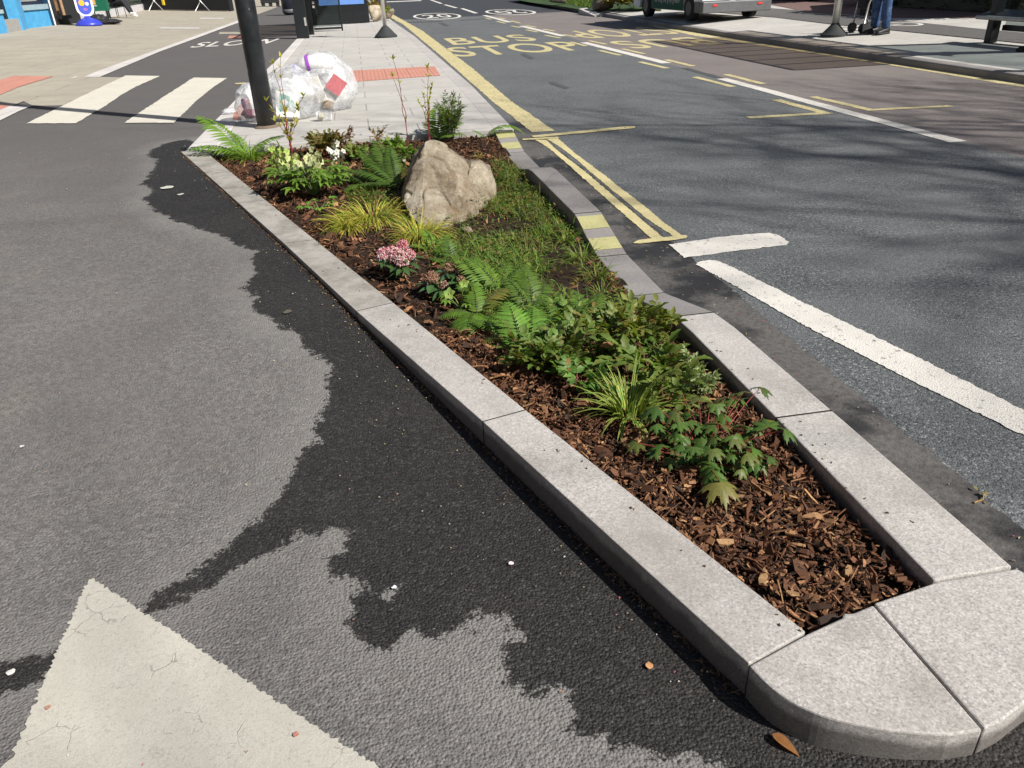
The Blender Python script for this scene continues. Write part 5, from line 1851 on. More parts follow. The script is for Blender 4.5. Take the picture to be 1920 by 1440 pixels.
# right bag: bottle with a purple band, pink card, cream carton, brown paper
c = BG1
m_ = MB()
pts = [(c.x - 0.30, c.y - 0.14, 0.62), (c.x - 0.26, c.y - 0.15, 0.64), (c.x - 0.17, c.y - 0.17, 0.68), (c.x + 0.02, c.y - 0.18, 0.69), (c.x + 0.14, c.y - 0.18, 0.67), (c.x + 0.17, c.y - 0.18, 0.66)]
m_.tube(pts, [0.05, 0.07, 0.10, 0.115, 0.105, 0.06], 18, (0.80, 0.80, 0.80))
bt = inside('plastic_bottle', 'big white plastic bottle with a purple band lying in the top of the right bag', 'bottle', m_, smooth=True)
m_ = MB()
m_.tube([(c.x - 0.16, c.y - 0.171, 0.683), (c.x - 0.12, c.y - 0.173, 0.688)], [0.108, 0.114], 18, (0.42, 0.10, 0.62), cap=False)
m_.build('purple_band', M['vcol'], bt)
m_ = MB()
m_.tube([(c.x - 0.315, c.y - 0.14, 0.615), (c.x - 0.285, c.y - 0.142, 0.63)], [0.075, 0.075], 14, (0.36, 0.22, 0.66))
m_.build('bottle_cap', M['vcol'], bt)
m_ = slab((c.x + 0.17, c.y - 0.345, 0.44), (0.20, 0.012, 0.20), 12, 40, 8, (0.62, 0.19, 0.21))
inside('pink_card', 'pink folded card set on its corner against the side of the right bag', 'card', m_)
m_ = slab((c.x - 0.06, c.y - 0.345, 0.40), (0.12, 0.05, 0.30), 10, -14, -4, (0.74, 0.71, 0.63))
for q in range(7):
    m_.box((c.x - 0.07 + random.uniform(-0.015, 0.015), c.y - 0.377, 0.33 + q * 0.022), (0.06, 0.004, 0.006), col=(0.25, 0.23, 0.2), rz=0.0)
inside('cream_carton', 'narrow cream carton with printed lines inside the right bag', 'carton', m_)
m_ = slab((c.x - 0.06, c.y - 0.30, 0.26), (0.34, 0.016, 0.10), 20, 28, -4, (0.45, 0.29, 0.13))
inside('brown_paper', 'torn brown paper lying low in the right bag', 'paper', m_)
m_ = MB()
crumple(m_, (c.x + 0.06, c.y - 0.16, 0.30), 0.17, (0.78, 0.78, 0.77), 3, (1.3, 0.7, 0.8))
crumple(m_, (c.x + 0.12, c.y - 0.05, 0.50), 0.15, (0.80, 0.80, 0.79), 6, (1.2, 0.8, 0.9))
inside('white_wrapping', 'crumpled white wrapping filling the right bag', 'wrapping', m_, smooth=True)
m_ = MB()
crumple(m_, (BG2.x + 0.02, BG2.y + 0.02, 0.42), 0.18, (0.78, 0.79, 0.80), 9, (1.35, 0.7, 0.8))
inside('white_wrapping', 'crumpled pale film filling the bag behind the pole', 'wrapping', m_, smooth=True)
# middle bag: carton with a green picture
m_ = slab((BG2.x - 0.02, BG2.y - 0.255, 0.30), (0.27, 0.06, 0.30), -20, 8, 4, (0.78, 0.78, 0.76))
ct = inside('food_carton', 'white food carton with a green leaf picture in the bag behind the pole', 'carton', m_)
m_ = MB()
R = Matrix.Rotation(math.radians(4), 3, 'Z') @ Matrix.Rotation(math.radians(-20), 3, 'X') @ Matrix.Rotation(math.radians(8), 3, 'Y')
cc_ = Vector((BG2.x - 0.02, BG2.y - 0.255, 0.30))


def onf(u, w, d=-0.033):
    return cc_ + R @ Vector((u, d, w))


m_.add([onf(-0.09, -0.10), onf(0.02, -0.03), onf(0.03, 0.09), onf(-0.09, 0.12)], [(0, 1, 2, 3)], (0.03, 0.30, 0.20))
m_.add([onf(0.03, 0.02), onf(0.09, -0.08), onf(0.09, 0.0), onf(0.05, 0.06)], [(0, 1, 2, 3)], (0.06, 0.34, 0.25))
m_.add([onf(-0.03 + 0.035 * math.cos(t * PI / 6), 0.02 + 0.035 * math.sin(t * PI / 6), -0.035) for t in range(12)], [tuple(range(12))], (0.8, 0.8, 0.78))
m_.build('green_picture', M['vcol'], ct)
# jar lying between the bags
jc = at(622, 226, KT)
m_ = MB()
m_.tube([(jc.x - 0.17, jc.y + 0.02, KT + 0.06), (jc.x - 0.14, jc.y + 0.02, KT + 0.062), (jc.x, jc.y, KT + 0.062)], [0.045, 0.06, 0.06], 18, (0.75, 0.75, 0.72))
tag(m_.build('glass_jar', M['bag'], smooth=True), 'clear glass jar lying on the slabs between the two bigger bags', 'jar')
m_ = MB()
crumple(m_, (jc.x - 0.12, jc.y + 0.015, KT + 0.055), 0.04, (0.60, 0.55, 0.36), 2)
inside('food_scrap', 'pale yellow scrap showing in the glass jar', 'food scrap', m_, smooth=True)
m_ = MB()
crumple(m_, (BG3.x - 0.03, BG3.y - 0.10, KT + 0.10), 0.10, (0.26, 0.025, 0.08), 5, (1.0, 0.6, 0.5))
crumple(m_, (BG3.x - 0.08, BG3.y - 0.13, KT + 0.22), 0.05, (0.38, 0.07, 0.30), 7, (0.5, 0.4, 1.3))
inside('purple_wrapping', 'dark purple wrapping in the small bag left of the pole', 'wrapping', m_, smooth=True)
# loose film by the kerb
fc = at(422, 216, KT)
m_ = MB()
crumple(m_, (fc.x + 0.06, fc.y + 0.05, KT + 0.04), 0.075, (0.8, 0.8, 0.8), 12, (1.3, 0.8, 0.5))
tag(m_.build('plastic_film', M['bag'], smooth=True), 'crumpled clear film on the kerb left of the pole', 'plastic film')

# ------------------------------------------------------------------ bus shelter and stop post on the plaza
sh = empty('bus_shelter', 'black framed bus shelter with a glass end and blue screen on the plaza', 'bus shelter')
p1 = at(569, 72, KT)
mb = MB()
mb.box((p1.x, p1.y, KT + 1.22), (0.36, 0.16, 2.44))
mb.build('post', M['black'], sh, bevel=0.012)
for zz in (0.45, 1.15):
    mb = MB()
    mb.box((p1.x + 0.13, p1.y - 0.085, KT + zz), (0.06, 0.03, 0.22), col=(0.7, 0.7, 0.68))
    mb.build('hinge', M['steel'], sh)
p2 = at(583, 65, KT)
mb = MB()
mb.box((p2.x, p2.y, KT + 1.22), (0.22, 0.14, 2.44))
mb.build('post', M['black'], sh, bevel=0.012)
g0, g1 = at(590, 60, KT), at(642, 59, KT)
mb = MB()
mb.box(((g0.x + g1.x) / 2, g0.y, KT + 1.25), (g1.x - g0.x - 0.05, 0.012, 2.2))
gl = mb.build('glass_panel', M['glass'], sh)
mb = MB()
mb.box((g1.x, g0.y, KT + 1.22), (0.05, 0.06, 2.44))
mb.box(((g0.x + g1.x) / 2, g0.y, KT + 0.09), (g1.x - g0.x, 0.05, 0.06))
mb.build('panel_frame', M['black'], gl)
for q in range(6):
    mb = MB()
    mb.box((g0.x + 0.06 + 0.02, g0.y - 0.012, KT + 0.75 + q * 0.12), (0.07, 0.006, 0.07), col=(0.8, 0.8, 0.8))
    mb.build('white_dot', M['vcol'], gl)
a0, a1 = at(597, 47.5, KT), at(693, 42.5, KT)
Y = (a0.y + a1.y) / 2
mb = MB()
mb.box(((a0.x + a1.x) / 2, Y, KT + 1.35), (a1.x - a0.x, 0.25, 2.1))
case = mb.build('advert_case', M['black'], sh, bevel=0.02)
mb = MB()
mb.box(((a0.x + a1.x) / 2, Y, KT + 0.20), (a1.x - a0.x + 0.02, 0.28, 0.36))
mb.build('plinth', M['black'], case, bevel=0.015)
mb = MB()
mb.box(((a0.x + a1.x) / 2, Y - 0.13, KT + 1.48), (a1.x - a0.x - 0.26, 0.02, 1.62))
mb.build('screen', m_emit('blue_screen', (0.16, 0.32, 0.74), 0.9), case)
mb = MB()
mb.box((-0.6, 29.6, KT + 2.50), (2.3, 8.2, 0.08))
mb.build('roof', M['tint'], sh)
mb = MB()
for yy in (25.6, 27.6, 29.6, 31.6, 33.6):
    mb.box((-0.6, yy, KT + 2.57), (2.3, 0.06, 0.06))
for xx in (-1.72, 0.5):
    mb.box((xx, 29.6, KT + 2.57), (0.06, 8.2, 0.062))
mb.build('roof_frame', M['black'], sh)
mb = MB()
mb.box((-1.55, 33.4, KT + 1.22), (0.2, 0.14, 2.44))
mb.build('post', M['black'], sh)


def stop_post(label, px, py, lean=0.0, r=0.055, s=1.0, right=False):
    b = at_right(px, py) if right else at(px, py, KT)
    root = empty('bus_stop_post', label, 'bus stop post', 'bus stop posts', b)
    root.rotation_euler = (0, lean, 0)
    mb = MB()
    mb.lathe([(r, 0.1), (r, 2.9 * s)], n=20)
    mb.build('post', M['steel'], root, smooth=True)
    mb = MB()
    mb.lathe([(0.32 * s, 0.0), (0.32 * s, 0.05 * s), (0.26 * s, 0.10 * s), (0.10 * s, 0.27 * s), (r * 1.05, 0.30 * s)], n=24)
    mb.build('cone_base', M['rubber'], root, smooth=False)
    mb = MB()
    mb.box((0.24 * s, 0, 2.6 * s), (0.42 * s, 0.03, 0.55 * s), col=(0.6, 0.05, 0.04))
    mb.build('stop_flag', M['vcol'], root)
    return root


stop_post('slim steel bus stop post with a dark cone base near the yellow kerb line', 724, 70)
stop_post('thick steel bus stop post with a dark cone base on the far pavement', 1563, 68, 0.0, 0.078, 0.85, True)

# rocks and flowers at the far end of the plaza
rk0 = at(706, 40, KT)
for (px, py, s, lab) in ((706, 41, 0.34, 'pale rough rock at the far end of the plaza beside the blue screen'), (733, 39, 0.22, 'low rock by the road edge behind the slim bus stop post')):
    p = at(px, py, KT)
    mb = MB()
    v_, f_ = hull_rock([Vector((p.x + random.uniform(-s, s), p.y + 0.3 + random.uniform(-s, s), KT + random.uniform(-0.02, s * 1.9))) for _ in range(16)], 2, 0.02, px)
    mb.add(v_, f_)
    tag(mb.build('rock', M['boulder'], smooth=True), lab, 'rock')
leafy('flowering_plant', 'reddish flowering plants growing behind the pale rock at the plaza end', 'plant', 704, 38, 14, 0.75, 0.6, (0.12, 0.19, 0.04), (0.35, 0.16, 0.05), 0.16, 5, per=6, z=KT)
leafy('green_plant', 'small bright green plant between the rocks at the plaza end', 'plant', 722, 39, 10, 0.45, 0.3, (0.16, 0.26, 0.04), (0.25, 0.30, 0.05), 0.12, 5, per=5, z=KT)

# litter bin, and dark feet of things beyond it
p = at_left(540, 27)
p = at(545, 28, KT)
bin_ = empty('litter_bin', 'round dark blue litter bin standing left of the bus shelter', 'litter bin', None, p)
mb = MB(); mb.lathe([(0.33, 0.06), (0.36, 0.1), (0.36, 0.25), (0.37, 0.26), (0.40, 1.1), (0.36, 1.2), (0.2, 1.25)], n=28)
mb.build('body', plain('bin_navy', (0.016, 0.020, 0.032), 0.4), bin_, smooth=True)
mb = MB(); mb.lathe([(0.365, 0.10), (0.38, 0.11), (0.38, 0.27), (0.365, 0.28)], n=28)
mb.build('base_band', plain('bin_band', (0.11, 0.11, 0.115), 0.5), bin_, smooth=True)
mb = MB(); mb.lathe([(0.28, 0.0), (0.28, 0.07)], n=20)
mb.build('foot', M['dark'], bin_)


# ------------------------------------------------------------------ people
def skin_body(name, joints, edges, radii, mat, parent, levels=2):
    me = bpy.data.meshes.new(name)
    me.from_pydata([tuple(j) for j in joints], edges, [])
    me.materials.append(mat)
    ob = bpy.data.objects.new(name, me)
    COL.objects.link(ob)
    ob.parent = parent
    md = ob.modifiers.new('skin', 'SKIN')
    md.use_smooth_shade = True
    lay = me.skin_vertices[0].data
    for i, r in enumerate(radii):
        r2 = r if hasattr(r, '__len__') else (r, r)
        lay[i].radius = r2
        lay[i].use_root = (i == 0)
    sub = ob.modifiers.new('subsurf', 'SUBSURF')
    sub.levels = sub.render_levels = levels
    return ob


SKIN = plain('skin', (0.42, 0.25, 0.18), 0.55)


def person(label, J, trousers, top, shoe, loc, rz=0.0, s=1.0, group=None):
    root = empty('person', label, 'person', group, loc)
    root.rotation_euler = (0, 0, rz)
    root.scale = (s, s, s)
    V = {k: Vector(v) for k, v in J.items()}
    names = ['pel', 'abd', 'che', 'nek', 'hed', 'top', 'shl', 'ell', 'wrl', 'shr', 'elr', 'wrr', 'hil', 'knl', 'anl', 'hir', 'knr', 'anr']
    rad = [0.12, 0.12, 0.13, 0.055, 0.085, 0.06, 0.058, 0.042, 0.028, 0.058, 0.042, 0.028, 0.085, 0.055, 0.036, 0.085, 0.055, 0.036]
    ed = [(0, 1), (1, 2), (2, 3), (3, 4), (4, 5), (2, 6), (6, 7), (7, 8), (2, 9), (9, 10), (10, 11), (0, 12), (12, 13), (13, 14), (0, 15), (15, 16), (16, 17)]
    js = [V[n] for n in names]
    # hands: palm and five fingers on each wrist
    for wi, el in ((8, 7), (11, 10)):
        d = (js[wi] - js[el]).normalized()
        sd = d.cross(Vector((0, 1, 0.2))).normalized()
        nn = sd.cross(d).normalized()
        palm = len(js)
        js.append(js[wi] + d * 0.055); rad.append((0.034, 0.018)); ed.append((wi, palm))
        for f, (off, ln) in enumerate(((-0.027, 0.065), (-0.009, 0.078), (0.009, 0.074), (0.026, 0.058))):
            a = len(js)
            js.append(js[palm] + d * 0.04 + sd * off); rad.append(0.0095); ed.append((palm, a))
            js.append(js[a] + d * ln * 0.5 + nn * 0.008); rad.append(0.0085); ed.append((a, a + 1))
            js.append(js[a + 1] + d * ln * 0.4 + nn * 0.022); rad.append(0.0075); ed.append((a + 1, a + 2))
        a = len(js)
        js.append(js[wi] + d * 0.035 + sd * -0.038 + nn * 0.01); rad.append(0.011); ed.append((wi, a))
        js.append(js[a] + d * 0.035 + sd * -0.012 + nn * 0.012); rad.append(0.009); ed.append((a, a + 1))
    # nose
    fwd = Vector((0, -1, 0)) if 'fwd' not in V else V['fwd']
    a = len(js)
    js.append(V['hed'] + fwd * 0.098 + Vector((0, 0, -0.01))); rad.append(0.014); ed.append((4, a))
    skin_body('body', js, ed, rad, SKIN, root)
    # trousers
    tn = ['pel', 'hil', 'knl', 'anl', 'hir', 'knr', 'anr']
    tj = [V[n] for n in tn]
    mids = []
    tj2 = [V['pel'] + Vector((0, 0, 0.05)), V['hil'], (V['hil'] + V['knl']) / 2, V['knl'], (V['knl'] * 0.55 + V['anl'] * 0.45), V['anl'] + (V['knl'] - V['anl']) * 0.16, V['anl'] + (V['knl'] - V['anl']) * 0.02,
           V['hir'], (V['hir'] + V['knr']) / 2, V['knr'], (V['knr'] * 0.55 + V['anr'] * 0.45), V['anr'] + (V['knr'] - V['anr']) * 0.16, V['anr'] + (V['knr'] - V['anr']) * 0.02]
    te = [(0, 1), (1, 2), (2, 3), (3, 4), (4, 5), (5, 6), (0, 7), (7, 8), (8, 9), (9, 10), (10, 11), (11, 12)]
    tr = [0.15, 0.105, 0.098, 0.082, 0.078, 0.072, 0.074, 0.105, 0.098, 0.082, 0.078, 0.072, 0.074]
    skin_body('trousers', tj2, te, tr, trousers, root)
    cj = [V['pel'] + Vector((0, 0, 0.02)), V['abd'], V['che'], V['nek'] - Vector((0, 0, 0.03)), V['shl'], V['ell'], V['wrl'], V['shr'], V['elr'], V['wrr']]
    ce = [(0, 1), (1, 2), (2, 3), (2, 4), (4, 5), (5, 6), (2, 7), (7, 8), (8, 9)]
    skin_body('jacket', cj, ce, [0.165, 0.155, 0.165, 0.075, 0.085, 0.066, 0.05, 0.085, 0.066, 0.05], top, root)
    hr = MB()
    crumple(hr, V['hed'] + Vector((0, 0, 0.045)) - fwd * 0.02, 0.108, (0.05, 0.035, 0.025), 3, (0.85, 1.0, 0.85), 12)
    hr.build('hair', M['vcol'], root, smooth=True)
    rt = fwd.cross(Vector((0, 0, 1))).normalized()
    for q in (-1, 1):
        fb = MB()
        blob(fb, V['hed'] + fwd * 0.082 + rt * q * 0.032 + Vector((0, 0, 0.02)), 0.011, (0.06, 0.05, 0.05))
        fb.build('eye', M['vcol'], root)
    fb = MB()
    fb.box(V['hed'] + fwd * 0.080 + Vector((0, 0, -0.05)), (0.045, 0.012, 0.010), col=(0.35, 0.12, 0.10))
    fb.build('mouth', M['vcol'], root)
    for an, kn, key in (('anl', 'knl', 'tol'), ('anr', 'knr', 'tor')):
        A = V[an]
        t = V[key]
        d = (t - A); d = d.normalized()
        sd = d.cross(Vector((0, 0, 1))).normalized()
        upv = sd.cross(d)
        mb = MB()
        prof = [(-0.085, 0.030, 0.075), (-0.06, 0.040, 0.085), (0.0, 0.044, 0.080), (0.07, 0.044, 0.062), (0.13, 0.050, 0.045), (0.18, 0.046, 0.036), (0.215, 0.026, 0.022)]
        n = 12
        vs = []
        base = A - upv * 0.075
        for (l, w, h) in prof:
            for k in range(n):
                g = 2 * PI * k / n
                x, z = math.cos(g) * w, max(0.0, math.sin(g)) * h + min(0, math.sin(g)) * 0.004
                vs.append(base + d * l + sd * x + upv * (z + 0.022))
        fs = [(i * n + k, i * n + (k + 1) % n, (i + 1) * n + (k + 1) % n, (i + 1) * n + k) for i in range(len(prof) - 1) for k in range(n)]
        fs += [tuple(reversed(range(n))), tuple((len(prof) - 1) * n + k for k in range(n))]
        mb.add(vs, fs, (1, 1, 1), 0)
        vs = []
        for (l, w, h) in prof:
            vs += [base + d * l + sd * (w + 0.004), base + d * l - sd * (w + 0.004), base + d * l - sd * (w + 0.004) + upv * 0.024, base + d * l + sd * (w + 0.004) + upv * 0.024]
        fs = [(i * 4 + k, i * 4 + (k + 1) % 4, (i + 1) * 4 + (k + 1) % 4, (i + 1) * 4 + k) for i in range(len(prof) - 1) for k in range(4)] + [(3, 2, 1, 0), tuple((len(prof) - 1) * 4 + k for k in range(4))]
        mb.add(vs, fs, (1, 1, 1), 1)
        mb.build('shoe', list(shoe), root, smooth=True)
    return root


def stand(turn=0.0):
    return dict(pel=(0, 0, 0.96), abd=(0, 0, 1.10), che=(0, 0.01, 1.32), nek=(0, 0, 1.50), hed=(0, -0.03, 1.62), top=(0, -0.02, 1.72),
                shl=(-0.19, 0, 1.42), ell=(-0.25, 0.02, 1.15), wrl=(-0.24, -0.16, 0.98), shr=(0.19, 0, 1.42), elr=(0.25, 0.02, 1.15), wrr=(0.23, -0.16, 0.98),
                hil=(-0.09, 0, 0.90), knl=(-0.10, -0.01, 0.50), anl=(-0.11, 0.03, 0.085), hir=(0.09, 0, 0.90), knr=(0.10, 0.0, 0.50), anr=(0.12, 0.04, 0.085),
                tol=(-0.13, -0.2, 0.085), tor=(0.14, -0.2, 0.085))


def m_jeans():
    m = NT('blue_denim', 0.85, 0.15)
    c = m.ramp(m.noise(7, 6, 0.7, dist=0.8), [(0.3, (0.018, 0.035, 0.085)), (0.52, (0.045, 0.085, 0.18)), (0.75, (0.13, 0.20, 0.34))])
    m.set(col=c, normal=m.bump(m.noise(9, 5, 0.7, dist=1.0), 0.9, 0.03))
    return m.mat


jeans = m_jeans()
blacktr = plain('black_trousers', (0.016, 0.018, 0.022), 0.8, bump=0.6)
darkcoat = plain('dark_coat', (0.012, 0.013, 0.016), 0.8, bump=0.5)
blackshoe = (plain('black_shoe', (0.014, 0.014, 0.015), 0.5), plain('black_sole', (0.025, 0.025, 0.026), 0.7))
whiteshoe = (plain('white_shoe', (0.78, 0.77, 0.75), 0.5), plain('white_sole', (0.70, 0.68, 0.66), 0.6))
pj = at_right(1645, 64)
person('person in loose blue jeans and black shoes pushing a wheeled walker on the far pavement', stand(), jeans, darkcoat, blackshoe, (pj.x, pj.y, pj.z), math.radians(-78), 1.22)
# wheeled walker in front of that person
pw = at_right(1606, 62)
wk = empty('wheeled_walker', 'black wheeled shopping walker held by the person in jeans', 'walker', None, pw)
for sx in (-0.20, 0.20):
    mb = MB()
    mb.tube([(0.0, sx, 0.05), (0.05, sx, 0.55), (0.22, sx, 1.12)], 0.018, 8)
    mb.build('side_frame', M['steel'], wk, smooth=True)
    for xx in (0.0, 0.42):
        mb = MB()
        mb.tube([(xx, sx - 0.02, 0.10), (xx, sx + 0.02, 0.10)], 0.10, 18)
        mb.build('wheel', M['rubber'], wk, smooth=False)
    mb = MB()
    mb.tube([(0.42, sx, 0.10), (0.10, sx, 0.62)], 0.016, 8)
    mb.build('rear_leg', M['black'], wk, smooth=True)
mb = MB()
mb.box((0.20, 0, 0.62), (0.36, 0.36, 0.30))
mb.box((0.20, 0, 0.42), (0.26, 0.30, 0.20))
mb.build('bag', darkcoat, wk, bevel=0.03)

# another pedestrian: only the shoe reaches into the frame at the right edge
pe = at_right(1918, 99)
person('person at the right edge in front of the perch seat, only a black shoe showing', stand(), blacktr, darkcoat, blackshoe, (pe.x + 0.22, pe.y, pe.z), math.radians(-80), 1.15)

# ------------------------------------------------------------------ far pavement: shelter with perch bench
rs = at_right(1856, 80)
sh2 = empty('bus_shelter', 'bus shelter with a silver edged perch seat on the far pavement, at the right edge', 'bus shelter')
mb = MB()
mb.box((rs.x, rs.y, rs.z + 1.25), (0.16, 0.14, 2.5))
mb.build('post', M['black'], sh2, bevel=0.01)
RH = 2.62
mb = MB()
mb.box((rs.x + 0.10, rs.y - 4.6, rs.z + 1.25), (0.16, 0.14, 2.5))
mb.build('post', M['black'], sh2, bevel=0.01)
# perch seat with a silver nosing
mb = MB()
R = Matrix.Rotation(math.radians(-14), 3, 'Y')
mb.box((rs.x + 0.02, rs.y - 1.25, rs.z + 0.46), (0.34, 3.0, 0.05), rot=R)
seat = mb.build('perch_seat', plain('perch_dark', (0.022, 0.026, 0.034), 0.3), sh2, bevel=0.01)
mb = MB()
mb.tube([(rs.x - 0.16, rs.y + 0.26, rs.z + 0.405), (rs.x - 0.16, rs.y - 2.76, rs.z + 0.405)], 0.035, 12)
mb.build('silver_edge', M['steel'], seat, smooth=True)
mb = MB()
mb.box((rs.x + 0.14, rs.y - 2.3, rs.z + 1.22), (0.012, 4.4, 1.9))
gp = mb.build('glass_panel', M['glass'], sh2)
mb = MB()
mb.box((rs.x + 0.14, rs.y - 2.3, rs.z + 0.24), (0.06, 4.45, 0.09))
mb.build('bottom_rail', M['black'], gp)
RX0, RX1, RY0, RY1 = 9.28, 11.55, 10.7, 17.6
mb = MB()
mb.box(((RX0 + RX1) / 2, (RY0 + RY1) / 2, RH), (RX1 - RX0, RY1 - RY0, 0.03))
rf = mb.build('roof', M['tint'], sh2)
mb = MB()
nb = 8
for k in range(nb + 1):
    yy = RY0 + (RY1 - RY0) * k / nb
    mb.box(((RX0 + RX1) / 2, yy, RH + 0.05), (RX1 - RX0, 0.05, 0.05))
for xx in (RX0, RX1):
    mb.box((xx, (RY0 + RY1) / 2, RH + 0.051), (0.06, RY1 - RY0, 0.05))
mb.build('roof_frame', M['black'], rf)

# ------------------------------------------------------------------ van on the far pavement
va = at_right(1296, 37.5)         # near rear wheel
vb = at_right(1407, 35)           # other rear wheel
vf = at_right(1243, 29)           # near front wheel
van = empty('van', 'green and white electric van parked on the far pavement, seen from its rear corner', 'van', None, ((va.x + vb.x) / 2, (va.y + vb.y) / 2, (va.z + vb.z) / 2))
dv = (vb - va).xy
HW = max(0.92, dv.length / 2 + 0.02)
hd = math.atan2((vf - va).xy.x, (vf - va).xy.y)
van.rotation_euler = (0, 0, math.radians(3))
WB = 3.2
vgreen = plain('van_green', (0.004, 0.085, 0.046), 0.55, spec=0.2)
vwhite = plain('van_white', (0.72, 0.73, 0.74), 0.3, var=0.04, spec=0.5)
vgrey = plain('van_bumper', (0.115, 0.118, 0.122), 0.5)
tyre = plain('tyre_rubber', (0.012, 0.012, 0.013), 0.8, bump=0.4)
mb = MB()
prof = [(-0.75, 0.40), (-0.78, 1.0), (-0.72, 1.95), (-0.60, 2.05), (2.9, 2.05), (3.5, 1.35), (4.15, 1.15), (4.3, 0.7), (4.25, 0.30), (3.75, 0.26), (3.62, 0.62), (3.4, 0.76), (3.0, 0.76), (2.78, 0.62), (2.65, 0.26), (0.52, 0.26), (0.40, 0.62), (0.2, 0.76), (-0.2, 0.76), (-0.40, 0.42)]
n = len(prof)
vs = [(-HW, y, z) for y, z in prof] + [(HW, y, z) for y, z in prof]
mb.add(vs, [tuple(range(n)), tuple(reversed(range(n, 2 * n)))] + [(k, n + k, n + (k + 1) % n, (k + 1) % n) for k in range(n)])
body = mb.build('body', vwhite, van)
mb = MB()
mb.box((-HW - 0.006, 1.58, 0.85), (0.012, 2.36, 1.16))
sp = mb.build('side_panel', vgreen, van)
tx = lettering('side_lettering', 'turning the grey green!', 0, 0, 0, 1, 0, 1, M['white'], 0.0, parent=sp)
for v in tx.data.vertices:
    u, w, _ = v.co
    v.co = (-HW - 0.018, 2.45 - 1.85 * u, 0.42 + 0.17 * w)
mb = MB()
mb.box((0, -0.86, 0.37), (2 * HW + 0.06, 0.24, 0.29))
for s in (-1, 1):
    mb.box((s * (HW + 0.005), -0.575, 0.37), (0.05, 0.33, 0.288))
bp = mb.build('rear_bumper', vgrey, van, bevel=0.04)
for s in (-1, 1):
    mb = MB()
    mb.box((s * (HW - 0.33), -0.985, 0.42), (0.13, 0.02, 0.05), col=(0.75, 0.05, 0.04))
    mb.build('reflector', M['vcol'], bp)
    mb = MB()
    mb.box((s * (HW - 0.45) * 0.98, -0.80, 1.21), (HW - 0.12, 0.03, 1.37))
    dr = mb.build('rear_door', vwhite, van, bevel=0.02)
    mb = MB()
    mb.box((s * 0.06, -0.83, 1.15), (0.06, 0.03, 0.14))
    mb.build('handle', M['dark'], dr)
    mb = MB()
    mb.box((s * (HW - 0.06), -0.79, 1.3), (0.10, 0.04, 0.5), col=(0.5, 0.03, 0.03))
    mb.build('tail_light', M['vcol'], van)
mb = MB()
mb.box((0, -0.83, 0.80), (0.52, 0.02, 0.11), col=(0.7, 0.55, 0.05))
mb.build('number_plate', M['vcol'], van)
for s in (-1, 1):
    for yy in (0, WB):
        mb = MB()
        mb.tube([(s * (HW - 0.22), yy, 0.33), (s * (HW - 0.20), yy, 0.33), (s * (HW - 0.02), yy, 0.33), (s * HW, yy, 0.33)], [0.30, 0.335, 0.335, 0.30], 28)
        w_ = mb.build('wheel', tyre, van, smooth=False)
        mb = MB()
        mb.tube([(s * (HW - 0.03), yy, 0.33), (s * (HW + 0.008), yy, 0.33)], [0.20, 0.18], 20)
        mb.build('hub_cap', plain('hub_grey', (0.05, 0.052, 0.055), 0.4), w_)
mb = MB()
mb.box((0, 1.5, 0.27), (1.2, 3.6, 0.12))
mb.build('underbody', M['dark'], van)

# ------------------------------------------------------------------ far planted strip behind the van, with kerb end stone and rocks
strip = [at_right(*p) for p in [(955, -2), (1000, 6), (1060, 14), (1100, 21), (1180, 21), (1240, 21), (1240, 5), (1150, -6), (1000, -8)]]
sheet('verge', strip, lambda x, y: right_z(x) + 0.02, plain('verge_grass', (0.030, 0.062, 0.016), 0.95, 0, 0.4, 3.0, bump=0.8), rfoot)
mb = MB()
for _ in range(2600):
    p = at_right(random.uniform(985, 1125), random.uniform(0, 19))
    if p.x < rk(p.y) + 0.25:
        continue
    blades(mb, (p.x, p.y, p.z + 0.02), 2, 0.22, 0.02, [(0.05, 0.11, 0.02), (0.035, 0.08, 0.015), (0.08, 0.13, 0.03)], 0.05, (30, 85), (0.4, 1.5), seg=2)
tag(mb.build('verge_grass', M['grassleaf']), 'strip of green grass along the far right kerb', 'grass', kind='stuff')
for (px, py, s, lab) in ((1045, 11, 0.42, 'dark low rock in the grass strip along the far kerb'), (1126, 20, 0.50, 'large rough rock at the near end of the far planted strip')):
    p = at_right(px, py)
    mb = MB()
    v_, f_ = hull_rock([Vector((p.x + random.uniform(-s, s), p.y + random.uniform(-s, s), p.z + random.uniform(-0.02, s * 1.4))) for _ in range(18)], 2, 0.03, px)
    mb.add(v_, f_)
    tag(mb.build('rock', plain('grey_brown_rock', (0.16, 0.135, 0.10), 0.9, 0, 0.35, 4, bump=0.6), smooth=True), lab, 'rock')
ks = at_right(1104, 23)
mb = MB()
mb.prism([(ks.x - 0.1, ks.y - 1.2, 0.02 + 0.02), (ks.x + 0.25, ks.y - 1.2, 0.06), (ks.x + 0.25, ks.y + 1.2, 0.24), (ks.x - 0.1, ks.y + 1.2, 0.22)], [(ks.x - 0.1, ks.y - 1.2, -0.05), (ks.x + 0.25, ks.y - 1.2, -0.05), (ks.x + 0.25, ks.y + 1.2, -0.05), (ks.x - 0.1, ks.y + 1.2, -0.05)])
tag(mb.build('kerb_end_stone', M['rfoot'], bevel=0.02), 'pale sloping end stone of the far kerb next to the rough rock', 'kerb stone')
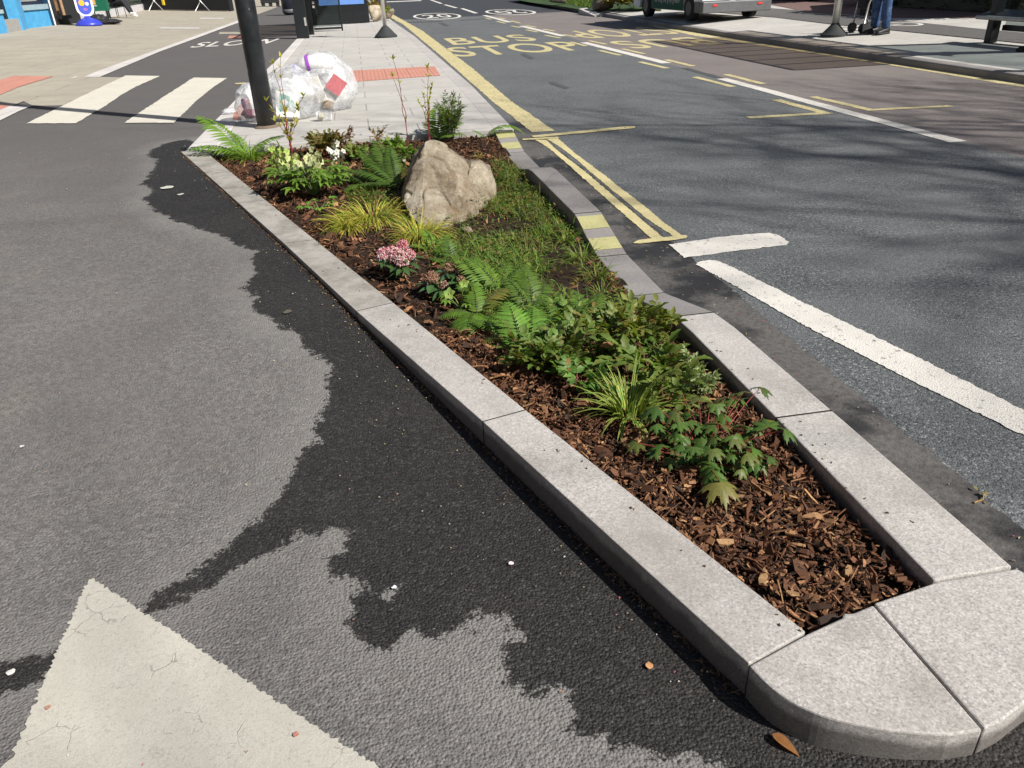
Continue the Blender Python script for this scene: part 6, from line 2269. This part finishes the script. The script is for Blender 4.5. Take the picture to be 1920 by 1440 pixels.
for i, (px, py, lab) in enumerate(((1160, 19, 'reddish low shrub right of the rough rock in the far strip'), (1185, 19, 'yellow green flowering clump in the middle of the far strip'), (1212, 19, 'green clump in the far strip just left of the van'), (1232, 17, 'leafy plant against the front wheel side of the van'))):
    p = at_right(px, py)
    leafy('strip_plant', lab, 'plant', px, py, 16, 0.75, 0.75, [(0.10, 0.08, 0.035), (0.22, 0.25, 0.07), (0.11, 0.17, 0.045), (0.13, 0.19, 0.05)][i], (0.22, 0.20, 0.08), 0.16, 5, per=6, z=p.z, group='plants in the far strip').location = p

# ------------------------------------------------------------------ dark hedge and parked car at the back of the far pavement
def foliage_mass(name, label, c, size, n, col, lsz, group=None):
    root = empty(name, label, 'hedge', group, c)
    mb = MB()
    sx, sy, sz = size
    for _ in range(n):
        u = Vector((random.uniform(-1, 1), random.uniform(-1, 1), random.uniform(0, 1)))
        k = random.randrange(3)
        if k == 0: u.x = random.choice((-1, 1)) * random.uniform(0.85, 1)
        elif k == 1: u.y = random.choice((-1, 1)) * random.uniform(0.85, 1)
        else: u.z = random.uniform(0.9, 1)
        p = Vector((u.x * sx / 2, u.y * sy / 2, u.z * sz)) + Vector((random.gauss(0, 0.06), random.gauss(0, 0.06), 0))
        leaf(mb, p, rand_dir(random.uniform(0, 2 * PI), random.uniform(-0.5, 1.0)), lsz, lsz * 0.6, vary(col, 0.35), 2, 0.1, 0.4, 'ovate')
    mb.build('foliage', M['hedge'], root)
    sb = MB()
    for k in range(int(max(sx, sy) / 0.5)):
        t = (k + 0.5) / int(max(sx, sy) / 0.5) - 0.5
        q = Vector((t * sx if sx > sy else 0, t * sy if sy >= sx else 0, 0))
        sb.tube([q, q + Vector((0.05, 0, sz * 0.6)), q + Vector((0, 0.1, sz * 0.95))], [0.06, 0.04, 0.015], 6, (0.05, 0.04, 0.03))
    sb.build('stems', M['stem'], root)
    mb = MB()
    mb.box((0, 0, sz * 0.47), (sx * 0.9, sy * 0.9, sz * 0.9), col=(0.010, 0.013, 0.008))  # solid near-black box filling the hedge behind its leaves
    mb.build('dark_core', M['vcol'], root)


for a, b, lab in (((1740, 12), (1990, 26), 'dark clipped hedge behind the far shelter, right of the parked car'), ((1440, -2), (1560, 1), 'dark hedge beyond the van, left of the person in jeans')):
    A, B = at_right(*a), at_right(*b)
    c = (A + B) / 2
    L = (B - A).length
    ang = math.atan2((B - A).y, (B - A).x)
    foliage_mass('hedge', lab, (c.x, c.y + 0.6, c.z - 0.05), (L + 0.4, 1.1, 2.4), 5200, (0.018, 0.032, 0.012), 0.16, 'hedges behind the far pavement')
    for o in COL.objects:
        if o.name.startswith('hedge') and o.get('label') == lab:
            o.rotation_euler = (0, 0, ang)

pc = at_right(1695, 11)
car = empty('parked_car', 'dark blue car parked in the shade behind the person in jeans', 'car', None, (pc.x + 1.2, pc.y + 0.9, pc.z))
car.rotation_euler = (0, 0, math.radians(-25))
mb = MB()
prof = [(-2.1, 0.35), (-2.15, 0.75), (-1.9, 0.92), (-1.2, 1.0), (-0.6, 1.42), (0.8, 1.45), (1.5, 1.02), (2.05, 0.95), (2.15, 0.6), (2.1, 0.35), (1.65, 0.33), (1.5, 0.6), (1.2, 0.65), (0.98, 0.58), (0.85, 0.33), (-0.85, 0.33), (-0.98, 0.58), (-1.25, 0.65), (-1.5, 0.6), (-1.65, 0.33)]
n = len(prof)
vs = [(x, -0.85, z) for x, z in prof] + [(x, 0.85, z) for x, z in prof]
mb.add(vs, [tuple(reversed(range(n))), tuple(range(n, 2 * n))] + [(k, (k + 1) % n, n + (k + 1) % n, n + k) for k in range(n)])
mb.build('body', plain('car_navy', (0.010, 0.014, 0.035), 0.3, spec=0.6), car, bevel=0.03)
for s in (-1, 1):
    for xx in (-1.25, 1.25):
        mb = MB()
        mb.tube([(xx, s * 0.70, 0.31), (xx, s * 0.87, 0.31)], 0.31, 24)
        mb.build('wheel', tyre, car)
    mb = MB()
    mb.add([(-0.95, s * 0.856, 1.02), (-0.52, s * 0.856, 1.36), (0.72, s * 0.856, 1.38), (1.2, s * 0.856, 1.04)], [(0, 1, 2, 3)], (0.02, 0.02, 0.025))
    mb.build('side_window', M['black'], car)

# a terrace behind the hedge keeps the back of the far pavement in shade
sh_ = at_right(1760, 33)
brick = NT('dark_brick', 0.9, 0.2)
brn = brick.n('ShaderNodeTexBrick')
brn.inputs['Scale'].default_value = 4.0
brn.inputs['Color1'].default_value = (0.10, 0.06, 0.045, 1)
brn.inputs['Color2'].default_value = (0.13, 0.075, 0.055, 1)
brn.inputs['Mortar'].default_value = (0.16, 0.15, 0.14, 1)
brick.link(brick.tc, brn.inputs['Vector'])
brick.set(col=brn.outputs['Color'])
ter = empty('terrace', 'brown brick terrace behind the far pavement, out of view above the hedge', 'building')
mb = MB()
mb.box((26.5, 26, 4.6), (8, 70, 9.2))
wl = mb.build('wall', brick.mat, ter)
mb = MB()
mb.box((26.5, 26, 9.35), (8.6, 70.6, 0.3))
mb.build('parapet', M['rfoot'], ter)
for k in range(14):
    for zz in (2.2, 5.4, 7.9):
        mb = MB()
        mb.box((22.47, -6 + k * 4.6, zz), (0.08, 1.2, 1.6))
        mb.build('window', M['black'], ter)

# ------------------------------------------------------------------ bare street trees on the near right, out of frame, whose branches shade the road
def bare_tree(label, base, H, seed):
    rnd = random.Random(seed)
    root = empty('bare_tree', label, 'tree', 'bare street trees', base)
    mb, tw = MB(), MB()

    def grow(p, d, L, r, lev):
        pts, rad = [p], [r]
        q, dd = p.copy(), d.copy()
        k = 5
        for i in range(k):
            dd = (dd + Vector((rnd.gauss(0, 0.10), rnd.gauss(0, 0.10), rnd.gauss(0.03, 0.06)))).normalized()
            q = q + dd * L / k
            pts.append(q.copy())
            rad.append(r * (1 - 0.45 * (i + 1) / k))
        (mb if lev < 2 else tw).tube(pts, rad, 7 if lev < 2 else 4, (0.10, 0.085, 0.065))
        if lev >= 4:
            return
        nb = (6, 6, 6, 5)[lev]
        for j in range(nb):
            t = rnd.uniform(0.45 if lev else 0.75, 1.0)
            i = min(k - 1, int(t * k))
            b0 = pts[i].lerp(pts[i + 1], t * k - i)
            side = Vector((rnd.gauss(0, 1), rnd.gauss(0, 1), rnd.gauss(0, 0.35))).normalized()
            nd = (dd * 0.55 + side * (0.85 if lev else 0.75) + Vector((0, 0, 0.15))).normalized()
            grow(b0, nd, L * rnd.uniform(0.55, 0.78), rad[i] * rnd.uniform(0.42, 0.6), lev + 1)

    grow(Vector((0, 0, -0.1)), Vector((0, 0, 1)), H * 0.42, H * 0.022, 0)
    mb.build('trunk', M['stem'], root, smooth=True)
    tw.build('twigs', M['stem'], root)


bare_tree('bare plane tree on the far pavement to the right of the camera, shading the road', (17.2, -6.0, 0.4), 20, 3)
bare_tree('smaller bare tree on the far pavement farther behind the camera', (19.0, -11.5, 0.5), 23, 11)

# a brick terrace along the left footway, beside and behind the camera; added to block sky and bounce warm light
row = empty('added_terrace', 'added brick terrace along the left footway beside the camera, out of view', 'building')
mb = MB()
mb.box((-18.5, 2, 5.2), (8, 54, 10.4))
mb.build('wall', brick.mat, row)
for k in range(11):
    for zz in (2.0, 5.2, 8.2):
        mb = MB()
        mb.box((-14.46, -22 + k * 4.8, zz), (0.08, 1.5, 1.8))
        mb.build('window', M['black'], row)

# ------------------------------------------------------------------ shop side of the left footway
def LP(px, py):
    return at_left(px, py)


s0, s1, s2, s3 = LP(-60, 72), LP(0, 62), LP(97, 49), LP(430, 17)
shop = empty('blue_shop_front', 'peeling bright blue shop front with a stone door step at the top left corner', 'shop front')
ux = (s2 - s1).xy.normalized()
un_ = Vector((-ux.y, ux.x))       # into the building


def wallpt(px, py, dz=0.0, depth=0.0):
    p = LP(px, py)
    return Vector((p.x + un_.x * depth, p.y + un_.y * depth, p.z + dz))


def panel(name, a, b, z0, z1, mat, parent, proud=0.0, thick=0.3):
    """upright slab between the ground points a and b, from z0 to z1 above them"""
    d = (b - a).xy.normalized()
    nrm = Vector((-d.y, d.x))
    A, B = a.xy - nrm * proud, b.xy - nrm * proud
    A2, B2 = A + nrm * (thick + proud), B + nrm * (thick + proud)
    za, zb = a.z, b.z
    mb = MB()
    mb.prism([(A.x, A.y, za + z1), (B.x, B.y, zb + z1), (B2.x, B2.y, zb + z1), (A2.x, A2.y, za + z1)], [(A.x, A.y, za + z0), (B.x, B.y, zb + z0), (B2.x, B2.y, zb + z0), (A2.x, A2.y, za + z0)])
    return mb.build(name, mat, parent)


e0, e1, e2, e3, e4 = LP(-70, 73), LP(16, 61.5), LP(40, 57), LP(49, 54), LP(98, 48)
panel('stall_riser', e0, e1, -0.05, 0.62, M['blue'], shop)
panel('stall_riser', e3, e4, -0.05, 0.62, M['blue'], shop)
panel('sill', e3, e4, 0.62, 0.80, plain('weathered_sill', (0.26, 0.36, 0.40), 0.7), shop, 0.06)
panel('sill', e0, e1, 0.62, 0.74, plain('weathered_sill_2', (0.30, 0.40, 0.42), 0.7), shop, 0.06)
panel('window', e3, e4, 0.80, 2.5, plain('shop_window_dark', (0.020, 0.022, 0.050), 0.15), shop, -0.08)
mb_ = panel('window_poster', e3.lerp(e4, 0.02), e3.lerp(e4, 0.80), 1.06, 2.2, plain('purple_blue_poster', (0.06, 0.07, 0.34), 0.5), shop, -0.06)
panel('window_bar', e3.lerp(e4, 0.02), e3.lerp(e4, 0.72), 0.92, 0.98, M['steel'], shop, -0.05)
panel('window', e0, e1, 0.74, 2.5, plain('shop_window_blue', (0.06, 0.22, 0.36), 0.3), shop, -0.06)
panel('pilaster', e2, e3, -0.05, 3.2, M['blue'], shop, 0.09)
panel('pilaster', e4, e4.lerp(e4 + (e4 - e3), 0.10), -0.05, 3.2, plain('dark_blue_pilaster', (0.012, 0.05, 0.10), 0.5), shop, 0.09)
panel('door_step', e1, e2, -0.05, 0.40, plain('grey_step_stone', (0.30, 0.29, 0.27), 0.85, bump=0.4), shop, 0.02)
panel('door', e1, e2, 0.40, 2.5, plain('dark_door', (0.03, 0.035, 0.03), 0.5), shop, -0.3)
panel('fascia', e0, e4, 2.5, 3.3, M['blue'], shop, 0.12)
panel('upper_wall', e0, e4, 3.3, 7.0, brick.mat, shop)
# next shop: dark front with wood between black posts
f0, f1 = LP(103, 47.5), LP(160, 43)
shop2 = empty('dark_shop_front', 'black shop front with bare wood boards and a white downpipe', 'shop front')
panel('wall', f0, f1, -0.05, 7.0, plain('black_boarding', (0.020, 0.021, 0.023), 0.6), shop2, -0.15, 0.4)
wood = plain('brown_board', (0.19, 0.105, 0.045), 0.7, 0, 0.35, 6)
panel('wood_board', f0.lerp(f1, 0.16), f0.lerp(f1, 0.30), 0.35, 2.4, wood, shop2, -0.06, 0.1)
panel('wood_board', f0.lerp(f1, 0.40), f0.lerp(f1, 0.47), 0.35, 2.4, plain('tan_board', (0.36, 0.22, 0.13), 0.7), shop2, -0.06, 0.1)
panel('black_post', f0.lerp(f1, 0.06), f0.lerp(f1, 0.16), -0.05, 3.0, M['dark'], shop2, 0.02, 0.2)
panel('ledge', f0.lerp(f1, 0.10), f0.lerp(f1, 0.55), 0.22, 0.35, M['dark'], shop2, 0.25, 0.3)
mb = MB()
mb.tube([(f0.x, f0.y - 0.1, f0.z), (f0.x, f0.y - 0.1, f0.z + 5)], 0.09, 12)
mb.build('downpipe', plain('dirty_white_pipe', (0.55, 0.53, 0.49), 0.6), shop2, smooth=True)
# third: grey green doors with a pale plinth
h0, h1 = LP(160, 42.5), LP(272, 19)
shop3 = empty('grey_green_shop_front', 'grey green panelled shop front behind the seated person', 'shop front')
panel('wall', h0, h1, 0.35, 6.0, plain('grey_green_paint', (0.040, 0.052, 0.047), 0.5), shop3, -0.1, 0.4)
panel('plinth', h0, h1, -0.05, 0.35, plain('pale_plinth', (0.50, 0.49, 0.50), 0.8), shop3, -0.04, 0.4)
for t in (0.3, 0.53, 0.76):
    panel('door_panel', h0.lerp(h1, t), h0.lerp(h1, t + 0.19), 0.55, 2.3, plain('panel_green', (0.065, 0.08, 0.07), 0.45), shop3, -0.05, 0.1)
panel('white_sill', h0.lerp(h1, 0.66), h0.lerp(h1, 0.98), 0.72, 0.80, M['rfoot'], shop3, -0.02, 0.1)
# fourth: long black front facing the camera
k0, k1 = LP(268, 19), LP(432, 21.5)
shop4 = empty('black_shop_front', 'long black hoarding with trestle frames at the end of the left footway', 'shop front')
panel('wall', k0, k1, 0.02, 4.5, plain('black_hoarding', (0.010, 0.011, 0.014), 0.55), shop4, 0, 0.4)
panel('kerb_rail', k0.lerp(k1, 0.2), k0.lerp(k1, 0.98), -0.05, 0.06, plain('brown_rail', (0.10, 0.08, 0.07), 0.8), shop4, 0.12, 0.2)
panel('yellow_post', k0.lerp(k1, 0.25), k0.lerp(k1, 0.275), 0.3, 1.6, plain('yellow_paint', (0.75, 0.55, 0.03), 0.5), shop4, 0.06, 0.05)


def trestle(label, t):
    c = k0.lerp(k1, t)
    root = empty('trestle', label, 'trestle', 'folded trestles by the black hoarding', (c.x, c.y - 0.4, c.z))
    for s in (-1, 1):
        mb = MB()
        mb.tube([(-0.42 * s, 0, 0.0), (0.42 * s, 0.02 * s, 1.1)], 0.025, 8)
        mb.build('leg', M['steel'], root, smooth=True)
    mb = MB()
    mb.tube([(-0.5, 0, 1.1), (0.5, 0, 1.1)], 0.03, 8)
    mb.build('top_rail', M['steel'], root, smooth=True)


trestle('crossed steel trestle left of the yellow post', 0.17)
trestle('crossed steel trestle in front of the black hoarding near the pole', 0.70)

# pavement sign with rounded board on a blue dome base
ab = LP(164, 49)
asg = empty('pavement_sign', 'blue and white rounded pavement sign on a blue dome base', 'sign', None, (ab.x, ab.y + 0.3, ab.z))
mb = MB()
mb.lathe([(0.50, 0.0), (0.50, 0.06), (0.44, 0.14), (0.30, 0.24), (0.12, 0.30), (0.11, 0.36)], n=32)
mb.build('dome_base', plain('dome_blue', (0.035, 0.05, 0.42), 0.35), asg, smooth=True)


def stadium(w, h, n=12):
    r = w / 2
    pts = [(r * math.cos(PI + PI * k / n), r * math.sin(PI + PI * k / n) + r) for k in range(n + 1)]
    pts += [(r * math.cos(PI * k / n), h - r + r * math.sin(PI * k / n)) for k in range(n + 1)]
    return pts


def upright(name, pts, y, thick, col, parent, z0):
    mb = MB()
    n = len(pts)
    fr = [(x, y, z + z0) for x, z in pts]
    bk = [(x, y + thick, z + z0) for x, z in pts]
    mb.add(fr + bk, [tuple(range(n)), tuple(reversed(range(n, 2 * n)))] + [(k, n + k, n + (k + 1) % n, (k + 1) % n) for k in range(n)], col)
    return mb.build(name, M['vcol'], parent)


asg.rotation_euler = (0, 0, math.radians(18))
upright('white_board', stadium(0.66, 1.75), -0.03, 0.06, (0.80, 0.80, 0.82), asg, 0.33)
fpn = upright('blue_face', stadium(0.50, 1.56), -0.04, 0.01, (0.06, 0.10, 0.55), asg, 0.42)
upright('yellow_ball', [(0.11 * math.cos(t * PI / 8) - 0.08, 0.11 * math.sin(t * PI / 8)) for t in range(16)], -0.05, 0.01, (0.80, 0.45, 0.04), fpn, 0.84)
upright('white_spot', [(0.07 * math.cos(t * PI / 6) + 0.11, 0.07 * math.sin(t * PI / 6)) for t in range(12)], -0.05, 0.01, (0.6, 0.7, 0.72), fpn, 0.80)
upright('purple_patch', [(0.09 * math.cos(t * PI / 6), 0.06 * math.sin(t * PI / 6)) for t in range(12)], -0.05, 0.01, (0.30, 0.15, 0.45), fpn, 0.60)
for txt, z0 in (('here', 1.00), ('Play', 1.17)):
    tx = lettering('sign_lettering', txt, 0, 0, 0, 1, 0, 1, M['white'], 0.0, parent=fpn)
    for v in tx.data.vertices:
        u, w, _ = v.co
        v.co = (-0.19 + 0.38 * u, -0.052, z0 + 0.14 * w)

# green board box with two small notices
gb = LP(187, 42)
gbx = empty('green_cabinet', 'dark green street cabinet with orange notices behind the pavement sign', 'cabinet', None, (gb.x + 0.15, gb.y, gb.z))
mb = MB(); mb.box((0, 0, 1.25), (0.72, 0.4, 1.6)); mb.build('body', plain('cabinet_green', (0.015, 0.12, 0.07), 0.5, 0, 0.1, spec=0.2), gbx)
for sx in (-0.3, 0.3):
    for sy in (-0.15, 0.15):
        mb = MB()
        mb.box((sx, sy, 0.225), (0.04, 0.04, 0.448))
        mb.build('leg', M['black'], gbx)
mb = MB(); mb.box((-0.16, -0.208, 0.82), (0.20, 0.012, 0.22), col=(0.70, 0.42, 0.14)); mb.build('orange_notice', M['vcol'], gbx)
mb = MB(); mb.box((-0.16, -0.208, 1.12), (0.20, 0.012, 0.22), col=(0.72, 0.60, 0.36)); mb.build('orange_notice', M['vcol'], gbx)
mb = MB(); mb.box((-0.14, -0.208, 0.66), (0.22, 0.012, 0.03), col=(0.7, 0.7, 0.68)); mb.build('white_label', M['vcol'], gbx)
# black sacks lying on the pavement behind the sign
for px, py, r, sq, lab in ((200, 46, 0.40, (1.5, 0.8, 0.30), 'flat black sack lying on the footway right of the blue dome base'), (186, 44.5, 0.34, (1.2, 0.6, 0.6), 'bulging black sack leaning under the green cabinet')):
    p = LP(px, py)
    mb = MB()
    crumple(mb, (p.x, p.y, p.z + r * sq[2] * 0.8), r, (0.018, 0.018, 0.022), px, sq, 18)
    tag(mb.build('black_sack', M['vcol'], smooth=True), lab, 'sack', 'black sacks by the shops')
p = LP(110, 44)
mb = MB()
crumple(mb, (p.x, p.y, p.z + 0.2), 0.4, (0.05, 0.048, 0.05), 31, (1.2, 0.7, 0.6), 16)
tag(mb.build('dark_cover', M['vcol'], smooth=True), 'dark crumpled cover at the foot of the white downpipe', 'cover')

# seated person with white shoes
ps = LP(212, 34)
seat_j = dict(pel=(0, 0, 0.50), abd=(0, 0.04, 0.66), che=(0, 0.02, 0.88), nek=(0, 0.0, 1.06), hed=(0, -0.03, 1.19), top=(0, -0.02, 1.29), shl=(-0.19, 0.02, 0.98), ell=(-0.24, -0.05, 0.72), wrl=(-0.12, -0.26, 0.62),
              shr=(0.19, 0.02, 0.98), elr=(0.24, -0.05, 0.72), wrr=(0.12, -0.26, 0.62), hil=(-0.09, -0.05, 0.50), knl=(-0.10, -0.46, 0.56), anl=(-0.10, -0.72, 0.16), hir=(0.09, -0.05, 0.50), knr=(0.10, -0.45, 0.52), anr=(0.10, -0.60, 0.10),
              tol=(-0.10, -0.95, 0.20), tor=(0.10, -0.85, 0.10))
person('person in black trousers and white trainers sitting outside the grey green shop', seat_j, blacktr, darkcoat, whiteshoe, (ps.x + 0.2, ps.y + 0.2, ps.z), math.radians(62), 1.3)
chr_ = empty('cafe_chair', 'thin legged black cafe chair under the seated person', 'chair', None, (ps.x + 0.2, ps.y + 0.2, ps.z))
chr_.rotation_euler = (0, 0, math.radians(62))
chr_.scale = (1.3, 1.3, 1.3)
mb = MB(); mb.box((0, -0.02, 0.40), (0.42, 0.42, 0.03)); mb.build('seat', M['black'], chr_, bevel=0.01)
mb = MB(); mb.box((0, 0.22, 0.68), (0.40, 0.025, 0.30)); mb.build('backrest', M['black'], chr_, bevel=0.01)
for sx in (-0.18, 0.18):
    for sy in (-0.2, 0.2):
        mb = MB(); mb.tube([(sx * 1.1, sy * 1.1, 0), (sx, sy, 0.39)], 0.012, 8); mb.build('leg', M['black'], chr_)
# dark furniture silhouette far behind the pole
p = at(508, 13, KT)
fb_ = empty('wooden_planter_bench', 'dark bench on stub legs far behind the black pole', 'bench', None, p)
mb = MB(); mb.box((0, 0, 0.75), (1.25, 0.6, 1.0)); mb.build('seat_box', M['dark'], fb_, bevel=0.03)
for sx in (-0.5, 0, 0.5):
    mb = MB(); mb.box((sx, 0, 0.14), (0.2, 0.5, 0.3)); mb.build('leg', M['dark'], fb_)

# ------------------------------------------------------------------ litter, petals and leaves on the ground
def lie(px, py):
    p = at_track(px, py) if px < 1500 else at(px, py, 0.003)
    return Vector((p.x, p.y, max(p.z, ground_z(p.x, p.y) if px < 1500 else p.z)))


p = lie(1473, 1402)
mb = MB()
leaf(mb, (p.x - 0.02, p.y + 0.03, p.z + 0.014), (0.5, -0.8, -0.08), 0.072, 0.026, (0.165, 0.078, 0.035), 8, 0.25, 0.15, 'lance', edge=(0.20, 0.10, 0.05))
tag(mb.build('fallen_leaf', M['leaf'], smooth=True), 'single brown pointed leaf lying on the asphalt in front of the kerb nose', 'leaf')
p = at(1840, 938, 0.004)
mb = MB()
mb.tube([(p.x - 0.035, p.y - 0.01, p.z + 0.004), (p.x, p.y - 0.004, p.z + 0.006), (p.x + 0.02, p.y + 0.015, p.z + 0.010)], [0.003, 0.0026, 0.002], 6, (0.26, 0.20, 0.11))
for dx, dy in ((0.02, 0.02), (0.03, 0.012), (0.012, 0.03), (0.028, 0.03), (0.016, 0.042)):
    leaf(mb, (p.x + dx, p.y + dy, p.z + 0.008), rand_dir(random.uniform(0, 6), 0.3), 0.022, 0.012, (0.27, 0.245, 0.17), 3, 0.2, 0.4, 'ovate')
tag(mb.build('dry_sprig', M['leaf'], smooth=True), 'dry straw coloured sprig lying on the asphalt by the road side kerb', 'sprig')


def petal_at(px, py, r, col, label, name='petal', group='petals and gum spots on the asphalt', cat='petal'):
    p = lie(px, py)
    mb = MB()
    n = 10
    vs = [(p.x, p.y, p.z + 0.009)] + [(p.x + r * random.uniform(0.8, 1.1) * math.cos(2 * PI * k / n), p.y + r * random.uniform(0.8, 1.1) * math.sin(2 * PI * k / n), p.z + 0.007 + random.uniform(0, 0.004)) for k in range(n)]
    mb.add(vs, [(0, 1 + k, 1 + (k + 1) % n) for k in range(n)], col)
    tag(mb.build(name, M['petal'], smooth=True), label, cat, group)


petal_at(740, 1105, 0.0085, (0.75, 0.74, 0.76), 'round white petal on the damp asphalt by the small dry spot')
petal_at(959, 1060, 0.0085, (0.72, 0.58, 0.58), 'pale pink petal alone on the damp asphalt near the kerb shadow')
petal_at(1217, 1252, 0.011, (0.50, 0.26, 0.12), 'tan curled petal below the kerb, biggest among the near litter')
petal_at(22, 1264, 0.011, (0.62, 0.60, 0.58), 'white petal on the damp patch left of the triangle')
petal_at(556, 1381, 0.008, (0.45, 0.20, 0.15), 'reddish spot on the white triangle')
petal_at(92, 1330, 0.008, (0.46, 0.24, 0.18), 'faded red speck near the left edge of the triangle')
petal_at(314, 353, 0.055, (0.55, 0.54, 0.47), 'large pale dropping on the damp asphalt near the bed corner', 'bird_dropping', cat='dropping')
petal_at(339, 366, 0.028, (0.50, 0.49, 0.43), 'small pale dropping right of the larger one', 'bird_dropping', cat='dropping')
petal_at(540, 587, 0.024, (0.13, 0.11, 0.085), 'brown lump on the damp asphalt halfway along the kerb', 'mud_lump', cat='mud')
petal_at(43, 840, 0.010, (0.6, 0.59, 0.56), 'small white scrap on the dry asphalt at the far left')
# crumbs and petals too many to count
mb = MB()
cols = [(0.40, 0.32, 0.17), (0.30, 0.15, 0.07), (0.40, 0.10, 0.13), (0.45, 0.41, 0.34), (0.33, 0.32, 0.10), (0.40, 0.22, 0.17), (0.48, 0.46, 0.42), (0.25, 0.2, 0.13)]
kd = Vector((LO[4][0] - LO[0][0], LO[4][1] - LO[0][1])).normalized()
for _ in range(620):
    if random.random() < 0.42:
        i = random.choice((0, 0, 1, 1, 2, 3))
        q = lerp2(LO[i], LO[i + 1], random.random())
        off = abs(random.gauss(0, 0.05)) if random.random() < 0.6 else random.uniform(0, 0.5)
        x, y = q[0] - 0.012 - off, q[1] - off * 0.35
        near = True
    else:
        y = random.uniform(0.7, 9.5) ** 1.0
        xr = interp(y, KL_OUT) if y > 1.2 else 1.2
        x = random.uniform(LF_X + 0.2, xr)
        if y < 1.2 and x > 0.6:
            continue
    z = track_z(y) + 0.005
    s = random.uniform(0.0016, 0.0045) * (1 + 0.10 * y)
    col = vary(random.choice(cols), 0.3)
    a = random.uniform(0, PI)
    e = random.uniform(0.3, 1.0)
    c_, s_ = math.cos(a), math.sin(a)
    vs = [(x + c_ * s, y + s_ * s, z), (x - s_ * s * e, y + c_ * s * e, z + s * 0.8), (x - c_ * s, y - s_ * s, z), (x + s_ * s * e, y - c_ * s * e, z + s * 0.5)]
    mb.add(vs, [(0, 1, 2, 3)], col)
# dark crumbly dirt along the foot of the kerb
for _ in range(1500):
    i = random.choice((0, 0, 1, 1, 2, 2, 3, 3, 3))
    q = lerp2(LO[i], LO[i + 1], random.random())
    off = abs(random.gauss(0, 0.010))
    x, y = q[0] - 0.006 - off, q[1] - off * 0.35
    chip(mb, x, y, track_z(y) + 0.004, random.uniform(0.004, 0.018), random.uniform(0.003, 0.007), 0.003, 0.3, vary(random.choice([(0.05, 0.03, 0.02), (0.10, 0.055, 0.03), (0.03, 0.022, 0.016), (0.16, 0.10, 0.05)]), 0.3))
# crumbs of soil and bark dropped on the kerb tops
for _ in range(70):
    if random.random() < 0.6:
        i = random.choice((0, 0, 1, 1, 2, 3, 3))
        t = random.random()
        q = Vector(lerp2(LO[i], LO[i + 1], t)).lerp(Vector(lerp2(LI[i], LI[i + 1], t)), 1 - abs(random.gauss(0, 0.28)))
        x, y, z = q.x, q.y, KT
    else:
        y = random.uniform(1.45, 3.2)
        x, z = kr(y, 1) + abs(random.gauss(0, 0.05)), KT
        if x > kr(y, 2):
            continue
    chip(mb, x, y, z + 0.0025, random.uniform(0.003, 0.014), random.uniform(0.002, 0.006), 0.003, 0.2, vary(random.choice([(0.14, 0.09, 0.06), (0.20, 0.12, 0.07), (0.09, 0.06, 0.045)]), 0.3))
for _ in range(160):
    x, y = random.uniform(1.56, 1.85), random.uniform(1.4, 8)
    s = random.uniform(0.002, 0.005)
    chip(mb, x, y, 0.007, s * 3, s, 0.002, 0.2, vary(random.choice(cols), 0.3))
tag(mb.build('ground_litter', M['vcol']), 'crumbs of bark, bud scales and petals scattered on the asphalt', 'litter', kind='stuff')
